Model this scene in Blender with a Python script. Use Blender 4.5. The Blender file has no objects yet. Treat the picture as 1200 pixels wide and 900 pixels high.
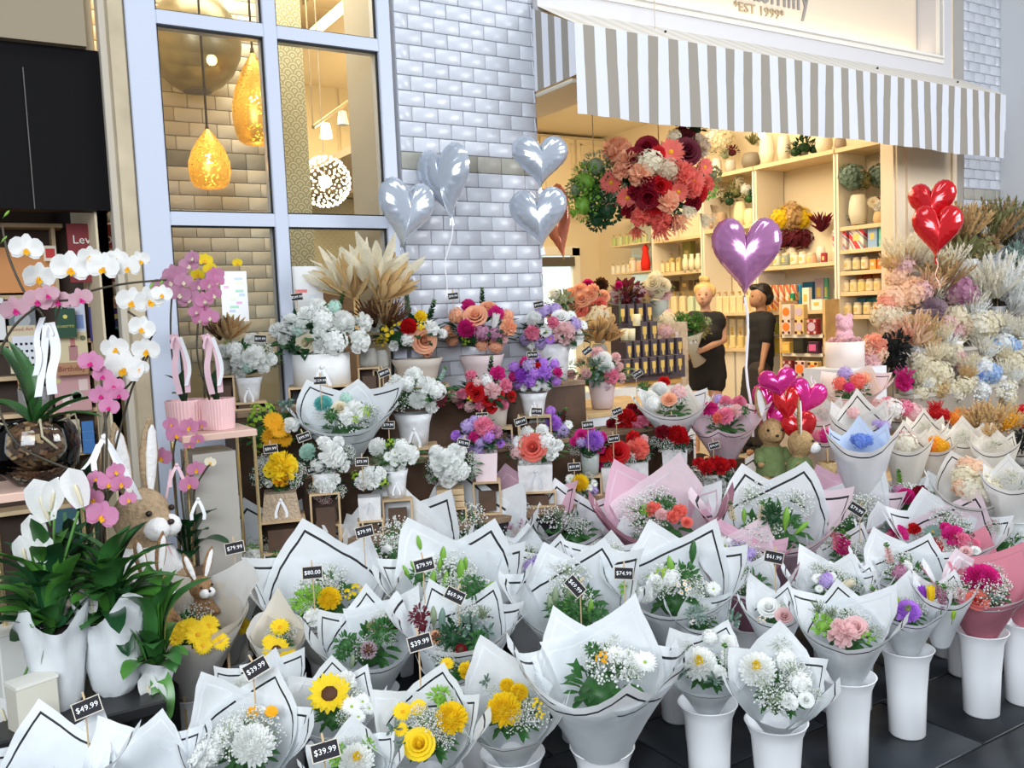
import bpy, math, random
from mathutils import Vector, Matrix, noise
random.seed(7)
PI = math.pi
sc = bpy.context.scene
C = sc.collection
V = Vector
# ------------------------------------------------------------------ camera
CAM = V((0, 0, 1.5)); F = 1040.0
yaw, pit, rol = .5551, .0798, -.0427
_f = V((math.sin(yaw)*math.cos(pit), math.cos(yaw)*math.cos(pit), -math.sin(pit)))
_r0 = V((math.cos(yaw), -math.sin(yaw), 0)); _u0 = _r0.cross(_f)
_r = math.cos(rol)*_r0 + math.sin(rol)*_u0
_u = -math.sin(rol)*_r0 + math.cos(rol)*_u0
cd = bpy.data.cameras.new('camera'); cam = bpy.data.objects.new('camera', cd); C.objects.link(cam)
cd.sensor_width = 36; cd.lens = F/1200*36; cd.clip_start = .05; cd.clip_end = 100
cam.matrix_world = Matrix(((_r.x, _u.x, -_f.x, CAM.x), (_r.y, _u.y, -_f.y, CAM.y), (_r.z, _u.z, -_f.z, CAM.z), (0, 0, 0, 1)))
sc.camera = cam
# ------------------------------------------------------------------ world, lights, exposure
sc.view_settings.view_transform = 'Standard'; sc.view_settings.look = 'None'
sc.view_settings.gamma = 1; sc.view_settings.use_curve_mapping = False
sc.view_settings.exposure = -0.02
w = bpy.data.worlds.new('world'); sc.world = w; w.use_nodes = True
w.node_tree.nodes['Background'].inputs[0].default_value = (.86, .92, 1, 1)
w.node_tree.nodes['Background'].inputs[1].default_value = .36
def area(name, loc, target, sx, sy, power, col):
    l = bpy.data.lights.new(name, 'AREA'); l.shape = 'RECTANGLE'; l.size = sx; l.size_y = sy; l.energy = power; l.color = col
    o = bpy.data.objects.new(name, l); C.objects.link(o); o.location = loc
    o.rotation_euler = (V(target)-V(loc)).to_track_quat('-Z', 'Y').to_euler(); o['kind'] = 'structure'; return o
def point(name, loc, power, col, r=.03):
    l = bpy.data.lights.new(name, 'POINT'); l.energy = power; l.color = col; l.shadow_soft_size = r
    o = bpy.data.objects.new(name, l); C.objects.link(o); o.location = loc; o['kind'] = 'structure'; return o
area('mall_fill_light', (-1.6, -1.4, 3.1), (2.2, 3.2, .7), 3.2, 2.2, 330, (.88, .94, 1))  # added frontal fill, set low before the display, not a ceiling fixture
area('mall_fill_light', (6.5, -1.0, 3.4), (3.8, 3.0, .7), 2.8, 2.0, 270, (.93, .96, 1))  # second added frontal fill, low on the right
area('mall_fill_light', (2.6, 1.9, 5.2), (2.6, 2.6, .5), 3.6, .8, 75, (.88, .94, 1))
area('shop_ceiling_light', (4.9, 6.6, 3.5), (5.4, 6.7, 0), 2.6, 3.4, 150, (1, .80, .52))
area('shop_ceiling_light', (4.4, 4.9, 3.5), (6.6, 5.9, 1.6), 1.2, 1.0, 50, (1, .84, .60))
area('window_room_light', (1.5, 4.7, 3.9), (1.6, 5.2, 1.5), 1.4, .6, 48, (1, .84, .58))
area('window_room_light', (2.2, 6.6, 4.1), (2.2, 6.9, 1.5), 1.4, 1.4, 110, (1, .80, .50))
# ------------------------------------------------------------------ pixel rays (real planes of the place)
def ray(x, y): return _f + (x-600)/F*_r - (y-450)/F*_u
def onZ(x, y, z): d = ray(x, y); return CAM + d*((z-CAM.z)/d.z)
def onY(x, y, Y): d = ray(x, y); return CAM + d*(Y/d.y)
def onX(x, y, X): d = ray(x, y); return CAM + d*(X/d.x)
def atD(x, y, D): return CAM + ray(x, y)*D
def DD(P): return (V(P)-CAM).dot(_f)
def pr(P):
    q = P-CAM; k = q.dot(_f); return 600+F*q.dot(_r)/k, 450-F*q.dot(_u)/k
# ------------------------------------------------------------------ materials
MT = {}
def mat(name, col, rough=.6, metal=0, emit=0, var=0, trans=0, spec=.4, vs=20, bump=0, coat=0, gl=0):
    k = name
    if k in MT: return MT[k]
    m = bpy.data.materials.new(name); m.use_nodes = True; nt = m.node_tree; N = nt.nodes; L = nt.links
    b = N['Principled BSDF']; out = N['Material Output']
    b.inputs['Base Color'].default_value = (*col, 1); b.inputs['Roughness'].default_value = rough
    b.inputs['Metallic'].default_value = metal; b.inputs['Specular IOR Level'].default_value = spec
    if coat: b.inputs['Coat Weight'].default_value = coat
    if gl: b.inputs['Transmission Weight'].default_value = gl; b.inputs['IOR'].default_value = 1.3
    if emit: b.inputs['Emission Color'].default_value = (*col, 1); b.inputs['Emission Strength'].default_value = emit
    if var or bump:
        tc = N.new('ShaderNodeTexCoord'); n = N.new('ShaderNodeTexNoise'); n.inputs['Scale'].default_value = vs; n.inputs['Detail'].default_value = 3
        L.new(tc.outputs['Object'], n.inputs['Vector'])
        if var:
            mr = N.new('ShaderNodeMapRange'); mr.inputs[1].default_value = .3; mr.inputs[2].default_value = .7
            mr.inputs[3].default_value = 1-var; mr.inputs[4].default_value = 1+var*.6
            L.new(n.outputs[0], mr.inputs[0])
            mx = N.new('ShaderNodeMix'); mx.data_type = 'RGBA'; mx.blend_type = 'MULTIPLY'; mx.inputs[0].default_value = 1
            mx.inputs[6].default_value = (*col, 1); L.new(mr.outputs[0], mx.inputs[7]); L.new(mx.outputs[2], b.inputs['Base Color'])
        if bump:
            bp = N.new('ShaderNodeBump'); bp.inputs['Strength'].default_value = bump; bp.inputs['Distance'].default_value = .01
            L.new(n.outputs[0], bp.inputs['Height']); L.new(bp.outputs[0], b.inputs['Normal'])
    if trans:
        t = N.new('ShaderNodeBsdfTranslucent'); t.inputs[0].default_value = (*col, 1)
        ms = N.new('ShaderNodeMixShader'); ms.inputs[0].default_value = trans
        L.new(b.outputs[0], ms.inputs[1]); L.new(t.outputs[0], ms.inputs[2]); L.new(ms.outputs[0], out.inputs[0])
    MT[k] = m; return m
def nodes(name):
    m = bpy.data.materials.new(name); m.use_nodes = True; MT[name] = m
    return m, m.node_tree.nodes, m.node_tree.links, m.node_tree.nodes['Principled BSDF']
COL = dict(apricot=(.92,.68,.50), salmon=(.88,.42,.30), ivorylight=(.90,.86,.74), white=(.93,.94,.92), cream=(.86,.80,.62), yellow=(.95,.74,.03), gold=(.93,.52,.02), magenta=(.72,.03,.28), pink=(.85,.28,.42),
    palepink=(.88,.62,.62), coral=(.88,.22,.17), peach=(.93,.52,.33), red=(.62,.01,.015), darkred=(.28,.005,.02), purple=(.38,.08,.62),
    lilac=(.60,.48,.80), mauve=(.60,.30,.44), teal=(.25,.68,.66), mint=(.62,.82,.74), green=(.06,.20,.03), lime=(.42,.62,.06), blue=(.22,.36,.80),
    orange=(.92,.36,.04), burgundy=(.16,.015,.03), tan=(.50,.33,.16), brown=(.14,.06,.03), violet=(.62,.30,.85), dusty=(.55,.42,.48),
    black=(.012,.014,.013), leaf=(.035,.13,.03), leafdark=(.012,.06,.02), euca=(.16,.25,.21), sage=(.26,.33,.20), lightleaf=(.20,.42,.05),
    ivory=(.80,.76,.64), wheat=(.72,.52,.26), grey=(.42,.42,.38), olive=(.20,.20,.08), paleblue=(.46,.62,.85), beige=(.72,.58,.42), orchid=(.72,.30,.50), orchidpale=(.78,.50,.58))
def pm(c): # petal or leaf material
    lf = c in ('leaf','leafdark','euca','sage','lightleaf','green','olive')
    return mat(('leaf ' if lf else 'petal ')+c, COL[c], .45 if lf else .65, var=.22, trans=.15 if lf else .45, vs=35, spec=.35)
WH = lambda: mat('white gloss plastic', (.84,.85,.87), .3)
WOOD = lambda: mat('raw pine wood', (.52,.37,.21), .65, var=.25, vs=9)
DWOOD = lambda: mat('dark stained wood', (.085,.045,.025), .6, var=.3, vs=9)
BLK = lambda: mat('black print', (.01,.01,.012), .6)
GRN = lambda: mat('stem green', (.07,.19,.03), .6)
# ------------------------------------------------------------------ mesh builder
class MB:
    def __init__(s): s.v = []; s.f = []; s.m = []
    def add(s, vs, fs, mi=0):
        o = len(s.v); s.v += [tuple(v) for v in vs]; s.f += [tuple(i+o for i in f) for f in fs]
        s.m += [mi]*len(fs) if isinstance(mi, int) else mi
        return s
    def box(s, c, d, mi=0, M=None, taper=1):
        x, y, z = d[0]/2, d[1]/2, d[2]/2; t = taper
        vs = [V((a*x*(t if k > 0 else 1), b*y*(t if k > 0 else 1), k*z)) for k in (-1, 1) for a, b in ((-1,-1),(1,-1),(1,1),(-1,1))]
        if M: vs = [M@v for v in vs]
        vs = [v+V(c) for v in vs]
        return s.add(vs, [(3,2,1,0),(4,5,6,7),(0,1,5,4),(1,2,6,5),(2,3,7,6),(3,0,4,7)], mi)
    def bbox(s, a, b, mi=0): return s.box([(a[i]+b[i])/2 for i in range(3)], [abs(b[i]-a[i]) for i in range(3)], mi)
    def bev(s, c, d, e=.004, mi=0, M=None):  # box with chamfered vertical+top edges
        x, y, z = d[0]/2, d[1]/2, d[2]/2
        def ring(a, b, zz): return [V(p+(zz,)) for p in ((-a+e,-b),(a-e,-b),(a,-b+e),(a,b-e),(a-e,b),(-a+e,b),(-a,b-e),(-a,-b+e))]
        vs = ring(x,y,-z)+ring(x,y,z-e)+ring(x-e,y-e,z)
        if M: vs = [M@v for v in vs]
        fs = [tuple(range(7,-1,-1)), tuple(range(16,24))]
        for k in (0, 8): fs += [(k+i, k+(i+1)%8, k+8+(i+1)%8, k+8+i) for i in range(8)]
        return s.add([v+V(c) for v in vs], fs, mi)
    def lathe(s, prof, n=20, c=(0,0,0), mi=0, M=None, sx=1, sy=1):
        vs = []; fs = []
        for r, z in prof:
            for i in range(n): a = 2*PI*i/n; vs.append(V((r*math.cos(a)*sx, r*math.sin(a)*sy, z)))
        if M: vs = [M@v for v in vs]
        vs = [v+V(c) for v in vs]
        for k in range(len(prof)-1):
            for i in range(n): j = (i+1)%n; fs.append((k*n+i, k*n+j, (k+1)*n+j, (k+1)*n+i))
        return s.add(vs, fs, mi)
    def ball(s, c, r, n=10, mi=0, M=None):
        if not hasattr(r, '__len__'): r = (r, r, r)
        m = max(3, n//2); vs = [V((0,0,-1))]; fs = []
        for k in range(1, m):
            p = PI*k/m
            for i in range(n): a = 2*PI*i/n; vs.append(V((math.sin(p)*math.cos(a), math.sin(p)*math.sin(a), -math.cos(p))))
        vs.append(V((0,0,1))); L = len(vs)-1
        for i in range(n):
            j = (i+1)%n; fs.append((0, 1+j, 1+i)); fs.append((L, L-n+i, L-n+j))
            for k in range(m-2): a = 1+k*n; fs.append((a+i, a+j, a+n+j, a+n+i))
        vs = [V((v.x*r[0], v.y*r[1], v.z*r[2])) for v in vs]
        if M: vs = [M@v for v in vs]
        return s.add([v+V(c) for v in vs], fs, mi)
    def tube(s, pts, rad, n=6, mi=0):
        pts = [V(p) for p in pts]
        if not hasattr(rad, '__len__'): rad = [rad]*len(pts)
        vs = []; fs = []; up = V((0,0,1))
        for k, p in enumerate(pts):
            t = (pts[min(k+1, len(pts)-1)]-pts[max(k-1, 0)]).normalized()
            a = t.cross(up)
            if a.length < .05: a = t.cross(V((1,0,0)))
            a.normalize(); b = t.cross(a)
            for i in range(n): q = 2*PI*i/n; vs.append(p+rad[k]*(math.cos(q)*a+math.sin(q)*b))
        for k in range(len(pts)-1):
            for i in range(n): j = (i+1)%n; fs.append((k*n+i, k*n+j, (k+1)*n+j, (k+1)*n+i))
        fs.append(tuple(range(n-1,-1,-1))); fs.append(tuple(range((len(pts)-1)*n, len(pts)*n)))
        return s.add(vs, fs, mi)
    def ribbon(s, pts, wid, side, mi=0):
        vs = []; side = V(side)
        for k, p in enumerate(pts):
            wd = wid[k] if hasattr(wid, '__len__') else wid
            vs += [V(p)-side*wd/2, V(p)+side*wd/2]
        return s.add(vs, [(2*k, 2*k+1, 2*k+3, 2*k+2) for k in range(len(pts)-1)], mi)
    def petal(s, b, d, up, L, W, curl=0, cup=.15, mi=0, rows=3, tip=.25):
        """petal from b along d; up = face normal, curl bends tip towards up"""
        d = V(d).normalized(); up = V(up); sd = d.cross(up)
        if sd.length < 1e-3: sd = d.cross(V((.3,.8,.5)))
        sd.normalize(); up = sd.cross(d)
        vs = []; fs = []
        for k in range(rows+1):
            t = k/rows; a = curl*t
            p = V(b)+L*t*(d*math.cos(a*.6)+up*math.sin(a*.6))
            wd = W*(math.sin(PI*min(1, t*.62+.16)) if t < 1 else tip)
            u2 = up*math.cos(a)-d*math.sin(a)
            vs += [p-sd*wd/2+u2*cup*wd, p, p+sd*wd/2+u2*cup*wd]
        for k in range(rows): o = 3*k; fs += [(o, o+1, o+4, o+3), (o+1, o+2, o+5, o+4)]
        return s.add(vs, fs, mi)
    def mesh(s, name, mats, smooth=True):
        me = bpy.data.meshes.new(name); me.from_pydata(s.v, [], s.f)
        for m in mats: me.materials.append(m)
        if len(mats) > 1: me.polygons.foreach_set('material_index', s.m)
        if smooth: me.polygons.foreach_set('use_smooth', [True]*len(s.f))
        me.update(); return me
    def obj(s, name, mats, parent=None, smooth=False, **k):
        if not isinstance(mats, (list, tuple)): mats = [mats]
        return put(name, s.mesh(name, mats, smooth), parent, **k)
def put(name, me, parent=None, loc=None, M=None, label=None, cat=None, group=None, kind=None):
    o = bpy.data.objects.new(name, me); C.objects.link(o)
    if parent: o.parent = parent
    if M is not None: o.matrix_basis = M
    elif loc is not None: o.location = loc
    if label: o['label'] = label
    if cat: o['category'] = cat
    if group: o['group'] = group
    if kind: o['kind'] = kind
    return o
def thing(name, label, cat, loc=(0,0,0), rz=0, group=None):
    o = put(name, None, None, label=label, cat=cat, group=group); o.location = loc; o.rotation_euler = (0, 0, rz); return o
def struct(name, mb, m, parent=None, smooth=False): return mb.obj(name, m, parent, smooth, kind=None if parent else 'structure')
def basis(n, x=None, s=1, loc=(0,0,0)):
    n = V(n).normalized(); x = V(x) if x is not None else _r0
    y = n.cross(x)
    if y.length < .05: y = n.cross(V((0,1,0)))
    y.normalize(); x = y.cross(n)
    if not hasattr(s, '__len__'): s = (s, s, s)
    return Matrix(((x.x*s[0], y.x*s[1], n.x*s[2], loc[0]), (x.y*s[0], y.y*s[1], n.y*s[2], loc[1]), (x.z*s[0], y.z*s[1], n.z*s[2], loc[2]), (0,0,0,1)))
def rot_rand(n, s, loc): # orientation to n with random spin
    a = random.random()*2*PI; return basis(n, V((math.cos(a), math.sin(a), .3)), s, loc)
def dup(root, loc, rz=0, label=None, group=None, s=None):
    r = root.copy(); C.objects.link(r); r.location = loc; r.rotation_euler = (0,0,rz)
    if s is not None: r.scale = (s, s, s)
    if label: r['label'] = label
    if group: r['group'] = group
    for ch in list(root.children):
        c = ch.copy(); C.objects.link(c); c.parent = r
        for g in ch.children:
            d = g.copy(); C.objects.link(d); d.parent = c
    return r
# baking of modifiers and text in a side scene
bs = bpy.data.scenes.new('bake')
def bake(ob):
    bs.collection.objects.link(ob); vl = bs.view_layers[0]; vl.update(); dg = vl.depsgraph
    dg.update(); me = bpy.data.meshes.new_from_object(ob.evaluated_get(dg), depsgraph=dg)
    bs.collection.objects.unlink(ob); bpy.data.objects.remove(ob); return me
TX = {}
def text_mesh(s, m, ext=.02, al='CENTER'):
    k = (s, m.name, al)
    if k not in TX:
        c = bpy.data.curves.new('writing', 'FONT'); c.body = s; c.align_x = al; c.align_y = 'CENTER'; c.extrude = ext; c.resolution_u = 2
        me = bake(bpy.data.objects.new('writing', c)); me.materials.clear(); me.materials.append(m); TX[k] = me
    return TX[k]
def fused(mb, name, m, vox, smooth=4, fac=.6):
    me = mb.mesh(name, [m]); o = bpy.data.objects.new(name, me)
    r = o.modifiers.new('r', 'REMESH'); r.mode = 'VOXEL'; r.voxel_size = vox; r.use_smooth_shade = True
    sm = o.modifiers.new('s', 'SMOOTH'); sm.iterations = smooth; sm.factor = fac
    out = bake(o); out.materials.clear(); out.materials.append(m)
    out.polygons.foreach_set('use_smooth', [True]*len(out.polygons)); return out
# ================================================================== flowers (unit radius, facing +Z)
FM = {}
def fib(n, amax, j=0):
    out = []
    for i in range(n):
        z = 1-(1-math.cos(amax))*(i+.5)/n; a = i*2.39996+random.uniform(-j, j)
        r = math.sqrt(max(0, 1-z*z)); out.append(V((r*math.cos(a), r*math.sin(a), z)))
    return out
def f_chrys(c, n=85, cen=None):
    b = MB()
    b.ball((0,0,-.05), (.62,.62,.55), 8, 0)
    for i, d in enumerate(fib(n, 1.95, .15)):
        t = math.acos(d.z)/1.95; up = V((0,0,1)) if t > .12 else V((1,0,0))
        L = .26+.24*t+random.uniform(0,.06)
        b.petal(d*.52, (d+V((0,0,.1*(1-t)))).normalized(), (up-d*d.z), L, .21, curl=1.2*(.4+.6*t), cup=.35, mi=1 if (cen and t < .25) else 0, rows=2, tip=.5)
    return b, [pm(c)]+([pm(cen)] if cen else [])
def f_rose(c):
    b = MB(); rings = [(.16,.62,3),(.34,.6,3),(.55,.5,4),(.78,.34,5),(1.0,.12,6)]
    b.lathe([(.001,.5),(.12,.42),(.2,0),(.3,-.4),(.001,-.6)], 8)
    for q, (r, zt, n) in enumerate(rings):
        for i in range(n):
            a0 = 2*PI*(i/n)+q*1.1; sp = 1.35*PI/n*1.15; vs = []; fs = []
            for k, t in enumerate((0, .45, .8, 1)):
                rr = (.25+.75*t**.7)*r*(1+.12*(t == 1)*(q > 1)); z = -.55+(zt+.55)*min(1, t*1.05)-(.1 if (t == 1 and q > 1) else 0)
                for j in range(5):
                    u = (j-2)/2; a = a0+u*sp; e = 1-.25*u*u*t
                    vs.append((rr*math.cos(a), rr*math.sin(a), z-(1-e)*.5+.02*j))
            for k in range(3):
                for j in range(4): fs.append((k*5+j, k*5+j+1, k*5+j+6, k*5+j+5))
            b.add(vs, fs)
    return b, [pm(c)]
def f_daisy(c, cen='gold', n=16, rc=.26, rings=1, dark=False, w=.3):
    b = MB(); b.ball((0,0,0), (rc,rc,rc*.5), 8, 1)
    for g in range(rings):
        for i in range(n):
            a = 2*PI*(i+.5*g)/n+random.uniform(-.06,.06); d = V((math.cos(a), math.sin(a), .12+.22*g)); up = V((0,0,1))
            b.petal(V((math.cos(a), math.sin(a), 0))*rc*.8, d, up, (1-rc*.8)*(1-.14*g)*random.uniform(.9,1.02), w, curl=random.uniform(-.35,.25), cup=.12, rows=3, tip=.15)
    return b, [pm(c), pm('brown') if dark else pm(cen)]
def f_carn(c):
    b = MB(); b.ball((0,0,-.1), (.55,.55,.5), 8)
    for i, d in enumerate(fib(60, 1.8, .4)):
        ax = V((random.uniform(-1,1), random.uniform(-1,1), random.uniform(-1,1)))
        b.petal(d*.45, d, ax, random.uniform(.42,.6), .5, curl=random.uniform(-.6,.8), cup=random.uniform(-.4,.4), rows=2, tip=.8)
    return b, [pm(c)]
def f_hydra(c, c2=None):
    b = MB(); b.ball((0,0,-.1), (.8,.8,.8), 8, 0)
    for i, d in enumerate(fib(56, 1.9, .3)):
        m = basis(d, V((random.uniform(-1,1), random.uniform(-1,1), .2)), .22, d*random.uniform(.8,1)); mi = 1 if c2 and random.random() < .4 else 0
        for k in range(4):
            a = k*PI/2; e = V((math.cos(a), math.sin(a), 0)); s_ = V((-math.sin(a), math.cos(a), 0))
            b.add([m@V((0,0,0)), m@(e*.6-s_*.5+V((0,0,.15))), m@(e*1.05+V((0,0,.25))), m@(e*.6+s_*.5+V((0,0,.15)))], [(0,1,2,3)], mi)
    return b, [pm(c)]+([pm(c2)] if c2 else [])
def f_gyp(c='white', n=150, lv='sage'):
    b = MB()
    for i, d in enumerate(fib(n, 1.6, .8)):
        p = d*random.uniform(.55, 1.05); r = random.uniform(.035,.07); p.z *= .8
        b.add([p+V(q)*r for q in ((1,0,0),(-1,0,0),(0,1,0),(0,-1,0),(0,0,1),(0,0,-1))], [(0,2,4),(2,1,4),(1,3,4),(3,0,4),(2,0,5),(1,2,5),(3,1,5),(0,3,5)], 0)
        if i % 3 == 0:
            q = p*.35; s_ = V((.012,.012,0)); b.add([q-s_, q+s_, p+s_, p-s_], [(0,1,2,3)], 1)
    return b, [pm(c), pm(lv)]
def leafq(b, p, d, up, L, W, mi=0, curl=-.5): b.petal(p, d, up, L, W, curl=curl, cup=.18, mi=mi, rows=3, tip=.04)
def f_leaves(c, n=46, c2=None, L=.5, W=.17, lo=.45, am=1.75):
    b = MB()
    for d in fib(n, am, .8):
        p = d*random.uniform(lo, .62); dd = (d+V((random.uniform(-.5,.5), random.uniform(-.5,.5), random.uniform(-.1,.5)))).normalized()
        leafq(b, p, dd, V((0,0,1))-dd*.2+V((random.uniform(-.4,.4),)*3), L*random.uniform(.7,1.15), W*random.uniform(.7,1.2), 1 if c2 and random.random() < .45 else 0, random.uniform(-.9,.3))
    b.ball((0,0,-.1), (.5,.5,.4), 8, 1 if c2 else 0)
    return b, [pm(c)]+([pm(c2)] if c2 else [])
def f_euca(c='euca', n=8):
    b = MB()
    for d in fib(n, 1.1, .6):
        L = random.uniform(.85,1.15); pts = [d*.2+V((0,0,-.1)), d*.6*L, d*L]; b.tube(pts, .015, 4, 1)
        for k in range(7):
            t = .35+.65*k/7; p = d*L*t
            for s_ in (-1, 1):
                e = d.cross(V((.3*s_,.9,.4))).normalized()*s_; b.petal(p, (e+d*.5).normalized(), d, .2, .2, cup=.1, rows=2, tip=.6)
    return b, [pm(c), GRN()]
def f_grass(c='wheat', n=40, am=.7, c2=None): # fluffy plumes
    b = MB()
    for d in fib(n, am, .9):
        L = random.uniform(.7,1.1); b.tube([d*.05, d*L], .008, 3, 0)
        for k in range(11):
            t = .4+.6*k/11; p = d*L*t; e = V((random.uniform(-1,1), random.uniform(-1,1), random.uniform(-.2,1))).normalized()
            s_ = e.cross(d).normalized()*.03; q = p+(e*.6+d).normalized()*.13
            b.add([p-s_, p+s_, q], [(0,1,2)], 1 if c2 and random.random() < .4 else 0)
    return b, [pm(c)]+([pm(c2)] if c2 else [])
def f_spike(c, n=26): # along +Z, length 2 centred
    b = MB(); b.tube([(0,0,-1),(0,0,1)], .03, 5, 1)
    for i in range(n):
        t = i/n; z = -.6+1.55*t; a = i*2.4; r = .2*(1-.7*t); d = V((math.cos(a), math.sin(a), .35)); p = V((0,0,z))+d*.05
        for k in (-1, 0, 1):
            e = (d+V((-math.sin(a), math.cos(a), 0))*k*.6).normalized(); b.petal(p, e, V((0,0,1)), .14+r, .16+r*.4, curl=.6, rows=2, tip=.4, mi=0 if t < .8 else 1)
    return b, [pm(c), GRN()]
def f_bud(c='lightleaf'): # lily bud along +Z, centred
    b = MB(); b.lathe([(.02,-1.3),(.1,-1),(.26,-.6),(.34,-.1),(.3,.4),(.16,.85),(.02,1.05)], 8); b.tube([(0,0,-1.8),(0,0,-.95)], .05, 5, 1)
    return b, [pm(c), GRN()]
def f_tulip(c='purple'):
    b = MB()
    for i in range(6):
        a = i*PI/3; b.petal((math.cos(a)*.1, math.sin(a)*.1, -.7), (math.cos(a)*.35, math.sin(a)*.35, 1), (-math.cos(a), -math.sin(a), .3), 1.7, .75, curl=.25, cup=.3, rows=4, tip=.1)
    b.tube([(0,0,-1.6),(0,0,-.6)], .06, 5, 1); return b, [pm(c), GRN()]
def f_buttons(c='yellow', n=9, lv='leaf'):
    b = MB()
    for d in fib(n, 1.2, .5):
        p = d*.8; b.tube([d*.1, p], .02, 4, 1)
        m = basis(d, None, .3, p)
        for i in range(9):
            a = 2*PI*i/9; e = V((math.cos(a), math.sin(a), .3)); b.petal(m@V((0,0,0)), m.to_3x3()@e, d, .28, .17, rows=2, tip=.4)
        b.ball(p+d*.04, .09, 6, 2)
    return b, [pm(c), GRN(), pm('gold' if c == 'white' else c)]
def f_protea(c='mauve'):
    b = MB(); b.lathe([(.01,-.9),(.3,-.6),(.5,0),(.42,.5),(.1,.75),(.01,.7)], 10, mi=1)
    for i, d in enumerate(fib(60, 2.5, .2)):
        p = V((d.x*.42, d.y*.42, d.z*.6)); b.petal(p, (d+V((0,0,1.2))).normalized(), d, .45, .2, curl=.3, cup=.2, rows=2, tip=.1)
    return b, [pm(c), pm('brown')]
def f_orchid(c='white', lip='yellow'):
    b = MB(); up = V((0,0,1))
    for a, L, W in ((90,.95,.62),(210,.9,.6),(330,.9,.6)):
        a = math.radians(a); b.petal((0,0,0), (math.cos(a), math.sin(a), .1), up, L, W, cup=.1, rows=4, tip=.3)
    for a in (15, 165):
        a = math.radians(a); b.petal((0,0,.04), (math.cos(a), math.sin(a), .15), up, 1.0, 1.15, cup=.08, rows=5, tip=.35)
    b.ball((0,-.12,.15), (.12,.2,.12), 6, 1); b.petal((0,-.15,.1), (.7,-.5,.7), up, .3, .25, mi=1); b.petal((0,-.15,.1), (-.7,-.5,.7), up, .3, .25, mi=1)
    b.petal((0,-.1,.15), (0,-.9,.6), up, .4, .22, mi=1)
    return b, [pm(c), pm(lip)]
def f_spath(c='white'): # peace lily: spathe upright along +Z, facing -Y
    b = MB(); b.petal((0,0,-.8), (0,.15,1), (0,-1,0), 1.9, 1.15, curl=.15, cup=.35, rows=6, tip=.03)
    b.lathe([(.02,-.75),(.09,-.6),(.1,.1),(.05,.3),(.01,.32)], 6, (0,-.1,0), 1); b.tube([(0,0,-.8),(0,0,-1)], .05, 4, 2)
    return b, [pm('white'), pm('cream'), GRN()]
def f_round(c='red', n=6): # cluster of small round berries or pods
    b = MB()
    for d in fib(n*6, 1.7, .5): b.ball(d*random.uniform(.6,.9), random.uniform(.08,.16), 6, 0)
    return b, [pm(c)]
def f_feather(c='tan', n=26): # broad upright dried leaves
    b = MB()
    for d in fib(n, 1.0, .8):
        b.petal(d*.05, d, V((random.uniform(-1,1), random.uniform(-1,1), .1)), random.uniform(.8,1.1), .2, curl=random.uniform(-.4,.4), cup=.3, rows=4, tip=.2)
    return b, [pm(c)]
KIND = dict(chrys=f_chrys, rose=f_rose, daisy=f_daisy, carn=f_carn, hydra=f_hydra, gyp=f_gyp, leaves=f_leaves, euca=f_euca, grass=f_grass, spike=f_spike,
    bud=f_bud, tulip=f_tulip, buttons=f_buttons, protea=f_protea, orchid=f_orchid, spath=f_spath, berries=f_round, feather=f_feather,
    sunflower=lambda c: f_daisy(c, n=18, rc=.4, rings=2, dark=True, w=.3), aster=lambda c: f_daisy(c, 'lime' if c == 'white' else 'gold', n=24, rc=.16, rings=3, w=.2),
    gerbera=lambda c: f_daisy(c, 'gold', n=20, rc=.2, rings=2, w=.24), mum=lambda c: f_chrys(c, 170), mumeye=lambda c: f_chrys(c, 150, 'yellow' if c == 'white' else 'lime'))
NAME = dict(chrys='chrysanthemum', rose='rose', daisy='daisy', carn='carnation', hydra='hydrangea', gyp='babys_breath', leaves='foliage', euca='eucalyptus', grass='dried_plume',
    spike='flower_spike', bud='lily_bud', tulip='tulip', buttons='button_daisies', protea='protea', orchid='orchid_bloom', spath='spathe_bloom', berries='berry_cluster', feather='dried_leaves',
    sunflower='sunflower', aster='aster', gerbera='gerbera', mum='chrysanthemum', mumeye='chrysanthemum')
STUFF = {'gyp', 'leaves', 'euca', 'grass', 'buttons', 'berries', 'feather', 'hydra'}
def fmesh(kind, col, var=0, **k):
    key = (kind, col, var) + tuple(sorted(k.items()))
    if key not in FM:
        b, ms = KIND[kind](col, **k); FM[key] = b.mesh(NAME[kind], ms)
    return FM[key]
def flower(kind, col, P, n, r, parent, spin=None, **k):
    me = fmesh(kind, col, random.randint(0, 1), **k)
    if kind in ('bud', 'spike', 'tulip', 'spath'):
        n = V(n)
        M = basis(n, V((math.cos(spin or 0), math.sin(spin or 0), 0)) if spin is not None else None, r, P)
    else: M = rot_rand(n, r, P) if spin is None else basis(n, _r0, r, P)
    o = put(NAME[kind], me, parent, M=M)
    if kind in ('gyp','leaves','grass','feather'): o['kind'] = 'stuff'
    return o
def tocam(P, up=0):
    d = (CAM-V(P)); d.normalize(); return (d+V((0,0,up))).normalized()
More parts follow.
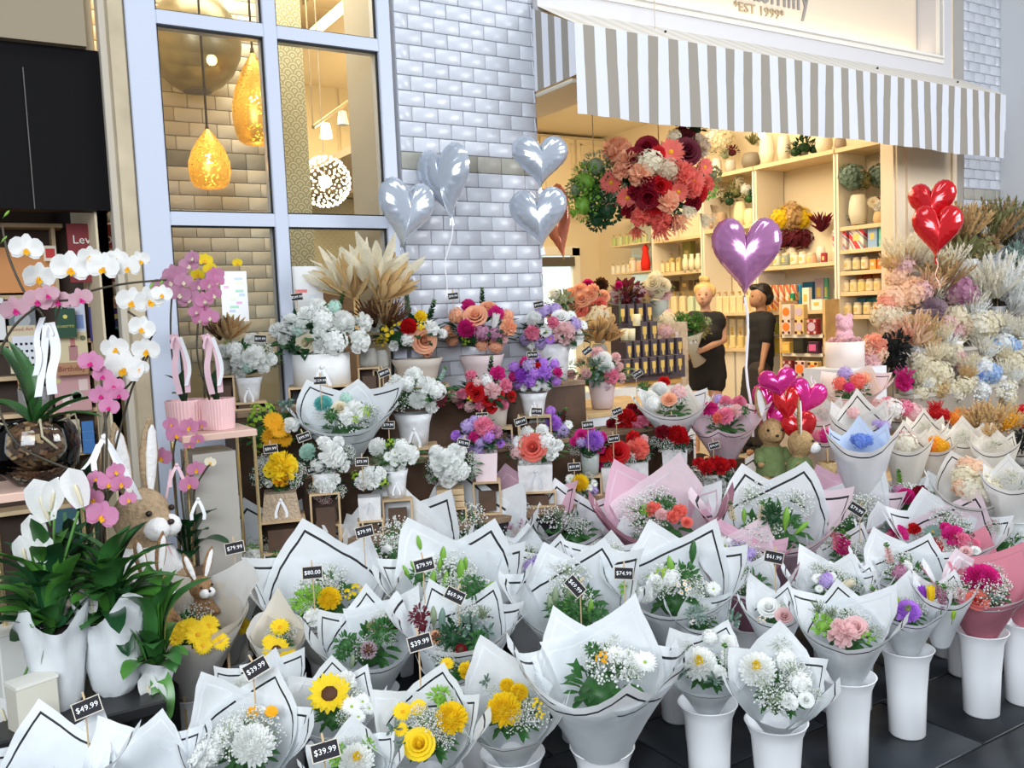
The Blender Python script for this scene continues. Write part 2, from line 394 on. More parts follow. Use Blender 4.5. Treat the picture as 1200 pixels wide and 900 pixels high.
# ================================================================== paper wraps
def paper(c):
    P = dict(white=(.83,.86,.88), warm=(.78,.77,.74), cream=(.78,.72,.62), pink=(.80,.50,.62), palepink=(.85,.70,.76), mauve=(.42,.20,.26), rosepink=(.72,.27,.34), kraft=(.50,.40,.31),
             blue=(.60,.72,.92), ivory=(.83,.78,.70), sheer=(.72,.75,.76), peach=(.88,.70,.62), black=(.03,.03,.035), foam=(.80,.83,.85))
    return mat('wrapping paper '+c, P[c], .55, trans=.33, var=.05, vs=14, bump=.25, spec=.25)
def sheet(par, N, ex, ey, ez, R, Hm, az, smax, kind, pc, lc, off, k=.5, half=105, name='paper_sheet', seed=0, r0=.24, pw=1.25, cr=1):
    """one square sheet folded round the cone: corner ('c') or straight edge ('e') at azimuth az"""
    T = (.06,.3,.5,.68,.8,.885,.91,.96,1); n = 22; vs = []; fs = []; ms = []
    for j, t in enumerate(T):
        for i in range(n+1):
            a = (i/n*2-1)*half; fi = math.radians(a)*k
            sm = smax/max(.6, math.cos(fi)+math.sin(abs(fi))) if kind == 'c' else (smax/max(.80, math.cos(fi*.9)) if kind == 'e' else smax*(1+.04*math.sin(3*fi+seed)))
            s = t*sm; A = math.radians(az+a)
            nz = noise.noise(V((math.cos(A)*1.7+seed, math.sin(A)*1.7, s*1.5+seed*.7)))*.08+noise.noise(V((math.cos(A)*4+seed, math.sin(A)*4, s*3)))*.035
            rad = R*(r0+(1-r0)*s**pw)*(1+nz*cr*s)+off
            vs.append(N+ez*(Hm*s)+ex*(rad*math.cos(A))+ey*(rad*math.sin(A)))
    for j in range(len(T)-1):
        for i in range(n):
            fs.append((j*(n+1)+i, j*(n+1)+i+1, (j+1)*(n+1)+i+1, (j+1)*(n+1)+i)); ms.append(1 if j == 5 and lc else 0)
    b = MB(); b.add(vs, fs, ms); return b.obj(name, [paper(pc), lc or paper(pc)], par, smooth=True)
BUCK = []
def bucket(P, ztop, label=None, r=.082, parent=None, base=0, m=None):
    h = ztop-base
    b = MB(); b.lathe([(.001,0),(r*.66,0),(r*.72,.006),(r*.78,h*.5),(r*.88,h*.86),(r*1.06,h*.985),(r*1.1,h),(r*1.04,h),(r*.84,h*.85),(r*.72,h*.45),(.001,.02)], 28)
    return b.obj('flower_bucket', m or WH(), None, True, loc=(P.x, P.y, base), label=label, cat='bucket', group='white flower buckets')
def bouquet(c, wd, label, fl=(), auto=(), t=26, ta=0, sh=None, pc='white', inner=None, line=1, lc=None, z0=.29, H=1.55, base=0, buck='b', fill='leaf', nb=None, cat='bouquet', group='paper-wrapped bouquets', k=.5, dome=.22, r0=.3, fs=.9, pw=1.15, blabel=None, foot=.0):
    t *= .62; H *= 1.3; k *= 1.2
    if c[1] < 765 and base == 0: c = (c[0], c[1]-.10*wd)
    z0 = z0+base
    P = onZ(c[0], c[1], z0+.25)
    for _ in range(4):
        D = DD(P); R = wd/2*D/F; Hm = H*R; P = onZ(c[0], c[1], z0+Hm*math.cos(math.radians(t)))
    dc = V((-P.x, -P.y, 0)).normalized(); dc = Matrix.Rotation(math.radians(ta), 3, 'Z')@dc; tr = math.radians(t)
    ez = (V((0,0,1))*math.cos(tr)+dc*math.sin(tr)).normalized(); ex = V((-dc.y, dc.x, 0)).normalized(); ey = ez.cross(ex)
    N = P-ez*Hm
    T = thing('flower_bouquet', label, cat, N, 0, group)
    O = V((0,0,0)); Cc = P-N
    line_m = (lc or BLK()) if line else None
    if sh is None: sh = [('c', 62, 1.42), ('c', 128, 1.36), ('c', 5, 1.2), ('c', 182, 1.22), ('e', 268, 1.0)]
    sd = random.random()*9
    for q, s_ in enumerate(sh):
        kd, az, sm = s_[:3]; sm = 1+(sm-1)*(.66 if kd == 'c' and 20 < az < 170 else .9); p2 = s_[3] if len(s_) > 3 else pc
        half = s_[4] if len(s_) > 4 else (92 if kd == 'c' else 88)
        lm = line_m
        if line_m is not None and kd == 'c' and 25 < az < 165 and random.random() < .68: lm = mat('faint line '+p2, tuple(x*.80 for x in paper(p2).node_tree.nodes['Principled BSDF'].inputs['Base Color'].default_value[:3]), .6)
        sheet(T, O, ex, ey, ez, R, Hm, az, sm, kd, p2, lm, (.004*q-.006)*(1 if kd == 'c' else 1), k, half, seed=sd+q, r0=r0, pw=pw)
    # foliage bed + flowers
    if fill:
        o = put('foliage', fmesh('leaves', fill, 0), T, M=basis(ez, ex, (R*.62, R*.62, R*.6), O+Cc-ez*R*.5), kind='stuff')
        for q in range(3):
            a = random.random()*6.28; rr = random.uniform(.1,.55); Q = Cc+ex*(R*rr*math.cos(a))+ey*(R*rr*math.sin(a))-ez*R*.12; flower('gyp', 'white', Q, (ez+ex*random.uniform(-.4,.4)).normalized(), R*random.uniform(.28,.42), T)
    for f in fl:
        kd, col, px, py, rp = f[:5]; d = ray(px, py)
        Q = CAM+d*((P-CAM).dot(ez)/d.dot(ez)); rad = min(1, (Q-P).length/R); Q = CAM+d*(((P+ez*R*dome*(1-rad*rad))-CAM).dot(ez)/d.dot(ez))
        r = rp*1.1*DD(Q)/F; nn = (ez*.8+tocam(Q)*.55+(Q-P)/R*.35).normalized()
        if kd in ('bud','spike','tulip'): nn = V(f[5]) if len(f) > 5 and f[5] is not None else (ez+(Q-P)/R*.7).normalized()
        if kd in ('bud','spike','tulip') and len(f) > 5 and f[5] is not None: nn = (_r*f[5][0]+_u*f[5][1]+ez*.3).normalized()
        flower(kd, col, Q-N, nn, r, T)
    placed = [(f[2], f[3], f[4]) for f in fl]
    for kd, col, n, rp in auto:
        for _ in range(n):
            for tr_ in range(14):
                a = random.random()*2*PI; rr = math.sqrt(random.random())*.8; Q = P+ex*(R*rr*math.cos(a))+ey*(R*rr*math.sin(a))+ez*R*dome*(1-rr*rr)
                x, y = pr(Q)
                if all((x-u)**2+(y-v)**2 > (.75*(w_+rp))**2 for u, v, w_ in placed): break
            else: continue
            placed.append((x, y, rp)); nn = (ez*.8+tocam(Q)*.45+(Q-P)/R*.5).normalized()
            flower(kd, col, Q-N, nn, rp*DD(Q)/F*random.uniform(.9,1.1), T)
    if buck == 'p':
        Nz = N.z; b = MB(); b.bev((0,0,Nz/2), (.15,.15,Nz), .003); b.obj('display_plinth', DWOOD(), None, loc=(N.x, N.y, 0), label=' '.join(('dark wooden plinth under the '+label).split()[:14]), cat='plinth')
    if buck == 'b':
        bucket(N+ez*.0, z0+.015, blabel or nb or ' '.join(('white bucket under the '+label).split()[:13]), base=base)
    return T
# ================================================================== price tags
def tag(px, py, D, text, label, tilt=0, w=.036, stick=.14, up=False):
    P = atD(px, py, D); T = thing('price_tag', label, 'price tag', P, 0, 'chalkboard price tags')
    n = tocam(P); M = basis(n, _r0, 1, (0,0,0))@Matrix.Rotation(math.radians(tilt), 4, 'Z'); h = w*.62; M3 = M.to_3x3()
    b = MB(); b.box((0,0,0), (w,h,.003), 0, M3); b.obj('board', mat('chalkboard', (.012,.012,.016), .8), T)
    b = MB()
    for s_ in (-1, 1): b.box(M3@V((0, s_*h/2, .0005)), (w*1.06,.0022,.0045), 0, M3); b.box(M3@V((s_*w/2, 0, .0005)), (.0022,h,.0045), 0, M3)
    b.obj('board_frame', mat('pale wood', (.55,.50,.42), .6), T)
    me = text_mesh(text, mat('white chalk', (.85,.85,.85), .8), .01)
    s_ = w*.30; put('writing', me, T, M=M@Matrix.Translation((0, 0, .002))@Matrix.Scale(s_, 4))
    b = MB(); b.box(M3@V((0, h*.75, .003)), (.005,.02,.006), 0, M3)
    b.tube([M3@V((0, h*.5, -.003)), M3@V((0, h*.5, -.003))+V((0,0,-stick))-n*.02], .0022, 5)
    b.obj('peg', WOOD(), T); return T
# ================================================================== arrangements in boxes
def bow(par, P, n, s, m):
    b = MB(); M = basis(n, _r0, s, P)
    for sd in (-1, 1):
        pts = [(0,0,.1),(sd*.5,.3,.25),(sd*.95,.25,.2),(sd*.9,-.1,.15),(sd*.45,-.12,.12),(0,0,.1)]
        b.ribbon([M@V(p) for p in pts], s*.3, M.to_3x3()@V((0,.25,1)).normalized()*1)
        pts = [(0,0,.1),(sd*.25,-.5,.15),(sd*.45,-1.1,.1),(sd*.42,-1.5,.08)]; b.ribbon([M@V(p) for p in pts], s*.24, (M.to_3x3()@V((1,.1,0))).normalized())
    b.ball(P+V(n)*s*.1, s*.16, 6); return b.obj('ribbon_bow', m, par, True)
SAT = lambda c='white': mat('satin ribbon '+c, dict(white=(.85,.86,.88), pink=(.82,.55,.62), silver=(.62,.63,.66))[c], .3, trans=.15)
def holder(T, kind, w, h, n):
    """box / vase of width w and height h standing on z=0 of its thing, front towards n"""
    rz = math.atan2(n.y, n.x)+PI/2; R3 = Matrix.Rotation(rz, 3, 'Z')
    sil = mat('pearl silver paper', (.66,.66,.67), .38, var=.12, vs=30, bump=.3)
    def bx(m, t=.94):
        b = MB(); b.box((0,0,h/2), (w*t,w*t,h), 0, R3, 1/t); o = b.obj('box', m, T)
        b = MB(); b.box((0,0,h), (w*.98,w*.98,.004), 0, R3); b.obj('box_rim', m, T)
    if kind == 'box': bx(mat('marbled silver card', (.64,.63,.63), .5, var=.18, vs=24)); bow(T, n*w*.52+V((0,0,h*.78)), n, w*.33, SAT('silver'))
    elif kind == 'pinkbox': bx(mat('pink card', (.75,.60,.62), .6, var=.06), .85)
    elif kind == 'bigbox':
        b = MB(); b.lathe([(.001,0),(w/2,0),(w/2,h),(w/2*.9,h),(w/2*.9,h*.8)], 28); b.obj('hat_box', mat('white card', (.78,.78,.77), .5), T, True); bow(T, n*w*.53+V((0,0,h*.6)), n, w*.28, SAT())
    elif kind == 'wrap':
        b = MB(); b.lathe([(.001,0),(w*.34,0),(w*.38,h*.4),(w*.42,h*.7),(w*.5,h),(w*.46,h)], 16); b.obj('paper_wrap', sil, T, True); bow(T, n*w*.42+V((0,0,h*.55)), n, w*.3, SAT())
    elif kind == 'pinkwrap':
        b = MB(); b.lathe([(.001,0),(w*.34,0),(w*.38,h*.4),(w*.42,h*.7),(w*.5,h),(w*.46,h)], 16); b.obj('paper_wrap', mat('dusty pink paper', (.62,.50,.50), .6, trans=.1), T, True)
    elif kind == 'tanwrap':
        b = MB(); b.lathe([(.001,0),(w*.34,0),(w*.38,h*.4),(w*.42,h*.7),(w*.5,h),(w*.46,h)], 16); b.obj('paper_wrap', mat('grey tan paper', (.50,.44,.38), .6, trans=.1), T, True)
    elif kind == 'burlap':
        b = MB(); b.box((0,0,h/2), (w*.95,w*.95,h), 0, R3, .82); b.obj('burlap_box', mat('woven burlap', (.42,.32,.22), .95, var=.3, vs=120, bump=.8), T); bow(T, n*w*.5+V((0,0,h*.8)), n, w*.3, SAT())
    elif kind == 'crate':
        b = MB()
        for i in range(3): b.bev((0,0,h*(i+.5)/3), (w,w,h/3-.004), .003, 0, R3)
        b.obj('wood_box', WOOD(), T); bow(T, n*w*.52+V((0,0,h*.9)), n, w*.3, SAT('silver'))
    elif kind == 'jar':
        b = MB(); b.lathe([(.001,0),(w*.42,0),(w*.5,h*.2),(w*.46,h*.75),(w*.36,h),(w*.3,h)], 18); b.obj('jar', mat('grey stoneware', (.28,.27,.24), .5, var=.2), T, True)
    elif kind == 'glass':
        b = MB(); b.lathe([(.001,0),(w*.42,0),(w*.48,h*.5),(w*.5,h),(w*.46,h),(w*.44,h*.5),(.001,.01)], 18); b.obj('glass_vase', mat('frosted glass', (.62,.68,.64), .25, gl=.5), T, True)
    elif kind == 'pot':
        b = MB(); b.lathe([(.001,0),(w*.36,0),(w*.42,h*.5),(w*.5,h),(w*.44,h),(w*.4,h*.8),(.001,h*.8)], 20); b.obj('pot', mat('white ceramic', (.78,.77,.74), .35), T, True)
    elif kind == 'blackpot':
        b = MB(); b.lathe([(.001,0),(w*.36,0),(w*.42,h*.5),(w*.5,h),(w*.44,h),(w*.4,h*.8),(.001,h*.8)], 20); b.obj('pot', mat('black ceramic', (.02,.02,.02), .35), T, True)
    elif kind == 'pinkpot':
        b = MB(); vs = []; n_ = 72
        for z, q in ((0,.9),(.002,.92),(h*.97,1),(h,1),(h,.93),(h*.85,.9)):
            for i in range(n_): a = 2*PI*i/n_; r = w/2*q*(1+(.03 if i % 2 else 0)*(0 < z < h)); vs.append((r*math.cos(a), r*math.sin(a), z))
        b.add(vs, [(k_*n_+i, k_*n_+(i+1)%n_, (k_+1)*n_+(i+1)%n_, (k_+1)*n_+i) for k_ in range(5) for i in range(n_)]+[tuple(range(5*n_, 6*n_))]); b.obj('ribbed_pot', mat('pink ribbed ceramic', (.78,.50,.50), .5), T)
TIER = dict(tt=(3.3,.455), t3=(4.02,1.12), t2=(3.74,.86), t1=(3.46,.60))
def arrange(base, z, hw, hh, hk, dc, rw, rh, label, fl=(), auto=(), fill='leaf', fill2=None, Y=None, crate=None, step=None, cat='flower arrangement', group='boxed flower arrangements', D=None, depth=.8, name='flower_arrangement', fs=1.35):
    """base = pixel of the holder's bottom; z its height (or Y / D its depth)"""
    if isinstance(z, str):
        Yt, zs = TIER[z]; P0 = onY(base[0], base[1], Yt); s0 = DD(P0)/F; hh0 = hh
        if P0.z < zs+.03: hh = max(8, hh-(zs-P0.z)/s0); P0.z = zs; crate = None
        else: crate = True; step = zs
        P = P0; z = P.z
    else: P = onZ(base[0], base[1], z) if z is not None else (onY(base[0], base[1], Y) if Y else atD(base[0], base[1], D))
    D = DD(P); s = D/F; T = thing(name, label, cat, P, 0, group); n = V((-P.x, -P.y, 0)).normalized()
    if hk: holder(T, hk, hw*s, hh*s, n)
    Cd = atD(dc[0], dc[1], D)-P; Rx, Rz = rw*s, rh*s; Ry = min(Rx, .2)*depth; side = V((-n.y, n.x, 0))
    if fill:
        m = Matrix(((side.x*Rx*fs, -n.x*Ry*fs, 0, Cd.x), (side.y*Rx*fs, -n.y*Ry*fs, 0, Cd.y), (0,0,Rz*fs,Cd.z-Rz*.25), (0,0,0,1)))
        put('foliage', fmesh('leaves', fill, 0, c2=fill2, n=80, L=.34, W=.13, lo=.5, am=2.0) if fill2 else fmesh('leaves', fill, 0, n=80, L=.34, W=.13, lo=.5, am=2.0), T, M=m, kind='stuff')
    pl = []
    def place(kd, col, x, y, rp):
        u, v = (x-dc[0])/rw, (y-dc[1])/rh; q = min(1, u*u+v*v); dp = Ry*.85*math.sqrt(1-q)
        Q = atD(x, y, D-dp)-P; nn = (n*(.55+.5*math.sqrt(1-q))+side*u*-.8*(1 if side.dot(_r0) < 0 else -1)+V((0,0,1))*(-v*.7+.3)).normalized()
        if kd in ('spike','tulip','bud','grass','feather'): nn = (V((0,0,1))+n*.15+side*u*(.6 if side.dot(_r0) > 0 else -.6)).normalized()
        flower(kd, col, Q, nn, rp*1.12*(D-dp)/F, T); pl.append((x, y, rp))
    for f in fl: place(*f[:5])
    for kd, col, k, rp in auto:
        for _ in range(int(k*1.5)):
            for tr_ in range(16):
                a = random.random()*2*PI; rr = math.sqrt(random.random())*.92; x, y = dc[0]+rw*rr*math.cos(a), dc[1]+rh*rr*math.sin(a)
                if all((x-u)**2+(y-v)**2 > (.72*(w_+rp))**2 for u, v, w_ in pl): break
            else: continue
            place(kd, col, x, y, rp*random.uniform(.88,1.12))
    if crate: # wooden crate underneath down to the step
        make_crate(P, crate, P.z-step, hw*s*1.15 if crate is True else crate, n, ' '.join(('open wooden crate under the '+label).split()[:13]))
    return T
def make_crate(P, _, h, w, n, label):
    if h < .03: return
    T = thing('wooden_crate', label, 'crate', (P.x, P.y, P.z-h-.0), math.atan2(n.y, n.x)+PI/2, 'small wooden display crates'); t = .008
    for nm, c, d in (('top_board', (0,0,h-t/2), (w,w,t)), ('bottom_board', (0,0,t/2), (w,w,t)), ('side_board', (-w/2+t/2,0,h/2), (t,w,h-2*t)), ('side_board', (w/2-t/2,0,h/2), (t,w,h-2*t)), ('back_board', (0,w/2-t/2,h/2), (w-2*t,t,h-2*t))):
        b = MB(); b.box(c, d); b.obj(nm, WOOD() if nm != 'back_board' else DWOOD(), T)
    b = MB(); b.box((0, -w*.38, h*.42), (w*.62, w*.1, h*.6)); b.obj('inner_box', DWOOD(), T)
    return T
# ================================================================== the setting
YF = 4.2   # plane of the shop front
# floor: dark slate tiles laid in running bond
slate = []
for i in range(4):
    m, N, L, b = nodes('dark slate tile '+'abcd'[i])
    tc = N.new('ShaderNodeTexCoord'); n = N.new('ShaderNodeTexNoise'); n.inputs['Scale'].default_value = 3; n.inputs['Detail'].default_value = 6
    cr = N.new('ShaderNodeValToRGB'); e = cr.color_ramp.elements; k = 1+.25*i
    e[0].position = .3; e[0].color = (.005*k,.0065*k,.008*k,1); e[1].position = .8; e[1].color = (.020*k,.024*k,.029*k,1)
    L.new(tc.outputs['Object'], n.inputs['Vector']); L.new(n.outputs[0], cr.inputs[0]); L.new(cr.outputs[0], b.inputs['Base Color'])
    b.inputs['Roughness'].default_value = .36; b.inputs['Specular IOR Level'].default_value = .3; bp = N.new('ShaderNodeBump'); bp.inputs['Strength'].default_value = .25; bp.inputs['Distance'].default_value = .004
    L.new(n.outputs[0], bp.inputs['Height']); L.new(bp.outputs[0], b.inputs['Normal']); slate.append(m)
b = MB(); b.bbox((-3,-2,-.05), (10,11,-.006)); floor = struct('floor', b, mat('dark grout', (.006,.007,.008), .8))
tb = MB(); tb.bev((0,0,-.0035), (.593,.393,.007), .003); tmes = [tb.mesh('floor_tile', [m]) for m in slate]
for j in range(-1, 8):
    y = 1.82+.4*(j-1)
    for i in range(-2, 10):
        x = 3.1+.3*(j % 2)+.6*(i-3)+.3
        if x*1.0 < -.4 or y < .5 or x > 7.4: continue
        put('floor_tile', random.choice(tmes), floor, loc=(x, y, 0))
# pale interior floor
b = MB(); b.bbox((2.0,4.25,-.004), (7.6,10,.004)); struct('floor_shop', b, mat('pale shop floor', (.50,.44,.36), .4, var=.1, vs=3))
# ---- brick faced pillar
GLZ = mat('white glazed brick', (.53,.55,.60), .3, bump=.35, vs=16, spec=.5, var=.03); GLZ2 = mat('white glazed brick b', (.50,.52,.57), .32, bump=.35, vs=14, spec=.5, var=.04)
BAND = [mat('taupe band tile '+x, c, .35, var=.1) for x, c in (('a', (.33,.32,.27)), ('b', (.38,.36,.31)))]
CRG = mat('warm glazed brick', (.72,.66,.56), .35, bump=.35, vs=16, var=.04)
def brick_wall(name, x0, x1, zt, yp, mats, pitch=(.15,.077), z0=0, band=2.30, depth=.3, parent=None, lo=1.2, gro=(.52,.53,.55)):
    b = MB(); b.bbox((x0, yp, z0), (x1, yp+depth, zt)); w_ = struct(name, b, mat('brick mortar '+name, gro, .9))
    me = []
    for m in mats: t_ = MB(); t_.bev((0,0,0), (pitch[0]-.003, pitch[1]-.003, .014), .003, 0, Matrix.Rotation(PI/2, 3, 'X')); me.append(t_.mesh('brick', [m]))
    bm_ = []
    for m in BAND: t_ = MB(); t_.bev((0,0,0), (pitch[0]-.003, .086, .014), .003, 0, Matrix.Rotation(PI/2, 3, 'X')); bm_.append(t_.mesh('band_tile', [m]))
    def row(z, j, ms, nm, hh):
        x = x0-(pitch[0]/2 if j % 2 else 0)
        while x < x1-.005:
            a, c_ = max(x, x0), min(x+pitch[0], x1); f = (c_-a)/pitch[0]
            if f > .12: put(nm, random.choice(ms), w_, M=Matrix.Translation(((a+c_)/2, yp-.006+random.uniform(0,.0012), z+hh/2))@Matrix.Diagonal((f,1,1,1)))
            x += pitch[0]
    j = 0; z = band-.043
    while z > lo: z -= pitch[1]; row(z, j, me, 'brick', pitch[1]); j += 1
    row(band-.043, 0, bm_, 'band_tile', .088)
    z = band+.046; j = 1
    while z < zt: row(z, j, me, 'brick', pitch[1]); j += 1; z += pitch[1]
    return w_
brick_wall('wall_pillar', 1.99, 2.835, 3.75, YF, [GLZ, GLZ, GLZ2], depth=.5)
brick_wall('wall_right', 6.95, 7.47, 4.0, YF, [GLZ, GLZ2], depth=.4)
# pillar's side return next to the window: bricks seen edge on
b = MB(); b.bbox((1.93,4.27,0), (1.99,4.7,4)); sr = struct('wall_return', b, mat('return mortar', (.42,.40,.36), .9))
t_ = MB(); t_.bev((0,0,0), (.057,.074,.012), .003, 0, Matrix.Rotation(PI/2, 3, 'X')); rm = t_.mesh('brick', [CRG]); rb = MB(); rb.bev((0,0,0), (.057,.086,.012), .003, 0, Matrix.Rotation(PI/2, 3, 'X')); rbm = rb.mesh('band_tile', [BAND[1]])
z = 2.257+.046+.044
put('band_tile', rbm, sr, loc=(1.96,4.265,2.30))
for k in range(19): put('brick', rm, sr, loc=(1.96,4.265,2.346+.038+.077*k))
for k in range(14): put('brick', rm, sr, loc=(1.96,4.265,2.257-.038-.077*k))
# ---- window frame in front of the side room
FR = mat('white aluminium frame', (.52,.56,.66), .3, spec=.5)
def fx(x0, x1, z0, z1, par, y0=YF-.05, y1=YF+.05, name='frame_bar'): b = MB(); b.bev(((x0+x1)/2,(y0+y1)/2,(z0+z1)/2), (x1-x0,y1-y0,z1-z0), .004); return b.obj(name, FR, par)
b = MB(); b.bev((.775,4.2,2.1), (.125,.1,4.2), .004); win = struct('window_1', b, FR); 
xm = [onY(314, 60, YF).x, onY(440, 60, YF).x]; zt = [onY(300, 38, YF).z, onY(300, 259, YF).z]
fx(xm[0]-.032, xm[0]+.032, 0, 4.2, win); fx(xm[1]-.005, xm[1]+.065, 0, 4.2, win)
for z in zt:
    fx(.8375, xm[0]-.032, z-.03, z+.03, win); fx(xm[0]+.032, xm[1]-.005, z-.03, z+.03, win)
fx(.8375, xm[0]-.032, .9, 1.0, win); fx(xm[0]+.032, xm[1]-.005, .9, 1.0, win)
b = MB()
for x0, x1 in ((.8375, xm[0]-.032), (xm[0]+.032, xm[1]-.005)):
    for z0, z1 in ((1.0, zt[1]-.03), (zt[1]+.03, zt[0]-.03), (zt[0]+.03, 4.2)):
        for d in ((x0,x0+.008,z0,z1),(x1-.008,x1,z0,z1),(x0,x1,z0,z0+.008),(x0,x1,z1-.008,z1)): b.bbox((d[0],YF-.03,d[2]), (d[1],YF-.02,d[3]))
b.obj('rubber_seal', mat('black rubber', (.015,.015,.015), .6), win)
gm, N, L, bb = nodes('window glass'); out = N['Material Output']
g = N.new('ShaderNodeBsdfGlossy'); g.inputs['Roughness'].default_value = .02; t = N.new('ShaderNodeBsdfTransparent'); t.inputs[0].default_value = (.96,.97,.95,1); fr_ = N.new('ShaderNodeFresnel'); fr_.inputs[0].default_value = 1.45
mx = N.new('ShaderNodeMixShader'); L.new(fr_.outputs[0], mx.inputs[0]); L.new(t.outputs[0], mx.inputs[1]); L.new(g.outputs[0], mx.inputs[2]); L.new(mx.outputs[0], out.inputs[0])
for x0, x1 in ((.8375, xm[0]-.032), (xm[0]+.032, xm[1]-.005)):
    for z0, z1 in ((1.0, zt[1]-.03), (zt[1]+.03, zt[0]-.03), (zt[0]+.03, 4.2)):
        b = MB(); b.bbox((x0,YF-.003,z0), (x1,YF+.003,z1)); b.obj('glass_pane', gm, win)
b = MB(); b.bbox((.71,YF+.05,0), (1.93,YF+.15,.95)); struct('wall_sill', b, FR)
# outer brushed post left of the window
POST = mat('brushed champagne metal', (.62,.52,.36), .35, metal=.6, var=.15, vs=6)
b = MB(); b.bev((.675,4.22,2.1), (.07,.12,4.2), .006); post = struct('trim_1', b, POST)
b = MB(); b.bev((.628,4.25,2.1), (.03,.1,4.2), .004); b.obj('trim_strip', mat('beige trim', (.62,.56,.46), .5), post)
# ---- side room behind the window
CW = mat('warm cream wall', (.74,.62,.42), .7)
brick_wall('wall_side_room', .72, 1.60, 3.62, 5.15, [CRG, mat('warm glazed brick b', (.68,.61,.50), .35, bump=.3, vs=16)], depth=.1, band=2.42, lo=1.3, gro=(.50,.42,.28))
def scallop():
    m, N, L, b = nodes('scallop wallpaper'); tc = N.new('ShaderNodeTexCoord'); sp = N.new('ShaderNodeSeparateXYZ'); L.new(tc.outputs['Object'], sp.inputs[0])
    def mth(op, a, b_=0):
        q = N.new('ShaderNodeMath'); q.operation = op
        for i, v in enumerate((a, b_)):
            if isinstance(v, (int, float)): q.inputs[i].default_value = v
            else: L.new(v, q.inputs[i])
        return q.outputs[0]
    xx = mth('ADD', sp.outputs[0], sp.outputs[1])
    row_ = mth('FLOOR', mth('MULTIPLY', sp.outputs[2], 30)); fz = mth('FRACT', mth('MULTIPLY', sp.outputs[2], 30))
    fx_ = mth('SUBTRACT', mth('FRACT', mth('ADD', mth('MULTIPLY', xx, 15), mth('MULTIPLY', row_, .5))), .5)
    d = mth('SQRT', mth('ADD', mth('MULTIPLY', mth('MULTIPLY', fx_, fx_), 4), mth('MULTIPLY', fz, fz)))
    ln = mth('LESS_THAN', mth('ABSOLUTE', mth('SUBTRACT', mth('FRACT', mth('MULTIPLY', d, 2)), .5)), .14)
    mx = N.new('ShaderNodeMix'); mx.data_type = 'RGBA'; L.new(ln, mx.inputs[0]); mx.inputs[6].default_value = (.34,.32,.20,1); mx.inputs[7].default_value = (.66,.62,.46,1)
    L.new(mx.outputs[2], b.inputs['Base Color']); return m
SCAL = scallop()
b = MB(); b.bbox((1.60,5.1,0), (1.83,5.4,3.45)); struct('wall_papered_column', b, SCAL)
b = MB(); b.bbox((.7,8.8,0), (4.3,8.9,4.4)); struct('wall_side_room_back', b, CW)
b = MB(); b.bbox((4.12,6.5,0), (4.2,8.9,4.4)); struct('wall_divider', b, CW)
b = MB(); b.bbox((.55,4.3,4.28), (2.6,8.9,4.34)); b.bbox((2.6,6.5,4.28), (4.2,8.9,4.34)); struct('ceiling_side_room', b, mat('side room ceiling', (.70,.58,.40), .8))
b = MB(); b.bbox((.55,4.3,0), (.60,5.2,4.3)); struct('wall_side_room_left', b, CW)
# wall cupboards and splashback seen through the window
b = MB(); b.bbox((2.3,8.35,2.75), (3.84,8.78,4.1)); cup = b.obj('wall_cupboard', mat('cream cupboard', (.76,.66,.44), .55), None, label='cream wall cupboard seen through the lower right window panes', cat='cupboard')
for k in range(3):
    b = MB(); b.bev((2.56+.5*k,8.34,3.4), (.47,.02,1.2), .006); d = b.obj('door', mat('cream cupboard', (.76,.66,.44)), cup); q = MB(); q.bbox((2.36+.5*k+(.38 if k % 2 == 0 else 0),8.315,2.85), (2.375+.5*k+(.38 if k % 2 == 0 else 0),8.33,3.15)); q.obj('door_handle', POST, d)
b = MB(); b.bbox((1.84,8.7,1.8), (3.84,8.79,2.74)); struct('trim_2', b, SCAL)
b = MB(); b.bbox((2.0,7.6,.001), (3.8,8.3,1.2)); b.obj('side_counter', mat('copper brown counter', (.30,.20,.12), .5), None, label='brown counter in the side room behind the window', cat='counter')
COP = mat('copper foil', (.72,.32,.16), .25, metal=.8)
for k, (px_, py_, ww) in enumerate(((312,330,11),(350,300,11),(307,296,8))):
    P = onY(px_, py_+16, 6.6); T = thing('glass_jar', ['copper filled glass jar behind the window mullion, lower one', 'copper filled round glass jar right of the window mullion', 'copper filled glass jar behind the window mullion, upper one'][k], 'jar', P, 0)
    b = MB(); r = ww*DD(P)/F; b.lathe([(.001,0),(r,0),(r*1.1,r),(r*1.05,r*2.4),(r*.7,r*2.8),(.001,r*2.8)], 16); b.obj('jar_body', COP, T, True)
    b = MB(); b.lathe([(r*.7,r*2.8),(r*.75,r*2.95),(.001,r*3.0)], 14); b.obj('lid', mat('clear lid', (.8,.78,.7), .2), T)
b = MB(); b.bbox((1.95,6.45,0), (2.6,6.85,onY(312, 346, 6.6).z)); b.obj('jar_stand', mat('dark stand', (.16,.10,.06), .5), None, label='dark stand carrying copper jars in the side room', cat='stand')
b = MB(); b.bbox((1.95,6.5,onY(312, 316, 6.6).z-.012), (2.6,6.8,onY(312, 316, 6.6).z)); b.obj('jar_shelf', mat('dark stand', (.16,.10,.06), .5), None, label='thin shelf under the upper copper jars', cat='shelf')
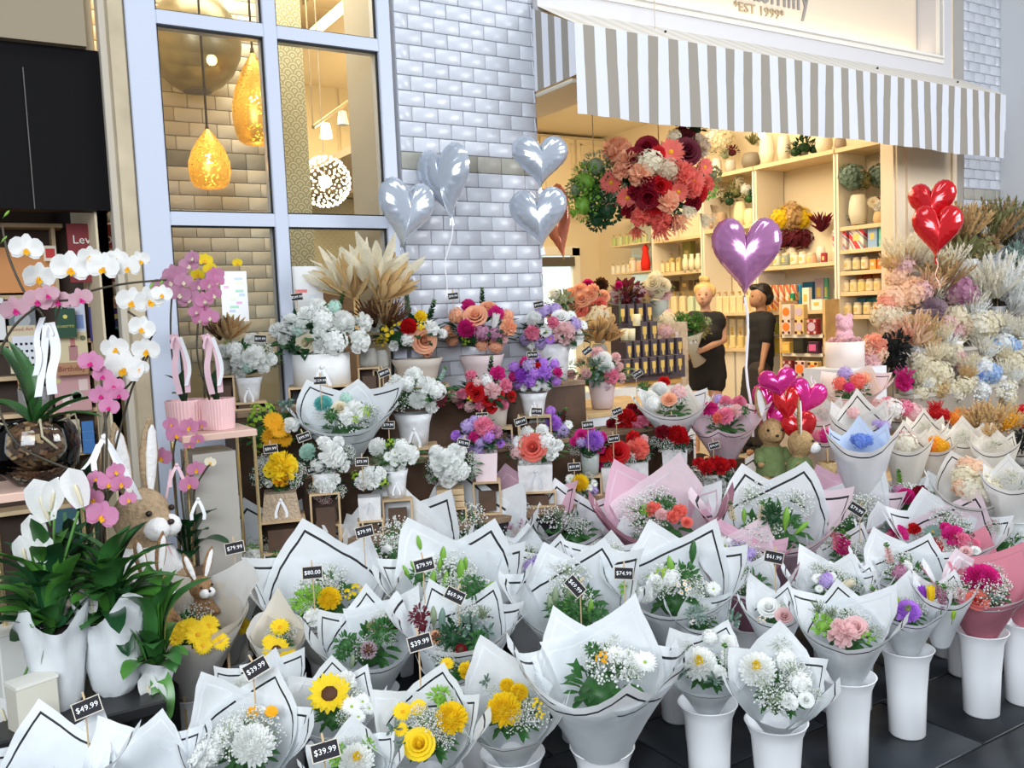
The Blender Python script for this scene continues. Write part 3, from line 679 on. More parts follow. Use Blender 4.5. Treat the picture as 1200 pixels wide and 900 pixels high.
# ---- pendants
def perf_gold():
    m, N, L, b = nodes('perforated gold'); tc = N.new('ShaderNodeTexCoord'); v = N.new('ShaderNodeTexVoronoi'); v.inputs['Scale'].default_value = 75; L.new(tc.outputs['Object'], v.inputs['Vector'])
    lt = N.new('ShaderNodeMath'); lt.operation = 'LESS_THAN'; lt.inputs[1].default_value = .33; L.new(v.outputs['Distance'], lt.inputs[0])
    b.inputs['Base Color'].default_value = (.70,.45,.12,1); b.inputs['Metallic'].default_value = .7; b.inputs['Roughness'].default_value = .3
    t = N.new('ShaderNodeBsdfTransparent'); t.inputs[0].default_value = (1,.92,.6,1); tl = N.new('ShaderNodeBsdfTranslucent'); tl.inputs[0].default_value = (.95,.66,.18,1); a = N.new('ShaderNodeMixShader'); a.inputs[0].default_value = .22
    L.new(b.outputs[0], a.inputs[1]); L.new(tl.outputs[0], a.inputs[2]); x = N.new('ShaderNodeMixShader'); L.new(lt.outputs[0], x.inputs[0]); L.new(a.outputs[0], x.inputs[1]); L.new(t.outputs[0], x.inputs[2]); L.new(x.outputs[0], N['Material Output'].inputs[0]); return m
PG = perf_gold(); BULB = mat('warm bulb', (1,.80,.38), emit=20)
def pendant(px, py, hw, hh, Y, label, cx_top):
    P = onY(px, py, Y); s = DD(P)/F; T = thing('pendant_lamp', label, 'pendant lamp', P, 0, 'perforated gold pendant lamps'); R, Hh = hw*s, hh*s
    b = MB(); prof = [(.55,-1),(.78,-.93),(.93,-.7),(1,-.42),(.97,-.1),(.8,.25),(.5,.62),(.25,.85),(.09,1)]; b.lathe([(r*R, z*Hh) for r, z in prof], 32); b.obj('lamp_shade', PG, T, True)
    b = MB(); b.ball((0,0,0), R*.24, 12); b.obj('bulb', BULB, T, True)
    b = MB(); b.lathe([(R*.1,Hh*.97),(R*.08,Hh*1.1),(.004,Hh*1.16)], 10); b.obj('cap', mat('dark bronze', (.12,.08,.04), .4, metal=.6), T, True)
    b = MB(); b.tube([(0,0,Hh*1.1),(0,0,4.27-P.z)], .006, 6); b.obj('cord', mat('dark cord', (.05,.035,.02), .6), T)
    point('pendant_glow', (P.x, P.y, P.z-.02), 1.6, (1,.74,.36), .04)
    return T
pendant(245, 186, 24, 34, 4.62, 'small gold perforated teardrop lamp hanging low behind the window', 0)
pendant(299, 116, 27, 52, 4.72, 'larger gold perforated teardrop lamp behind the window mullion', 0)
# big smoked globe
P = onY(228, 52, 4.95); s = DD(P)/F; T = thing('pendant_lamp', 'large smoky brass globe lamp at the top of the window', 'pendant lamp', P); R = 53*s
b = MB(); b.lathe([(R*.30,-R*1.02),(R*.55,-R*.88),(R*.8,-R*.62),(R*.97,-R*.25),(R,0),(R*.97,R*.3),(R*.84,R*.62),(R*.6,R*.9),(R*.3,R*1.08),(R*.08,R*1.15)], 40)
smk, N, L, bb = nodes('smoked brass mesh'); bb.inputs['Base Color'].default_value = (.33,.29,.20,1); bb.inputs['Metallic'].default_value = .65; bb.inputs['Roughness'].default_value = .35
t = N.new('ShaderNodeBsdfTransparent'); t.inputs[0].default_value = (.8,.72,.5,1); x = N.new('ShaderNodeMixShader'); x.inputs[0].default_value = .3; L.new(bb.outputs[0], x.inputs[1]); L.new(t.outputs[0], x.inputs[2]); L.new(x.outputs[0], N['Material Output'].inputs[0])
b.obj('lamp_shade', smk, T, True); b = MB(); b.ball((R*.35,0,-R*.3), R*.12, 10); b.obj('bulb', BULB, T, True); b = MB(); b.lathe([(.001,-R*1.025),(R*.31,-R*1.03),(R*.31,-R*1.0),(.001,-R*1.0)], 24); b.obj('base_ring', mat('dark steel mesh', (.16,.15,.14), .4), T)
b = MB(); b.tube([(0,0,R*1.1),(0,0,4.27-P.z)], .006, 6); b.obj('cord', mat('dark cord', (.05,.035,.02)), T)
# reflection of balls in the pane, built as a glowing ball of drops
P = onY(381, 213, 5.2); s = DD(P)/F; T = thing('pendant_lamp', 'round sparkling ball of small white drops standing in for a reflection in the right pane', 'pendant lamp', P); b = MB()
for d in fib(260, PI): b.ball(d*29*s, random.uniform(1.0,2.1)*s, 5)
b.obj('reflection_drops', mat('glowing drops', (1,.93,.72), emit=2.2), T, kind='stuff'); b = MB(); b.ball((0,0,0), 8*s, 10); b.obj('bulb', mat('reflection core', (1,.86,.6), emit=3), T); b = MB(); b.tube([(0,0,0),(0,0,4.27-P.z)], .003, 5); b.obj('cord', mat('pale cord', (.6,.52,.4)), T)
# track light bar
A, B = onY(367, 149, 6.2), onY(411, 117, 6.6); T = thing('track_light', 'thin brass bar with spot lights hanging in the side room', 'track light', A)
b = MB(); b.tube([V((0,0,0)), B-A], .014, 6); b.obj('bar', POST, T)
for q in (V((0,0,0)), B-A): b = MB(); b.tube([q, (q.x, q.y, 4.27-A.z)], .005, 5); b.obj('wire', POST, T)
for q, e in ((.3, 1), (.75, 0)):
    p = (B-A)*q+V((0,0,-.09)); b = MB(); b.lathe([(.001,.06),(.03,.05),(.045,-.05),(.001,-.045)], 12, p); b.obj('spot', mat('spot lit', (1,.92,.7), emit=14) if e else WH(), T)
b = MB(); b.bbox((2.75,7.2,4.22), (3.15,7.6,4.275)); b.obj('ceiling_vent', mat('grey vent', (.40,.34,.24)), None, label='small dark vent in the ceiling of the side room', cat='vent')
# paper notices taped to the glass
for px0, px1, py0, py1, lb, cols in ((258,293,318,376,'white paper notice with coloured patches taped to the left window pane', [(.55,.65,.85),(.80,.85,.65),(.85,.45,.70),(.45,.70,.55)]), (341,382,312,385,'white paper notice with faint print taped to the right window pane', [(.75,.82,.90),(.85,.88,.82),(.88,.80,.85),(.85,.25,.25)])):
    a, c_ = onY(px0, py0, YF-.02), onY(px1, py1, YF-.02); T = thing('notice', lb, 'notice', ((a.x+c_.x)/2, YF-.008, (a.z+c_.z)/2)); w_, h_ = c_.x-a.x, a.z-c_.z
    b = MB(); b.box((0,0,0), (w_,.002,h_)); b.obj('sheet', mat('notice paper', (.86,.86,.87), .5), T)
    for k in range(10): b = MB(); b.box((random.uniform(-.3,.3)*w_,-.0015,(.35-.08*k)*h_), (random.uniform(.15,.4)*w_,.001,h_*.05)); b.obj('print_patch', mat('print %d %s' % (k % 4, lb[22:26]), cols[k % 4], .6), T)
# ---- fascia with the illuminated sign
FW = mat('white painted fascia', (.58,.56,.57), .4)
zf = 3.145
b = MB(); b.bbox((2.835,YF-.06,zf), (6.70,YF+.3,3.29)); b.bbox((6.50,YF-.06,3.29), (6.70,YF+.3,4.6)); b.bbox((2.835,YF+.12,3.29), (6.50,YF+.3,4.6)); fas = struct('wall_fascia', b, FW)
for k, (d, h_) in enumerate(((.075,.030),(.10,.015),(.085,.010))):
    z = 3.265+.0*k+(.0,.030,.045)[k]; b = MB(); b.bbox((2.835,YF-d,z), (6.52+.03*(2-k),YF-.06,z+h_)); b.obj('molding', mat('molding white', (.76,.72,.66), .4), fas)
    b = MB(); x = 6.50+(.0,.03,.05)[2-k]; b.bbox((x,YF-d,3.31), (x+h_,YF-.06,4.6)); b.obj('molding', mat('molding white', (.76,.72,.66)), fas)
b = MB(); b.bbox((2.84,YF+.095,3.295), (6.49,YF+.115,4.6)); sg = b.obj('shop_sign', mat('cream sign panel', (.66,.55,.43), .5), None, label='cream backlit sign panel with thin grey lettering above the awning', cat='sign')
b = MB(); b.bbox((2.85,YF-.03,3.296), (6.48,YF+.0,3.302)); b.obj('light_strip', mat('sign light strip', (1,.86,.62), emit=3.5), sg)
l = area('sign_strip_light', (4.7,YF+.03,3.33), (4.7,YF+.12,4.2), 3.5, .06, 4, (1,.86,.62))
tm = mat('sign lettering grey', (.25,.23,.22), .5)
a = onY(857, 30, YF+.09); c_ = onY(949, 14, YF+.09)
me = text_mesh('o lasmilly', tm, .02, 'LEFT'); me2 = text_mesh('*EST 1999*', mat('sign lettering beige', (.34,.27,.17), .5), .02, 'LEFT')
def fit(me, x0, x1, z0, z1, name, y=YF+.092, cut=None):
    vs = [v.co for v in me.vertices]; mnx, mxx = min(v.x for v in vs), max(v.x for v in vs); mny, mxy = min(v.y for v in vs), max(v.y for v in vs)
    sx, sz = (x1-x0)/(mxx-mnx), (z1-z0)/(mxy-mny)
    return Matrix(((sx,0,0,x0-mnx*sx),(0,0,-.3,y),(0,sz,0,z0-mny*sz),(0,0,0,1)))
x0 = onY(853, 0, YF+.09).x; x1 = onY(949, 0, YF+.09).x; zb = onY(945, 24, YF+.09).z
put('lettering', me, sg, M=fit(me, x0, x1, zb-.01, zb+.27, 'l'))
x0 = onY(860, 16, YF+.09).x; x1 = onY(919, 26, YF+.09).x; za, zc = onY(866, 22, YF+.09).z, onY(866, 10, YF+.09).z
put('lettering', me2, sg, M=fit(me2, x0, x1, 3.425, 3.49, 'l'))
# cream door leaf and jamb between opening and right wall
CR = mat('warm cream paint', (.80,.66,.48), .5)
b = MB(); b.bbox((6.12,YF+.05,0), (6.95,YF+.16,3.2)); b.bbox((6.70,YF+.08,3.1), (6.95,YF+.3,4.6)); jw = struct('wall_jamb', b, CR)
for x in (6.14,6.27,6.86): b = MB(); b.bbox((x,YF+.03,0), (x+.035,YF+.05,3.15)); b.obj('molding', CR, jw)
# right grey column nearer to the camera
b = MB(); b.bbox((7.47,3.9,0), (8.3,4.6,5)); struct('wall_right_column', b, mat('pale grey column', (.66,.67,.69), .5)); b = MB(); b.bbox((7.66,3.84,0), (8.3,3.9,5)); struct('trim_3', b, mat('pale grey column 2', (.60,.61,.63), .5))
# ---- shop shell
b = MB(); b.bbox((2.835,9.6,0), (7.5,9.7,3.9)); bk = struct('wall_back', b, mat('cream back wall', (.78,.68,.50), .6))
b = MB(); b.bbox((7.42,4.3,0), (7.5,9.6,3.9)); struct('wall_shelving', b, mat('cream shelf back', (.80,.70,.52), .6))
b = MB(); b.bbox((2.6,4.4,3.75), (7.6,9.7,3.85)); struct('ceiling', b, mat('cream ceiling', (.82,.74,.58), .7))
PAN = mat('cream panelling', (.80,.70,.50), .5)
# high panelled cupboards along the back wall
pc_ = put('panelled_bulkhead', None, None, label='cream panelled bulkhead high on the back wall of the shop', cat='bulkhead')
for k in range(8):
    x0, x1 = 3.0+.56*k, 3.52+.56*k
    b = MB(); b.bev(((x0+x1)/2,9.35,3.28), (x1-x0,.04,.82), .01); p = b.obj('panel', PAN, pc_)
    b = MB()
    for d in ((x0+.05,x0+.065,2.95,3.62),(x1-.065,x1-.05,2.95,3.62),(x0+.05,x1-.05,2.95,2.965),(x0+.05,x1-.05,3.605,3.62)): b.bbox((d[0],9.31,d[2]), (d[1],9.335,d[3]))
    b.obj('panel_bead', PAN, p)
b = MB(); b.bbox((2.95,9.3,2.80), (7.4,9.595,2.86)); b.obj('ledge', PAN, pc_)
b = MB(); b.bbox((2.95,9.37,2.86), (7.4,9.595,3.72)); b.obj('carcass', PAN, pc_)
# bright door in the back wall
a, c_ = onY(645, 300, 9.55), onY(672, 400, 9.55)
b = MB(); b.bbox((a.x-.3,9.56,0), (c_.x,9.59,a.z)); dr = b.obj('door_1', mat('bright doorway', (.75,.95,.95), emit=1.1), None, kind='structure')
b = MB(); b.bbox((c_.x,9.5,0), (c_.x+.12,9.6,a.z+.1)); b.bbox((a.x-.4,9.5,a.z), (c_.x+.12,9.6,a.z+.12)); b.obj('door_frame', mat('white door frame', (.82,.80,.72), .5), dr)
b = MB(); b.bbox((a.x-.3,9.45,a.z-.14), (c_.x,9.54,a.z-.02)); b.obj('door_closer', mat('dark closer', (.10,.09,.08), .5), dr)
# ---- awning
aw = thing('awning', 'grey and white striped fabric awning over the shop opening', 'awning', (2.81, 3.8, 2.53)); XL, XR, zb_, zt_ = 2.83, 6.85, 2.52, 2.98
def stripes(nm, ca, cb, ax='X', per=.147):
    m, N, L, b = nodes(nm); tc = N.new('ShaderNodeTexCoord'); sp = N.new('ShaderNodeSeparateXYZ'); L.new(tc.outputs['Object'], sp.inputs[0])
    q = N.new('ShaderNodeMath'); q.operation = 'DIVIDE'; q.inputs[1].default_value = per; L.new(sp.outputs[ax], q.inputs[0]); fr = N.new('ShaderNodeMath'); fr.operation = 'FRACT'; L.new(q.outputs[0], fr.inputs[0]); g_ = N.new('ShaderNodeMath'); g_.operation = 'GREATER_THAN'; g_.inputs[1].default_value = .5; L.new(fr.outputs[0], g_.inputs[0])
    mx = N.new('ShaderNodeMix'); mx.data_type = 'RGBA'; L.new(g_.outputs[0], mx.inputs[0]); mx.inputs[6].default_value = (*ca,1); mx.inputs[7].default_value = (*cb,1); L.new(mx.outputs[2], b.inputs['Base Color']); b.inputs['Roughness'].default_value = .8; return m
ST = stripes('striped awning cloth', (.60,.61,.66), (.27,.24,.20)); ST2 = stripes('light washed awning roof', (.70,.66,.60), (.62,.57,.49)); ST3 = stripes('striped awning side', (.74,.75,.80), (.31,.28,.24), 'Y', .12)  # roof stripes paled: wash of the sign light put into the cloth colour
b = MB(); vs = []; fs = []; nx, nz = 120, 8
for j in range(nz+1):
    for i in range(nx+1):
        x = (XR-XL)*i/nx; z = (zt_-zb_)*j/nz; vs.append((x+XL-2.81, -.012*math.sin(x*9+.5*z)*(1-j/nz)-.006*math.sin(x*31)*(1-j/nz)+(.002 if j == 5 else 0), z-.01-.012*math.sin(x*2.2)*(j == 0)))
b.add(vs, [(j*(nx+1)+i, j*(nx+1)+i+1, (j+1)*(nx+1)+i+1, (j+1)*(nx+1)+i) for j in range(nz) for i in range(nx)]); b.obj('valance', ST, aw, True)
b = MB(); z1, z2 = zt_-zb_-.01, 3.17-2.53; b.add([(XL-2.81,0,z1),(XR-2.81,0,z1),(XR-2.81,.34,z2),(XL-2.81,.34,z2)], [(0,1,2,3)]); b.obj('roof_cloth', ST2, aw)
for nm, x in (('left_side_cloth', XL-2.81), ('right_side_cloth', XR-2.81)): b = MB(); b.add([(x,0,z1),(x,.39,z2),(x,.39,.19),(x,0,.19)], [(0,1,2,3)]); b.obj(nm, ST3, aw)
b = MB()
for x in (XL-2.80, XR-2.82): b.tube([(x,.05,.17),(x,.39,.17)], .012, 6)
b.tube([(XL-2.81,.05,.17),(XR-2.81,.05,.17)], .01, 6); b.obj('awning_frame', mat('cream metal rail', (.70,.64,.52), .4), aw)
for px_, py_ in ((776,48),(1024,90),(1118,106)):
    P = onY(px_, py_, 4.0); b = MB(); b.ball((P.x-2.81, .17, z1+(z2-z1)*.5+.008), .008, 8); b.obj('bolt', BLK(), aw)
# header behind the awning and its inner trim
b = MB(); b.bbox((2.85,4.30,2.86), (3.6,9.3,2.92)); struct('trim_4', b, mat('cream inner trim', (.72,.62,.46), .5))
# ---- left neighbour: black fascia, pale soffit
b = MB(); b.bbox((-2,4.25,2.02), (.61,4.35,2.70)); struct('wall_left_fascia', b, mat('black gloss panel', (.004,.0035,.004), .55, spec=.08))
b = MB(); b.bbox((-2,4.2,2.70), (.56,4.4,4.5)); struct('trim_5', b, mat('beige soffit', (.27,.22,.15), .7))
b = MB(); b.bbox((-2,6.0,0), (.6,6.1,2.5)); struct('wall_left_back', b, mat('dark shop wall', (.03,.02,.018), .7))
b = MB(); b.bbox((.56,4.3,0), (.60,6.0,2.3)); struct('wall_left_side', b, mat('dark shop wall 2', (.02,.014,.012), .5))
b = MB()
for x in (.315,): b.bbox((x,4.243,2.02), (x+.004,4.249,2.6))
b.bbox((-2,4.243,2.36), (.2,4.249,2.365)); struct('trim_6', b, mat('steel seam', (.10,.09,.08), .3))
# ================================================================== display steps and tables
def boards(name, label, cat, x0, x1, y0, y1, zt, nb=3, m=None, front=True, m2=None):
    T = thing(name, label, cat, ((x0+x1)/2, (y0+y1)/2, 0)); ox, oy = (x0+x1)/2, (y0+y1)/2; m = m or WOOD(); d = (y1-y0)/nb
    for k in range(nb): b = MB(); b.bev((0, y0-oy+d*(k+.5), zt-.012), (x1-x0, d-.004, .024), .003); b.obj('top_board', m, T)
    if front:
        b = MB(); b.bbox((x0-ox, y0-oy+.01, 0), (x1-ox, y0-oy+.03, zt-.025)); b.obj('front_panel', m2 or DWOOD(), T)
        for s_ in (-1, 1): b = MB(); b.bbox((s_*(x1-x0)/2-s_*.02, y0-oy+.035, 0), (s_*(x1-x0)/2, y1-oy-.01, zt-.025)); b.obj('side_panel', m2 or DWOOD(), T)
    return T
BT = mat('black cloth', (.012,.012,.014), .8)
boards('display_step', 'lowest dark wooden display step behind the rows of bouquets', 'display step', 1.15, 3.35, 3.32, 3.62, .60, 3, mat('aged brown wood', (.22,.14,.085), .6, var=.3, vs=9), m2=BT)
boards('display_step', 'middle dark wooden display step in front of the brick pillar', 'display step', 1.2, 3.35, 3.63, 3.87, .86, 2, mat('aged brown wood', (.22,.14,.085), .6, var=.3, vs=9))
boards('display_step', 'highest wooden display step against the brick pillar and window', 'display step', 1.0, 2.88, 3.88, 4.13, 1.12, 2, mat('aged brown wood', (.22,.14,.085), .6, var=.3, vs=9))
boards('display_bench', 'wooden bench holding the glowing glass ball at the pillar corner', 'bench', 2.91, 3.75, 3.95, 4.62, .92, 4, mat('honey wood', (.62,.42,.20), .5, var=.2, vs=8), m2=mat('pale panel', (.72,.73,.74), .6))
boards('display_table', 'low wooden table carrying the upright wrapped bunches', 'table', 3.37, 5.1, 2.95, 4.0, .45, 5, mat('honey wood', (.62,.42,.20)), m2=mat('honey wood', (.62,.42,.20)))
S1, S2, S3 = .60, .84, 1.10
w4 = 'white wrapped bouquet '
# ---------------- floor bouquets: nearest rows
Bq = bouquet
# right side of the first row
Bq((1150,690), 104, 'rose-pink wrapped bouquet with a big magenta chrysanthemum and coral rose at the right edge', pc='rosepink', lc=mat('white print', (.8,.8,.8)), t=30, H=1.15,
   sh=[('c',45,1.55),('c',120,1.2,'palepink'),('e',265,1.03,'white'),('e',275,1.05)], fl=[('mum','magenta',1151,681,20),('rose','coral',1146,703,11),('rose','palepink',1124,696,7),('rose','pink',1130,709,5),('euca','euca',1164,703,10),('gyp','white',1125,690,17),('gyp','white',1160,698,18),('gyp','white',1172,685,12)])
Bq((1200,688), 60, 'rose-pink wrapped bouquet of pink roses cut by the right edge of the frame', pc='rosepink', lc=mat('white print', (.8,.8,.8)), t=26, H=1.5, sh=[('c',60,1.5,'palepink'),('c',140,1.3,'palepink'),('e',265,1.05,'white'),('e',275,1.07)],
   fl=[('chrys','magenta',1196,660,9),('rose','palepink',1190,676,7),('rose','pink',1198,688,6),('rose','palepink',1192,667,5)])
Bq((1062,716), 74, 'white wrapped bouquet with a violet chrysanthemum in the bucket standing alone on the right', t=24, H=1.35, sh=[('c',85,1.5),('c',20,1.25),('c',165,1.35),('c',250,1.02),('e',285,1.0)],
   fl=[('mumeye','violet',1064,717,14),('gerbera','lime',1047,706,8),('spike','mauve',1028,702,14,(-.5,.8)),('buttons','violet',1050,722,8)])
Bq((1105,700), 62, 'slim white wrapped bouquet with purple tulip, yellow bloom and mauve stock', t=26, ta=8, H=1.9, sh=[('c',60,1.3),('c',150,1.35),('e',270,1.05)], buck=None,
   fl=[('tulip','purple',1082,697,10,(-.3,.9)),('tulip','yellow',1091,698,11,(0,1)),('spike','mauve',1104,704,18,(.1,1)),('spike','mauve',1099,694,12,(-.1,1)),('tulip','lime',1117,722,6,(.2,.8))])
Bq((992,735), 108, 'white wrapped bouquet with blush pink peonies and fine greenery above a tall bucket', t=30, H=1.3, sh=[('c',35,1.42),('c',100,1.25),('c',165,1.45),('e',262,1.02)],
   fl=[('carn','palepink',987,742,16),('rose','palepink',1003,735,12),('leaves','lightleaf',963,733,14),('grass','sage',960,718,16),('grass','sage',975,722,14),('gyp','sage',1024,742,10),('buttons','lightleaf',1017,748,8)])
Bq((907,717), 66, 'white wrapped bouquet with a white and a blush rose', t=26, H=1.7, sh=[('c',60,1.35),('c',130,1.5),('c',20,1.2),('e',270,1.0)], fl=[('rose','white',901,712,11),('rose','palepink',919,722,9),('gyp','white',913,709,8),('buttons','white',893,727,6)])
Bq((912,800), 108, 'white wrapped bouquet tipped forward with white chrysanthemum and white stock, nearest on the right', t=52, ta=4, H=1.25, sh=[('c',20,1.25),('c',85,1.5),('c',150,1.35),('e',270,.98)],
   fl=[('mumeye','white',888,786,21),('hydra','white',920,773,12),('hydra','white',937,800,13),('carn','white',925,822,10),('gyp','white',905,812,22),('gyp','white',930,790,18),('gyp','white',915,755,14),('gyp','white',955,815,10),('rose','white',945,820,8)])
Bq((828,775), 96, 'white wrapped bouquet with one round white chrysanthemum and grey eucalyptus', t=44, H=1.3, sh=[('c',60,1.4),('c',5,1.15),('c',140,1.3),('e',272,1.0)],
   fl=[('mumeye','white',820,779,20),('hydra','white',832,747,9),('spike','white',849,771,16,(0,1)),('carn','white',853,753,9),('euca','euca',858,730,14),('euca','euca',800,788,12),('euca','euca',838,798,12),('gyp','white',808,760,10),('carn','white',842,790,10)])
Bq((702,772), 172, 'very large white wrapped bouquet with tall pointed front sheets and black border lines', t=24, H=1.2, k=.62, sh=[('c',60,1.4),('c',125,1.25),('c',190,1.22),('c',352,1.25),('e',262,.98),('c',285,1.42)],
   fl=[('aster','white',722,768,12),('aster','white',756,776,14),('carn','white',738,772,10),('buttons','gold',706,772,9),('leaves','leaf',694,762,10),('gyp','white',720,750,8),('gyp','white',742,788,12)], dome=.1, pw=1.1)
Bq((598,825), 116, 'white wrapped bouquet with a big yellow chrysanthemum and small yellow spray blooms', t=46, H=1.35, sh=[('c',115,1.62),('c',60,1.2),('c',165,1.2),('e',268,1.02)],
   fl=[('mum','yellow',591,832,20),('mum','yellow',608,812,11),('mum','yellow',594,804,9),('buttons','yellow',630,825,8),('buttons','yellow',633,838,6),('gyp','white',576,810,9),('gyp','white',603,840,10),('euca','euca',570,800,9),('gyp','white',625,805,7)])
Bq((501,850), 118, 'white wrapped bouquet with yellow chrysanthemum, yellow rose and yellow daisies', t=48, H=1.3, sh=[('c',20,1.2),('c',70,1.45),('c',150,1.4),('e',272,1.0)],
   fl=[('mum','yellow',529,842,19),('rose','yellow',491,872,16),('gerbera','yellow',472,834,12),('gerbera','yellow',490,830,11),('gerbera','yellow',470,855,9),('gyp','white',503,850,18),('gyp','white',492,838,12),('leaves','lightleaf',515,818,14),('euca','euca',462,855,11),('euca','euca',470,872,9)])
Bq((392,822), 98, 'white wrapped bouquet with an upturned sunflower and white daisies', t=42, H=1.35, sh=[('c',40,1.3),('c',150,1.35),('c',90,1.3),('e',268,1.0)],
   fl=[('sunflower','yellow',386,813,24),('carn','white',404,800,13),('aster','white',412,828,12),('aster','white',425,822,10),('aster','white',420,840,9),('gyp','white',402,842,9),('aster','white',433,830,8)])
Bq((412,892), 96, 'white wrapped bouquet with a single white chrysanthemum at the bottom edge of the frame', t=40, H=1.3, sh=[('c',85,1.35),('c',20,1.25),('c',160,1.3),('e',270,1.0)], fl=[('mumeye','white',418,892,20),('leaves','lightleaf',395,884,14),('leaves','lightleaf',430,876,12)])
Bq((285,862), 132, 'large white wrapped bouquet of white stock and a pale chrysanthemum with orange daisies', t=46, H=1.25, sh=[('c',55,1.5),('c',120,1.5),('c',5,1.2),('e',272,.98)],
   fl=[('mum','white',297,874,24),('hydra','white',245,880,16),('hydra','white',258,866,13),('hydra','white',275,850,10),('hydra','white',235,892,13),('gyp','white',268,870,26),('gyp','white',285,845,20),('gerbera','gold',296,835,8),('gerbera','gold',318,834,8),('carn','white',306,832,5)])
Bq((300,808), 92, 'white wrapped bouquet half hidden with a white chrysanthemum and a yellow petal tuft', t=34, H=1.4, sh=[('c',60,1.35),('c',150,1.4),('c',20,1.45),('e',265,1.0)], fl=[('mum','white',288,806,15),('gerbera','yellow',289,816,9)])
Bq((60,893), 140, 'white wrapped bouquet with a black-bordered point in the bottom left corner', t=24, H=1.2, sh=[('c',95,1.42),('c',40,1.3),('c',160,1.3),('e',255,1.2),('c',290,1.25)], fl=[], fill=None)
Bq((160,893), 126, 'white wrapped bouquet with crossing sheets to the right of the bottom left corner', t=24, H=1.2, sh=[('c',60,1.35),('c',120,1.4),('c',10,1.25),('c',240,1.15),('e',280,1.1)], fl=[], fill=None)
# ---------------- second row
Bq((222,738), 124, 'warm white wrapped bunch of yellow chrysanthemum daisies in plain paper', pc='warm', line=0, t=26, H=1.35, k=.75, sh=[('r',100,1.12,'cream',170),('e',80,1.15,'warm'),('r',270,1.06,'warm',120)], fs=1.2,
   fl=[('gerbera','yellow',212,740,13),('gerbera','yellow',232,744,15),('gerbera','yellow',244,733,13),('gerbera','yellow',222,736,13),('gerbera','yellow',206,749,10),('gerbera','yellow',193,749,8),('gerbera','yellow',258,752,11),('gerbera','yellow',238,757,11),('gerbera','yellow',249,745,9)])
Bq((262,722), 76, 'second bunch of yellow daisies behind a rounded white sheet', pc='warm', line=0, t=26, H=1.5, k=.7, sh=[('r',75,1.5,'white',120),('e',100,1.15,'cream'),('r',270,.9)], fl=[('gerbera','yellow',256,722,12),('gerbera','yellow',268,730,10),('gerbera','yellow',284,734,11),('gerbera','yellow',275,728,8)])
Bq((326,752), 62, 'slim beige lined wrap of three yellow sunflowers', pc='warm', line=0, t=34, H=2.0, sh=[('c',85,1.75,'cream'),('r',180,1.15,'warm',100),('r',0,1.12,'warm',100),('r',270,.97,'warm',90)],
   fl=[('gerbera','yellow',328,735,12),('sunflower','yellow',324,762,15),('gerbera','yellow',339,770,11),('gerbera','yellow',316,752,9),('gerbera','yellow',326,778,8)])
Bq((382,700), 152, 'white wrapped bouquet with one yellow chrysanthemum and bright green sprigs', t=36, H=1.1, sh=[('c',105,1.5),('c',165,1.45),('c',50,1.25,'white'),('e',262,.98,'warm')],
   fl=[('mum','yellow',386,702,14),('buttons','yellow',417,693,9),('buttons','yellow',407,697,7),('leaves','lightleaf',355,706,16),('leaves','lightleaf',367,698,13),('gyp','white',388,690,13),('carn','white',368,724,11),('gyp','white',360,712,8)])
Bq((432,752), 120, 'white wrapped bouquet of proteas and dark foliage', t=36, H=1.25, k=.55, sh=[('c',30,1.5),('c',90,1.25),('c',150,1.2,'white'),('e',265,.98,'foam')],
   fl=[('protea','dusty',432,762,13),('leaves','leaf',405,755,15),('leaves','leaf',448,742,18),('protea','burgundy',462,732,9),('leaves','leaf',400,768,10),('gyp','white',455,750,8),('bud','sage',413,775,8,(.2,.9)),('leaves','olive',440,735,10)])
Bq((540,742), 122, 'white wrapped bouquet of native foliage with a tan banksia', t=28, H=1.2, k=.55, sh=[('c',50,1.3),('c',120,1.35),('c',0,1.3),('e',250,1.1,'foam'),('e',270,1.0,'foam')], fill='leafdark',
   fl=[('bud','sage',508,722,11,(0,1)),('bud','euca',518,725,12,(.1,1)),('protea','peach',511,747,10),('leaves','burgundy',492,722,13),('leaves','leafdark',530,748,18),('euca','euca',550,735,18),('grass','sage',565,725,16),('leaves','leaf',560,752,14),('protea','darkred',540,762,9),('euca','euca',572,742,12),('leaves','burgundy',495,735,9)])
Bq((528,770), 78, 'small yellow spray bouquet tucked between two larger wraps', t=30, H=1.6, buck=None, sh=[('c',150,1.25),('e',270,.9,'foam')], fl=[('carn','yellow',547,786,10),('gerbera','yellow',524,778,8)])
Bq((533,690), 156, 'white wrapped bouquet of green lily buds with two price tags', t=34, H=1.1, sh=[('c',125,1.45),('c',55,1.35),('c',170,1.2),('c',20,1.2),('e',265,.95),('c',218,1.0)],
   fl=[('bud','lightleaf',519,652,11,(.1,1)),('bud','lightleaf',507,680,11,(.2,.9)),('bud','lightleaf',522,680,10,(.2,.9)),('bud','lightleaf',540,670,14,(.05,1)),('bud','lightleaf',545,662,9,(.1,1)),('bud','lightleaf',571,690,11,(.8,.6)),('bud','lightleaf',491,637,9,(-.2,1)),('bud','lightleaf',476,670,8,(-.5,.8)),('bud','lightleaf',485,664,7,(-.6,.8)),('bud','lightleaf',515,662,7,(.1,1)),('leaves','leaf',555,690,16),('leaves','leaf',492,675,13),('gyp','white',530,685,12),('gyp','white',553,678,12)])
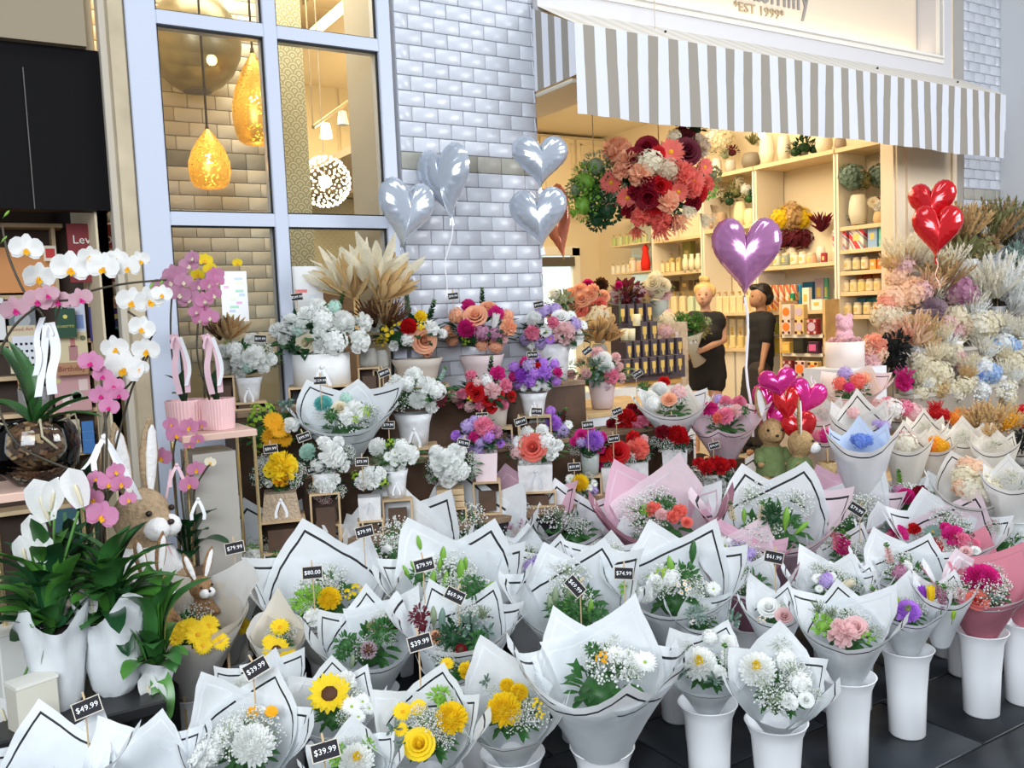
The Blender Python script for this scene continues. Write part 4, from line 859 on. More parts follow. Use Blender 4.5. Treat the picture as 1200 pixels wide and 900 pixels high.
Bq((672,705), 144, 'white wrapped bouquet of tall green tulip leaves and buds', t=36, H=1.15, pc='foam', sh=[('c',60,1.3),('c',20,1.35),('c',115,1.2),('c',175,1.2),('e',262,.98)],
   fl=[('bud','sage',651,700,12,(0,1)),('bud','lightleaf',663,712,10,(.1,1)),('bud','sage',645,708,10,(-.2,1)),('bud','sage',668,697,12,(.05,1)),('bud','lightleaf',692,712,10,(.1,.9)),('bud','leaf',680,708,9,(-.1,.9)),('leaves','leaf',700,718,13),('leaves','leaf',655,715,12),('leaves','leaf',672,712,15)])
Bq((650,668), 96, 'white wrapped bouquet with one cream rose and lilac sprigs', t=28, H=1.35, pc='foam', sh=[('c',80,1.15),('c',10,1.2),('c',160,1.2),('e',268,1.0)], fl=[('rose','cream',640,665,10),('hydra','lilac',622,665,9),('hydra','lilac',630,658,7),('leaves','leaf',640,678,14),('buttons','lightleaf',651,672,6)])
Bq((710,660), 92, 'white wrapped bouquet of lilac and white spray flowers', t=28, H=1.4, sh=[('c',80,1.15),('c',10,1.25),('c',165,1.3),('e',270,1.0)], fl=[('aster','white',686,650,8),('hydra','palepink',681,659,6),('hydra','lilac',705,655,12),('hydra','white',710,648,9),('spike','white',720,660,12,(.5,.5)),('leaves','leaf',697,665,10),('gyp','white',700,640,8)])
Bq((790,685), 146, 'white wrapped bouquet of white alstroemeria and green buds', t=34, H=1.1, sh=[('c',55,1.35),('c',110,1.3),('c',160,1.2),('c',15,1.25),('e',265,.98)],
   fl=[('hydra','white',757,697,10),('carn','white',768,683,10),('hydra','white',788,678,11),('buttons','white',800,690,11),('bud','lightleaf',786,664,12,(-.2,.9)),('bud','leaf',812,646,12,(.1,1)),('leaves','lightleaf',738,690,12),('leaves','leaf',805,675,16),('aster','white',836,690,9),('bud','lightleaf',762,680,7,(-.5,.8)),('gyp','white',815,690,14),('gyp','white',775,690,12),('buttons','lime',775,673,9)])
Bq((820,722), 70, 'narrow white wrap with a black bordered corner beside the alstroemeria', t=30, H=1.6, sh=[('c',100,1.2),('c',20,1.3),('e',270,1.0)], fl=[('leaves','euca',815,722,13),('buttons','white',812,728,6)])
# ---------------- third row
Bq((318,656), 150, 'white wrapped bouquet of white roses beside the tag reading 79.99 on the left', t=38, H=1.0, pw=1.1, sh=[('c',110,1.3),('c',60,1.25),('c',0,1.2),('e',262,1.0,'warm'),('e',200,1.1,'warm')],
   fl=[('carn','white',298,655,12),('leaves','leaf',285,662,11),('leaves','lightleaf',295,645,9),('carn','white',288,648,7),('leaves','leaf',325,652,8),('gyp','white',310,646,8)])
Bq((463,650), 148, 'white wrapped bouquet with a tall pointed back sheet and a folded white lily', t=36, H=1.0, sh=[('c',90,1.55),('c',40,1.45,'foam'),('c',170,1.25),('c',135,1.1),('e',268,1.0)], fl=[('leaves','leaf',421,643,9),('tulip','white',460,647,12,(-.8,.3)),('gyp','white',455,640,10),('leaves','leaf',462,650,8)])
Bq((548,628), 140, 'white wrapped bouquet with the tallest white point left of the pink lined wrap', t=34, H=1.0, sh=[('c',95,1.55),('c',35,1.4,'foam'),('c',160,1.25),('e',268,1.0)], fl=[('leaves','leaf',549,632,8),('grass','leafdark',560,620,12),('leaves','leaf',540,634,5)])
Bq((612,612), 116, 'white wrapped bouquet lined with pink paper', t=34, H=1.1, sh=[('c',105,1.5,'pink'),('c',20,1.35,'pink'),('c',170,1.3),('e',268,1.0)], fl=[('grass','mauve',598,620,9),('grass','mauve',612,617,10),('gyp','palepink',606,626,8)])
Bq((672,618), 104, 'white wrapped bouquet with a large black bordered flap before the plain black cloth', t=30, H=1.15, sh=[('c',110,1.45),('c',30,1.3,'palepink'),('e',268,.95),('c',300,1.25)], fl=[('grass','sage',655,606,12),('gyp','white',670,612,8)])
Bq((772,608), 138, 'dark mauve wrapped bouquet with coral pink roses', pc='mauve', lc=mat('mauve line', (.60,.42,.48)), t=34, H=1.2, sh=[('c',70,1.42,'palepink'),('c',130,1.42,'pink'),('c',20,1.2,'foam'),('e',262,.95),('e',280,1.0)],
   fl=[('carn','coral',766,597,9),('carn','coral',796,600,9),('carn','coral',789,606,8),('rose','coral',805,612,6),('leaves','leaf',783,590,10),('leaves','lightleaf',757,598,8),('carn','palepink',775,603,7)])
Bq((860,575), 86, 'white and pink wrapped bouquet filled with tiny white wax flowers', t=34, H=1.2, sh=[('c',60,1.35),('c',110,1.3),('c',5,1.2,'palepink'),('c',175,1.3,'palepink'),('e',268,1.0,'palepink')], fl=[('gyp','white',848,577,16),('gyp','cream',872,574,14),('gyp','white',860,582,14)])
Bq((905,612), 150, 'white wrapped bouquet of lily buds with a pink band at the front', t=34, H=1.1, sh=[('c',60,1.35),('c',115,1.25),('c',5,1.3,'palepink'),('e',262,.98,'palepink'),('c',200,1.2,'pink')],
   fl=[('bud','lightleaf',921,607,12,(.1,1)),('bud','lightleaf',940,618,9,(.8,.5)),('bud','lightleaf',872,604,8,(0,1)),('spike','cream',858,602,14,(-.2,1)),('spike','cream',892,602,14,(.1,1)),('leaves','leafdark',905,606,14),('grass','leaf',907,600,14),('leaves','leaf',932,613,8)])
Bq((868,655), 96, 'pink and mauve wrapped bouquet with a white chrysanthemum and lilac daisies', pc='palepink', t=34, H=1.25, lc=mat('mauve line', (.60,.42,.48)), sh=[('c',60,1.35,'palepink'),('c',120,1.3,'pink'),('c',10,1.2,'pink'),('e',268,1.0,'mauve')], fl=[('aster','white',849,640,13),('hydra','lilac',870,655,10),('hydra','lilac',880,648,6),('gyp','lilac',865,645,13),('leaves','leaf',900,655,7),('buttons','lightleaf',830,645,7)])
Bq((878,682), 92, 'mauve wrapped bouquet with white lining just below the lilac daisies', pc='mauve', lc=mat('white print', (.8,.8,.8)), t=30, H=1.3, sh=[('c',60,1.1,'white'),('c',120,1.15,'white'),('e',268,1.05,'white'),('e',272,1.0)], fl=[('gyp','white',870,672,10)])
Bq((990,600), 112, 'pink lined wrapped bouquet of unopened lily buds with a price tag', t=34, H=1.1, sh=[('c',50,1.35),('c',120,1.35,'pink'),('c',90,1.2,'pink'),('c',5,1.2,'palepink'),('e',268,1.0,'palepink')], fl=[('bud','leaf',968,594,9,(0,1)),('bud','lightleaf',992,598,6,(.1,1)),('bud','lime',985,598,5,(0,1))])
Bq((990,648), 72, 'small white wrapped bunch of hot pink snapdragons', t=30, H=1.4, sh=[('c',60,1.3),('c',130,1.2),('c',10,1.1),('e',268,1.0)], fl=[('spike','magenta',986,640,18,(.1,1)),('spike','pink',980,636,17,(-.2,1)),('spike','magenta',993,642,14,(.1,1)),('spike','lightleaf',974,624,11,(-.5,.8))], dome=.5)
Bq((975,685), 92, 'white wrapped bouquet with lilac and white asters and a cream sheet', t=28, H=1.3, sh=[('c',60,1.2),('c',130,1.3),('c',10,1.1),('e',268,1.0)], fl=[('hydra','lilac',968,681,8),('aster','white',958,678,7),('aster','white',975,676,6),('aster','white',960,690,5),('tulip','cream',990,686,11,(.9,.2)),('hydra','violet',970,676,5)])
Bq((1052,628), 78, 'white wrapped bouquet with pink hydrangea and a red bloom', t=30, H=1.3, sh=[('c',60,1.3),('c',120,1.35),('c',10,1.2),('c',200,1.0),('e',268,.95)], fl=[('carn','magenta',1052,627,11),('carn','pink',1046,630,8),('carn','red',1071,620,7),('euca','euca',1040,622,10),('gyp','white',1060,612,7)])
Bq((1062,668), 100, 'white wrapped bouquet of mauve stock with a pale pink snapdragon', t=30, H=1.2, sh=[('c',60,1.25),('c',130,1.35),('c',10,1.2),('c',200,1.1),('e',268,.98)], fl=[('spike','mauve',1053,670,15,(.3,.8)),('hydra','mauve',1055,672,9),('spike','palepink',1042,652,15,(-.3,1)),('hydra','burgundy',1067,677,6),('carn','white',1062,664,7),('gyp','white',1065,658,6)])
Bq((1110,630), 112, 'white wrapped bouquet of magenta celosia, succulent rosette and red rose', t=32, H=1.15, sh=[('c',60,1.35,'palepink'),('c',115,1.35),('c',175,1.3),('c',10,1.2),('e',268,.98)],
   fl=[('carn','magenta',1117,628,12),('carn','pink',1126,633,10),('carn','magenta',1108,619,7),('gerbera','euca',1093,624,10),('euca','euca',1090,632,9),('rose','red',1092,640,10),('carn','pink',1143,637,6),('gyp','white',1102,636,7),('berries','leafdark',1136,628,6),('gyp','white',1135,640,7)])
Bq((1130,655), 84, 'pink wrapped bouquet of pale pink spray roses partly hidden behind the big magenta one', pc='pink', line=0, t=30, H=1.3, sh=[('c',60,1.3,'rosepink'),('c',140,1.2,'palepink'),('e',268,1.0,'white')], fl=[('rose','palepink',1132,646,6),('rose','palepink',1125,655,6),('euca','sage',1128,661,10),('buttons','lightleaf',1122,655,6),('rose','white',1143,645,5)])
Bq((1178,632), 88, 'white wrapped bouquet dotted with tiny red and white flowers at the far right', t=28, H=1.3, pc='foam', sh=[('c',60,1.3),('c',130,1.2,'white'),('c',170,1.1),('e',268,1.0)], fl=[('gyp','white',1168,618,12),('gyp','red',1166,616,9),('gyp','white',1172,622,9)])
Bq((1120,590), 84, 'white wrapped bouquet of magenta and burgundy stock near the table', t=30, H=1.2, sh=[('c',60,1.2),('c',130,1.3),('e',268,1.0)], fl=[('hydra','magenta',1142,603,8),('hydra','burgundy',1122,595,9),('hydra','darkred',1112,590,8),('spike','lightleaf',1112,570,14,(0,1)),('hydra','mauve',1107,592,6),('leaves','leaf',1100,580,6),('leaves','leaf',1098,583,7)])
Bq((1066,586), 88, 'white wrapped bouquet with a round magenta chrysanthemum and dark red celosia', t=30, H=1.2, sh=[('c',60,1.1),('c',165,1.2),('c',10,1.2),('e',268,1.0,'foam')], fl=[('mum','magenta',1062,582,10),('carn','darkred',1078,578,9),('hydra','burgundy',1085,585,9),('spike','lightleaf',1054,563,12,(-.1,1)),('hydra','mauve',1053,575,7),('leaves','euca',1041,585,9)])
Bq((1180,590), 84, 'empty looking pale wrap with black lines at the far right behind the others', t=26, H=1.3, pc='foam', sh=[('c',60,1.3),('c',130,1.2),('e',268,1.0),('c',230,1.1)], fl=[('gyp','white',1178,588,9)])
# extra small wraps filling gaps
Bq((612,652), 84, 'white paper wrap between the pink lined wrap and the cream rose', t=26, H=1.4, sh=[('c',80,1.2),('c',150,1.35),('c',10,1.1),('e',268,1.0)], fl=[('gyp','lilac',598,650,7)])
Bq((745,640), 70, 'two pointed white sheets in front of the black cloth', t=24, H=1.5, pc='foam', sh=[('c',110,1.3),('c',50,1.25),('e',268,1.0)], fl=[('gyp','white',745,650,8)])
Bq((1000,690), 74, 'white paper wrap with one bold black line below the snapdragons', t=26, H=1.4, sh=[('c',60,1.2),('c',130,1.2),('e',268,1.0)], fl=[('spike','mauve',1030,700,8,(-.3,1)),('buttons','lime',1022,690,5)])
# ================================================================== boxed arrangements on the steps
A_ = arrange
# top row
A_((378,450), 't3', 66, 36, 'bigbox', (373,388), 54, 34, 'largest arrangement, white hydrangea and carnations in a round white hat box on the top step', fl=[('mum','white',402,378,14),('hydra','white',392,400,15),('carn','white',420,400,13),('carn','white',352,382,11),('carn','white',340,378,10),('rose','cream',358,402,10),('hydra','mint',350,386,8),('hydra','white',378,375,13),('hydra','mint',392,360,8),('carn','white',372,360,10),('carn','white',425,378,11),('leaves','leafdark',345,405,10),('spike','leaf',400,352,10)], auto=[('carn','white',8,9),('gyp','white',6,11)], fill='leafdark', fill2='leaf')
A_((292,470), 't3', 34, 28, 'wrap', (290,417), 34, 24, 'white blooms in a silver paper wrap left of the large hat box', fl=[('carn','white',298,418,13),('hydra','white',275,410,10),('hydra','mint',290,430,7),('gyp','lime',272,400,10),('gyp','white',310,410,10)], auto=[('carn','white',6,8),('gyp','white',5,9)], fill='leaf')
A_((490,452), 't3', 62, 32, 'tanwrap', (480,388), 44, 24, 'red, peach and yellow mixed flowers in grey tan paper on the top step', fl=[('mum','red',479,383,10),('rose','peach',497,399,13),('hydra','white',478,398,8),('buttons','yellow',455,390,10),('buttons','yellow',464,380,8),('carn','white',505,385,9),('carn','yellow',493,371,7),('berries','red',460,368,8),('carn','peach',500,410,8),('spike','sage',478,362,14),('spike','leafdark',505,366,14)], auto=[('carn','white',4,6),('buttons','yellow',3,7),('gyp','white',3,8)], fill='leafdark')
A_((566,452), 't3', 54, 36, 'pinkwrap', (562,384), 44, 26, 'magenta ball dahlia with peach roses in dusty pink paper on the top step', fl=[('mum','magenta',547,385,11),('rose','peach',557,370,12),('rose','peach',573,360,9),('carn','magenta',549,359,8),('carn','magenta',581,368,9),('tulip','white',580,377,10),('carn','peach',595,384,10),('hydra','mauve',565,390,9),('hydra','peach',535,370,9),('spike','leafdark',565,350,12),('hydra','mauve',580,392,8),('buttons','lime',546,399,6)], auto=[('hydra','peach',4,8),('carn','palepink',4,6)], fill='leafdark')
A_((650,450), 't3', 44, 48, 'wrap', (650,386), 42, 27, 'white and lilac flowers with a pale pink peony in silver paper at the pillar edge', fl=[('mum','white',626,374,10),('carn','palepink',662,390,13),('rose','white',657,372,9),('hydra','lilac',636,364,9),('hydra','lilac',673,380,8),('carn','pink',624,390,9),('gerbera','violet',645,397,7),('aster','white',640,388,8),('rose','white',676,395,8),('carn','pink',648,378,7),('hydra','lilac',650,362,7)], auto=[('aster','white',4,6),('hydra','lilac',3,6)], fill='leafdark')
A_((432,430), 't3', 22, 22, 'jar', (425,330), 30, 40, 'tall fan of pale yellow dried palm leaves in front of the window', [('feather','cream',405,345,50),('feather','wheat',415,350,46),('feather','cream',440,340,56),('feather','wheat',445,352,48)], fill=None, fs=1, cat='dried flower arrangement', group=None)
A_((447,432), 't3', 18, 22, 'jar', (447,372), 16, 22, 'brown dried reeds and seed heads between the hat box and the red blooms', [('grass','brown',440,385,34),('grass','tan',450,382,34),('berries','wheat',442,352,6),('grass','brown',455,385,30),('berries','tan',455,360,5)], fill=None, fs=1, cat='dried flower arrangement', group=None)
A_((262,440), 't3', 20, 22, 'jar', (262,385), 20, 22, 'rusty brown dried foliage behind the small white bouquet at the window', [('hydra','brown',262,395,22),('feather','tan',272,392,24),('leaves','brown',258,385,18)] if False else [('feather','tan',268,398,28),('grass','brown',258,400,28),('berries','orange',272,385,8)], fill=None, fs=1, cat='dried flower arrangement', group=None)
# second row
A_((486,522), 't2', 46, 38, 'wrap', (486,458), 42, 24, 'white chrysanthemum and white stock in silver paper with a satin bow on the middle step', fl=[('mum','white',490,468,11),('carn','white',500,452,11),('hydra','white',477,450,10),('gyp','white',470,468,14),('hydra','white',512,458,10),('leaves','burgundy',515,468,9),('spike','mint',518,440,10),('carn','white',485,440,10)], auto=[('carn','white',7,8),('gyp','white',4,9)], fill='leaf')
A_((583,500), 't2', 30, 26, 'tanwrap', (567,459), 38, 25, 'crimson roses around a blush carnation in a small tan wrap on the middle step', fl=[('carn','palepink',577,458,10),('rose','red',558,460,9),('rose','red',553,455,7),('carn','magenta',583,438,9),('carn','pink',592,452,8),('rose','red',585,462,6),('buttons','yellow',552,467,5),('hydra','white',570,446,7),('spike','leafdark',575,430,12)], auto=[('carn','pink',4,6),('rose','red',3,6),('hydra','palepink',3,6)], fill='leafdark')
A_((626,486), 't2', 34, 26, 'wrap', (628,438), 31, 22, 'violet and crimson mixed flowers in silver paper on the middle step', fl=[('carn','violet',638,437,9),('carn','purple',612,440,8),('hydra','lilac',620,428,8),('carn','magenta',616,425,7),('aster','white',628,452,7),('carn','violet',620,446,8),('hydra','white',640,452,6)], auto=[('hydra','violet',5,6),('carn','magenta',4,6),('aster','white',4,5),('carn','red',3,5)], fill='leafdark')
A_((706,478), None, 36, 32, 'pinkwrap', (700,434), 36, 22, 'loose pink and white arrangement with grey eucalyptus on the bench', fl=[('euca','euca',700,430,13),('euca','euca',698,445,11),('carn','pink',716,440,9),('rose','white',706,420,9),('carn','palepink',700,415,8),('mum','white',712,430,8),('gyp','peach',684,425,10)], auto=[('carn','palepink',5,6),('gyp','white',3,8),('hydra','dusty',4,6)], fill='leaf', Y=4.1)
# lower rows standing on crates
A_((570,562), 't1', 28, 32, 'pinkbox', (562,510), 30, 20, 'lilac and pink arrangement with a pale ball bloom in a pink box', fl=[('carn','pink',567,501,12),('hydra','violet',572,511,8),('hydra','lilac',548,500,8),('carn','mauve',580,506,8),('euca','euca',574,524,8),('carn','magenta',555,512,6)], auto=[('hydra','lilac',4,6),('carn','violet',3,6)], fill='leafdark')
A_((628,572), 't1', 40, 30, 'box', (627,523), 34, 22, 'coral rose among white flowers in a square marbled box on a crate', fl=[('rose','coral',624,524,14),('hydra','white',640,517,10),('carn','white',645,530,9),('aster','white',608,518,8),('hydra','palepink',606,530,8),('gyp','lilac',600,518,8)], auto=[('carn','white',6,7),('hydra','white',4,7)], fill='leaf')
A_((650,520), 't2', 28, 24, 'wrap', (645,498), 28, 18, 'round violet chrysanthemum with lilac stock behind the coral rose box', fl=[('mum','violet',648,496,10),('aster','white',635,492,8),('hydra','lilac',658,505,8),('hydra','violet',645,482,6),('spike','burgundy',660,488,10)], auto=[('aster','white',3,6),('hydra','lilac',3,6)], fill='leafdark')
A_((692,556), 't1', 22, 26, 'glass', (690,516), 24, 16, 'round purple bloom with dark pink roses in a small glass vase', fl=[('mum','violet',696,516,12),('rose','magenta',681,510,7),('hydra','lilac',681,518,6),('carn','magenta',705,512,6),('hydra','leafdark',690,528,8)], auto=[('carn','magenta',2,5),('gyp','white',2,7)], fill='leafdark')
A_((721,572), 't1', 31, 26, 'box', (718,533), 24, 17, 'dark red roses with white sprays in a square marbled box on a crate', fl=[('rose','red',724,530,12),('rose','red',707,531,9),('rose','magenta',702,544,5),('carn','darkred',712,522,7),('gyp','white',715,545,9),('gyp','white',728,545,9)], auto=[('gyp','white',3,8),('rose','red',2,6)], fill='leafdark')
A_((748,563), 't1', 24, 22, 'box', (746,527), 20, 17, 'coral pink carnation with a crimson rose in a marbled box', fl=[('carn','coral',747,526,13),('carn','red',742,513,8),('gyp','white',738,538,8),('gyp','white',757,535,6)], auto=[('carn','palepink',3,5)], fill='leafdark')
A_((745,520), 't2', 26, 20, 'wrap', (742,495), 28, 19, 'crimson carnation cluster with pink ranunculus behind the coral carnation box', fl=[('carn','red',735,490,11),('rose','pink',745,501,7),('carn','pink',752,495,8),('rose','red',728,505,7),('rose','red',760,505,7)], auto=[('carn','darkred',4,6),('gyp','white',2,7)], fill='leafdark')
A_((791,547), 't1', 29, 22, 'box', (788,515), 25, 18, 'scarlet chrysanthemum with white sprays in a square box at the right end of the crates', fl=[('mum','red',793,509,12),('carn','darkred',777,507,9),('gyp','white',780,521,10),('gyp','white',793,526,8),('carn','red',802,515,6)], auto=[('gyp','white',3,7),('carn','darkred',3,6)], fill='leafdark')
A_((838,575), 'tt', 26, 20, 'box', (838,551), 27, 14, 'scarlet carnation cluster ringed with white sprays low on the right of the crates', fl=[('carn','red',845,546,10),('carn','red',829,547,9),('carn','red',839,542,8),('gyp','white',828,560,10),('gyp','white',845,562,11),('gyp','white',857,556,8)], auto=[('gyp','white',3,8),('carn','red',2,6)], fill='leafdark')
A_((680,603), 't1', 20, 20, 'glass', (679,570), 20, 16, 'single yellow ball bloom ringed by white daisies in a tiny glass vase', fl=[('mum','yellow',680,566,10),('aster','white',668,571,6),('aster','white',690,572,5),('aster','white',668,561,6),('hydra','lilac',696,575,5)], auto=[('aster','white',5,5),('gyp','white',4,6)], fill='leafdark')
A_((330,605), 't1', 46, 30, 'burlap', (326,553), 32, 22, 'yellow carnation and yellow roses in a burlap covered box', fl=[('carn','yellow',330,547,17),('carn','gold',329,561,9),('rose','yellow',318,551,8),('gyp','white',306,558,12),('gyp','white',345,562,10),('leaves','leaf',328,575,10),('aster','white',315,567,5)], auto=[('gyp','white',3,9)], fill='leafdark')
A_((314,560), 't2', 30, 22, 'wrap', (316,500), 36, 28, 'yellow lilies with lime filler behind the burlap box', fl=[('gerbera','gold',320,494,12),('gerbera','gold',327,503,11),('gerbera','gold',318,512,12),('carn','white',341,498,9),('buttons','lime',300,492,10),('buttons','lime',294,505,9),('gerbera','gold',334,515,9),('euca','euca',334,478,12)], auto=[('buttons','lime',4,8),('gyp','white',3,9)], fill='leaf')
A_((384,612), 't1', 24, 18, 'jar', (384,569), 22, 16, 'small white spray arrangement in a squat grey stoneware jar', fl=[('carn','white',384,570,9),('carn','white',392,562,7),('carn','white',375,566,7),('gyp','white',370,575,9),('gyp','white',398,576,8)], auto=[('gyp','palepink',3,8),('carn','white',2,6)], fill='leafdark')
A_((380,575), 't1', 30, 22, 'wrap', (380,533), 30, 22, 'white carnation with a mint chrysanthemum in silver paper', fl=[('carn','white',389,533,15),('mum','mint',361,530,10),('carn','white',380,520,9),('hydra','white',372,545,8),('carn','white',402,545,8)], auto=[('gyp','white',4,9),('carn','white',3,7)], fill='leafdark')
A_((465,582), 't1', 30, 32, 'wrap', (462,532), 31, 20, 'white daisies and pale blooms in a tall silver wrap', fl=[('mum','white',443,524,11),('aster','white',455,535,6),('carn','white',478,533,12),('buttons','lime',457,520,6),('gyp','sage',445,538,9),('hydra','white',470,522,8)], auto=[('aster','white',4,6),('carn','white',3,8)], fill='leaf')
A_((434,607), 't1', 26, 26, 'box', (434,561), 22, 15, 'white carnations with lime accents in a small marbled box', fl=[('carn','white',434,560,13),('buttons','lime',417,557,6),('buttons','lime',449,565,7),('carn','white',445,555,8),('carn','white',424,566,8)], auto=[('gyp','white',3,7)], fill='leafdark')
A_((528,592), 't1', 32, 22, 'crate', (528,545), 31, 24, 'large pure white carnation dome in a wooden box with a grey bow', fl=[('carn','white',522,542,17),('carn','white',537,550,13),('carn','white',512,532,10),('carn','white',535,530,11),('gyp','white',508,545,9),('carn','white',525,560,11)], auto=[('gyp','white',4,8),('carn','white',4,8)], fill='leaf')
# wrapped bouquets on the upper steps
Bq((402,482), 104, 'white wrapped bouquet with a teal chrysanthemum standing on the middle step', base=.87, z0=.01, t=34, H=.95, buck=None, pc='foam', sh=[('c',70,1.35),('c',130,1.5),('c',15,1.45),('e',262,.98),('c',230,1.0)],
   fl=[('mum','teal',379,474,11),('rose','cream',398,478,8),('carn','white',416,482,12),('carn','white',407,490,9),('buttons','lime',428,484,8),('buttons','lime',416,493,6),('hydra','mint',405,467,7),('spike','white',421,458,10,(0,1)),('leaves','leaf',388,487,9)])
Bq((788,470), 78, 'pale wrapped bouquet with one white ball chrysanthemum and peach rose on the middle right', base=.77, z0=.02, t=34, H=1.0, buck='p', sh=[('c',60,1.15,'ivory'),('c',150,1.2),('c',20,1.2),('e',268,1.0)],
   fl=[('mum','white',773,457,10),('carn','red',778,448,7),('rose','peach',784,468,8),('hydra','palepink',795,460,9),('carn','white',762,466,8),('leaves','leaf',755,455,9),('hydra','white',765,472,8)])
Bq((848,487), 84, 'pale pink wrapped bouquet of peonies with a pointed black bordered front', pc='palepink', base=.66, z0=.02, t=34, H=1.05, buck='p', k=.65, sh=[('c',60,1.2,'palepink'),('c',130,1.1,'palepink'),('c',185,1.25),('c',355,1.4),('c',262,1.15)],
   fl=[('carn','magenta',833,480,9),('carn','pink',850,488,10),('rose','coral',851,484,7),('carn','pink',850,471,7),('carn','pink',866,472,8),('carn','palepink',862,482,8),('carn','coral',842,490,7),('hydra','lilac',842,468,6),('leaves','leaf',872,482,7),('hydra','white',826,470,7)])
Bq((998,447), 76, 'shallow peach wrapped bouquet of coral and lilac blooms on the white table', pc='peach', base=.82, z0=.02, t=40, H=.8, buck='p', sh=[('c',60,1.1,'peach'),('c',150,1.15,'peach'),('c',10,1.2,'palepink'),('e',265,1.0,'palepink')],
   fl=[('hydra','lilac',990,438,8),('hydra','coral',1005,447,9),('hydra','coral',984,450,8),('hydra','magenta',995,454,6),('hydra','peach',1014,443,7)], fill='leaf')
# price tags among the steps
for x, y, D, tx, lb, tl in ((348,348,4.2,'$249.99','price tag high beside the largest white hat box',5),(305,397,4.05,'$69.99','price tag on the small white wrap left of the hat box',-5),(463,346,4.45,'$119.99','price tag above the red and yellow mixed flowers',0),(531,347,4.6,'$99.99','price tag above the magenta ball dahlia',4),(631,357,4.9,'$94.99','price tag above the white and lilac flowers at the pillar',8),
    (450,437,4.15,'$89.99','price tag tilted above the white stock on the middle step',20),(375,446,3.9,'$129.99','price tag on the teal chrysanthemum bouquet',0),(624,416,4.5,'$79.99','price tag above the violet and crimson flowers',0),(688,411,4.9,'$84.99','price tag leaning on the dried leaf fan',35),
    (356,512,3.75,'$99.99','price tag tilted left of the mint chrysanthemum',18),(317,526,3.6,'$89.99','price tag standing above the yellow carnation box',5),(367,550,3.7,'$55.99','tilted price tag above the grey stoneware jar',14),(424,541,3.75,'$75.99','price tag beside the white daisies wrap',0),(455,498,3.95,'$79.99','price tag in front of the big silver bow',-3),
    (543,519,4.0,'$75.99','tilted price tag on the white carnation dome',-15),(565,488,4.15,'$84.99','price tag above the lilac and pink box',0),(610,494,4.15,'$89.99','price tag tilted left of the violet chrysanthemum',14),(629,482,4.35,'$79.99','price tag above the violet chrysanthemum',-5),(689,498,4.2,'$59.99','price tag above the purple bloom in glass',3),(719,514,4.40,'$69.99','price tag between the red roses and coral carnation',6),
    (723,482,4.72,'$64.99','tilted price tag left of the crimson carnation cluster',18),(787,490,4.7,'$74.99','price tag above the scarlet chrysanthemum box',0),(673,547,4.0,'$59.99','price tag above the yellow ball bloom',2),(837,522,4.6,'$94.99','tilted price tag on the pointed peony wrap',12),(838,571,4.55,'$45.99','small price tag below the scarlet carnation cluster',5),(747,438,5.0,'$79.99','tilted price tag left of the white ball chrysanthemum wrap',28)):
    tag(x, y, D-.12, tx, lb, tl, w=.052)
for x, y, D, tx, lb, tl in ((275,642,3.1,'$79.99','price tag reading 79.99 on the far left white rose bouquet',10),(366,671,2.9,'$80.00','price tag behind the yellow chrysanthemum and green sprigs',3),(427,623,3.25,'$79.99','price tag left of the pointed sheet with the folded lily',12),(497,662,2.85,'$79.99','upper price tag among the green lily buds',12),(533,698,2.85,'$69.99','lower price tag tilted in front of the lily buds',-28),
    (492,753,2.45,'$39.99','price tag reading 39.99 before the tan banksia',14),(381,880,2.1,'$39.99','price tag reading 39.99 at the bottom edge',14),(674,687,2.8,'$69.99','tilted price tag among the tulip leaves',-50),(731,672,3.0,'$74.99','price tag on the lilac and white spray bouquet',-5),(907,653,3.1,'$61.99','price tag on the pink banded lily wrap',-15),(1004,597,3.5,'$79.99','tilted price tag in the pink lined lily wrap',-38),(300,783,2.4,'$39.99','dark price tag behind the half hidden white chrysanthemum',30)):
    tag(x, y, D-.15, tx, lb, tl, w=.060)
tag(102,829,2.15,'$49.99','chalk price tag pegged before the white wrapped peace lily pots',22,w=.062)
# glowing wire ball
P = onZ(667, 478, .922); s = DD(P)/F; T = thing('light_ball', 'round glass ball filled with glowing fairy lights on the bench', 'lamp', P)
b = MB(); b.ball((0,0,13*s), 13*s, 20); b.obj('glass_globe', mat('fairy glass', (.80,.74,.50), .2, trans=.4, spec=.6), T, True)
b = MB()
for d in fib(60, PI): b.ball(V((0,0,13*s))+d*13.2*s*random.uniform(.97,1.0), .0035, 5)
b.obj('fairy_lights', mat('fairy light glow', (1,.85,.45), emit=7), T, kind='stuff')
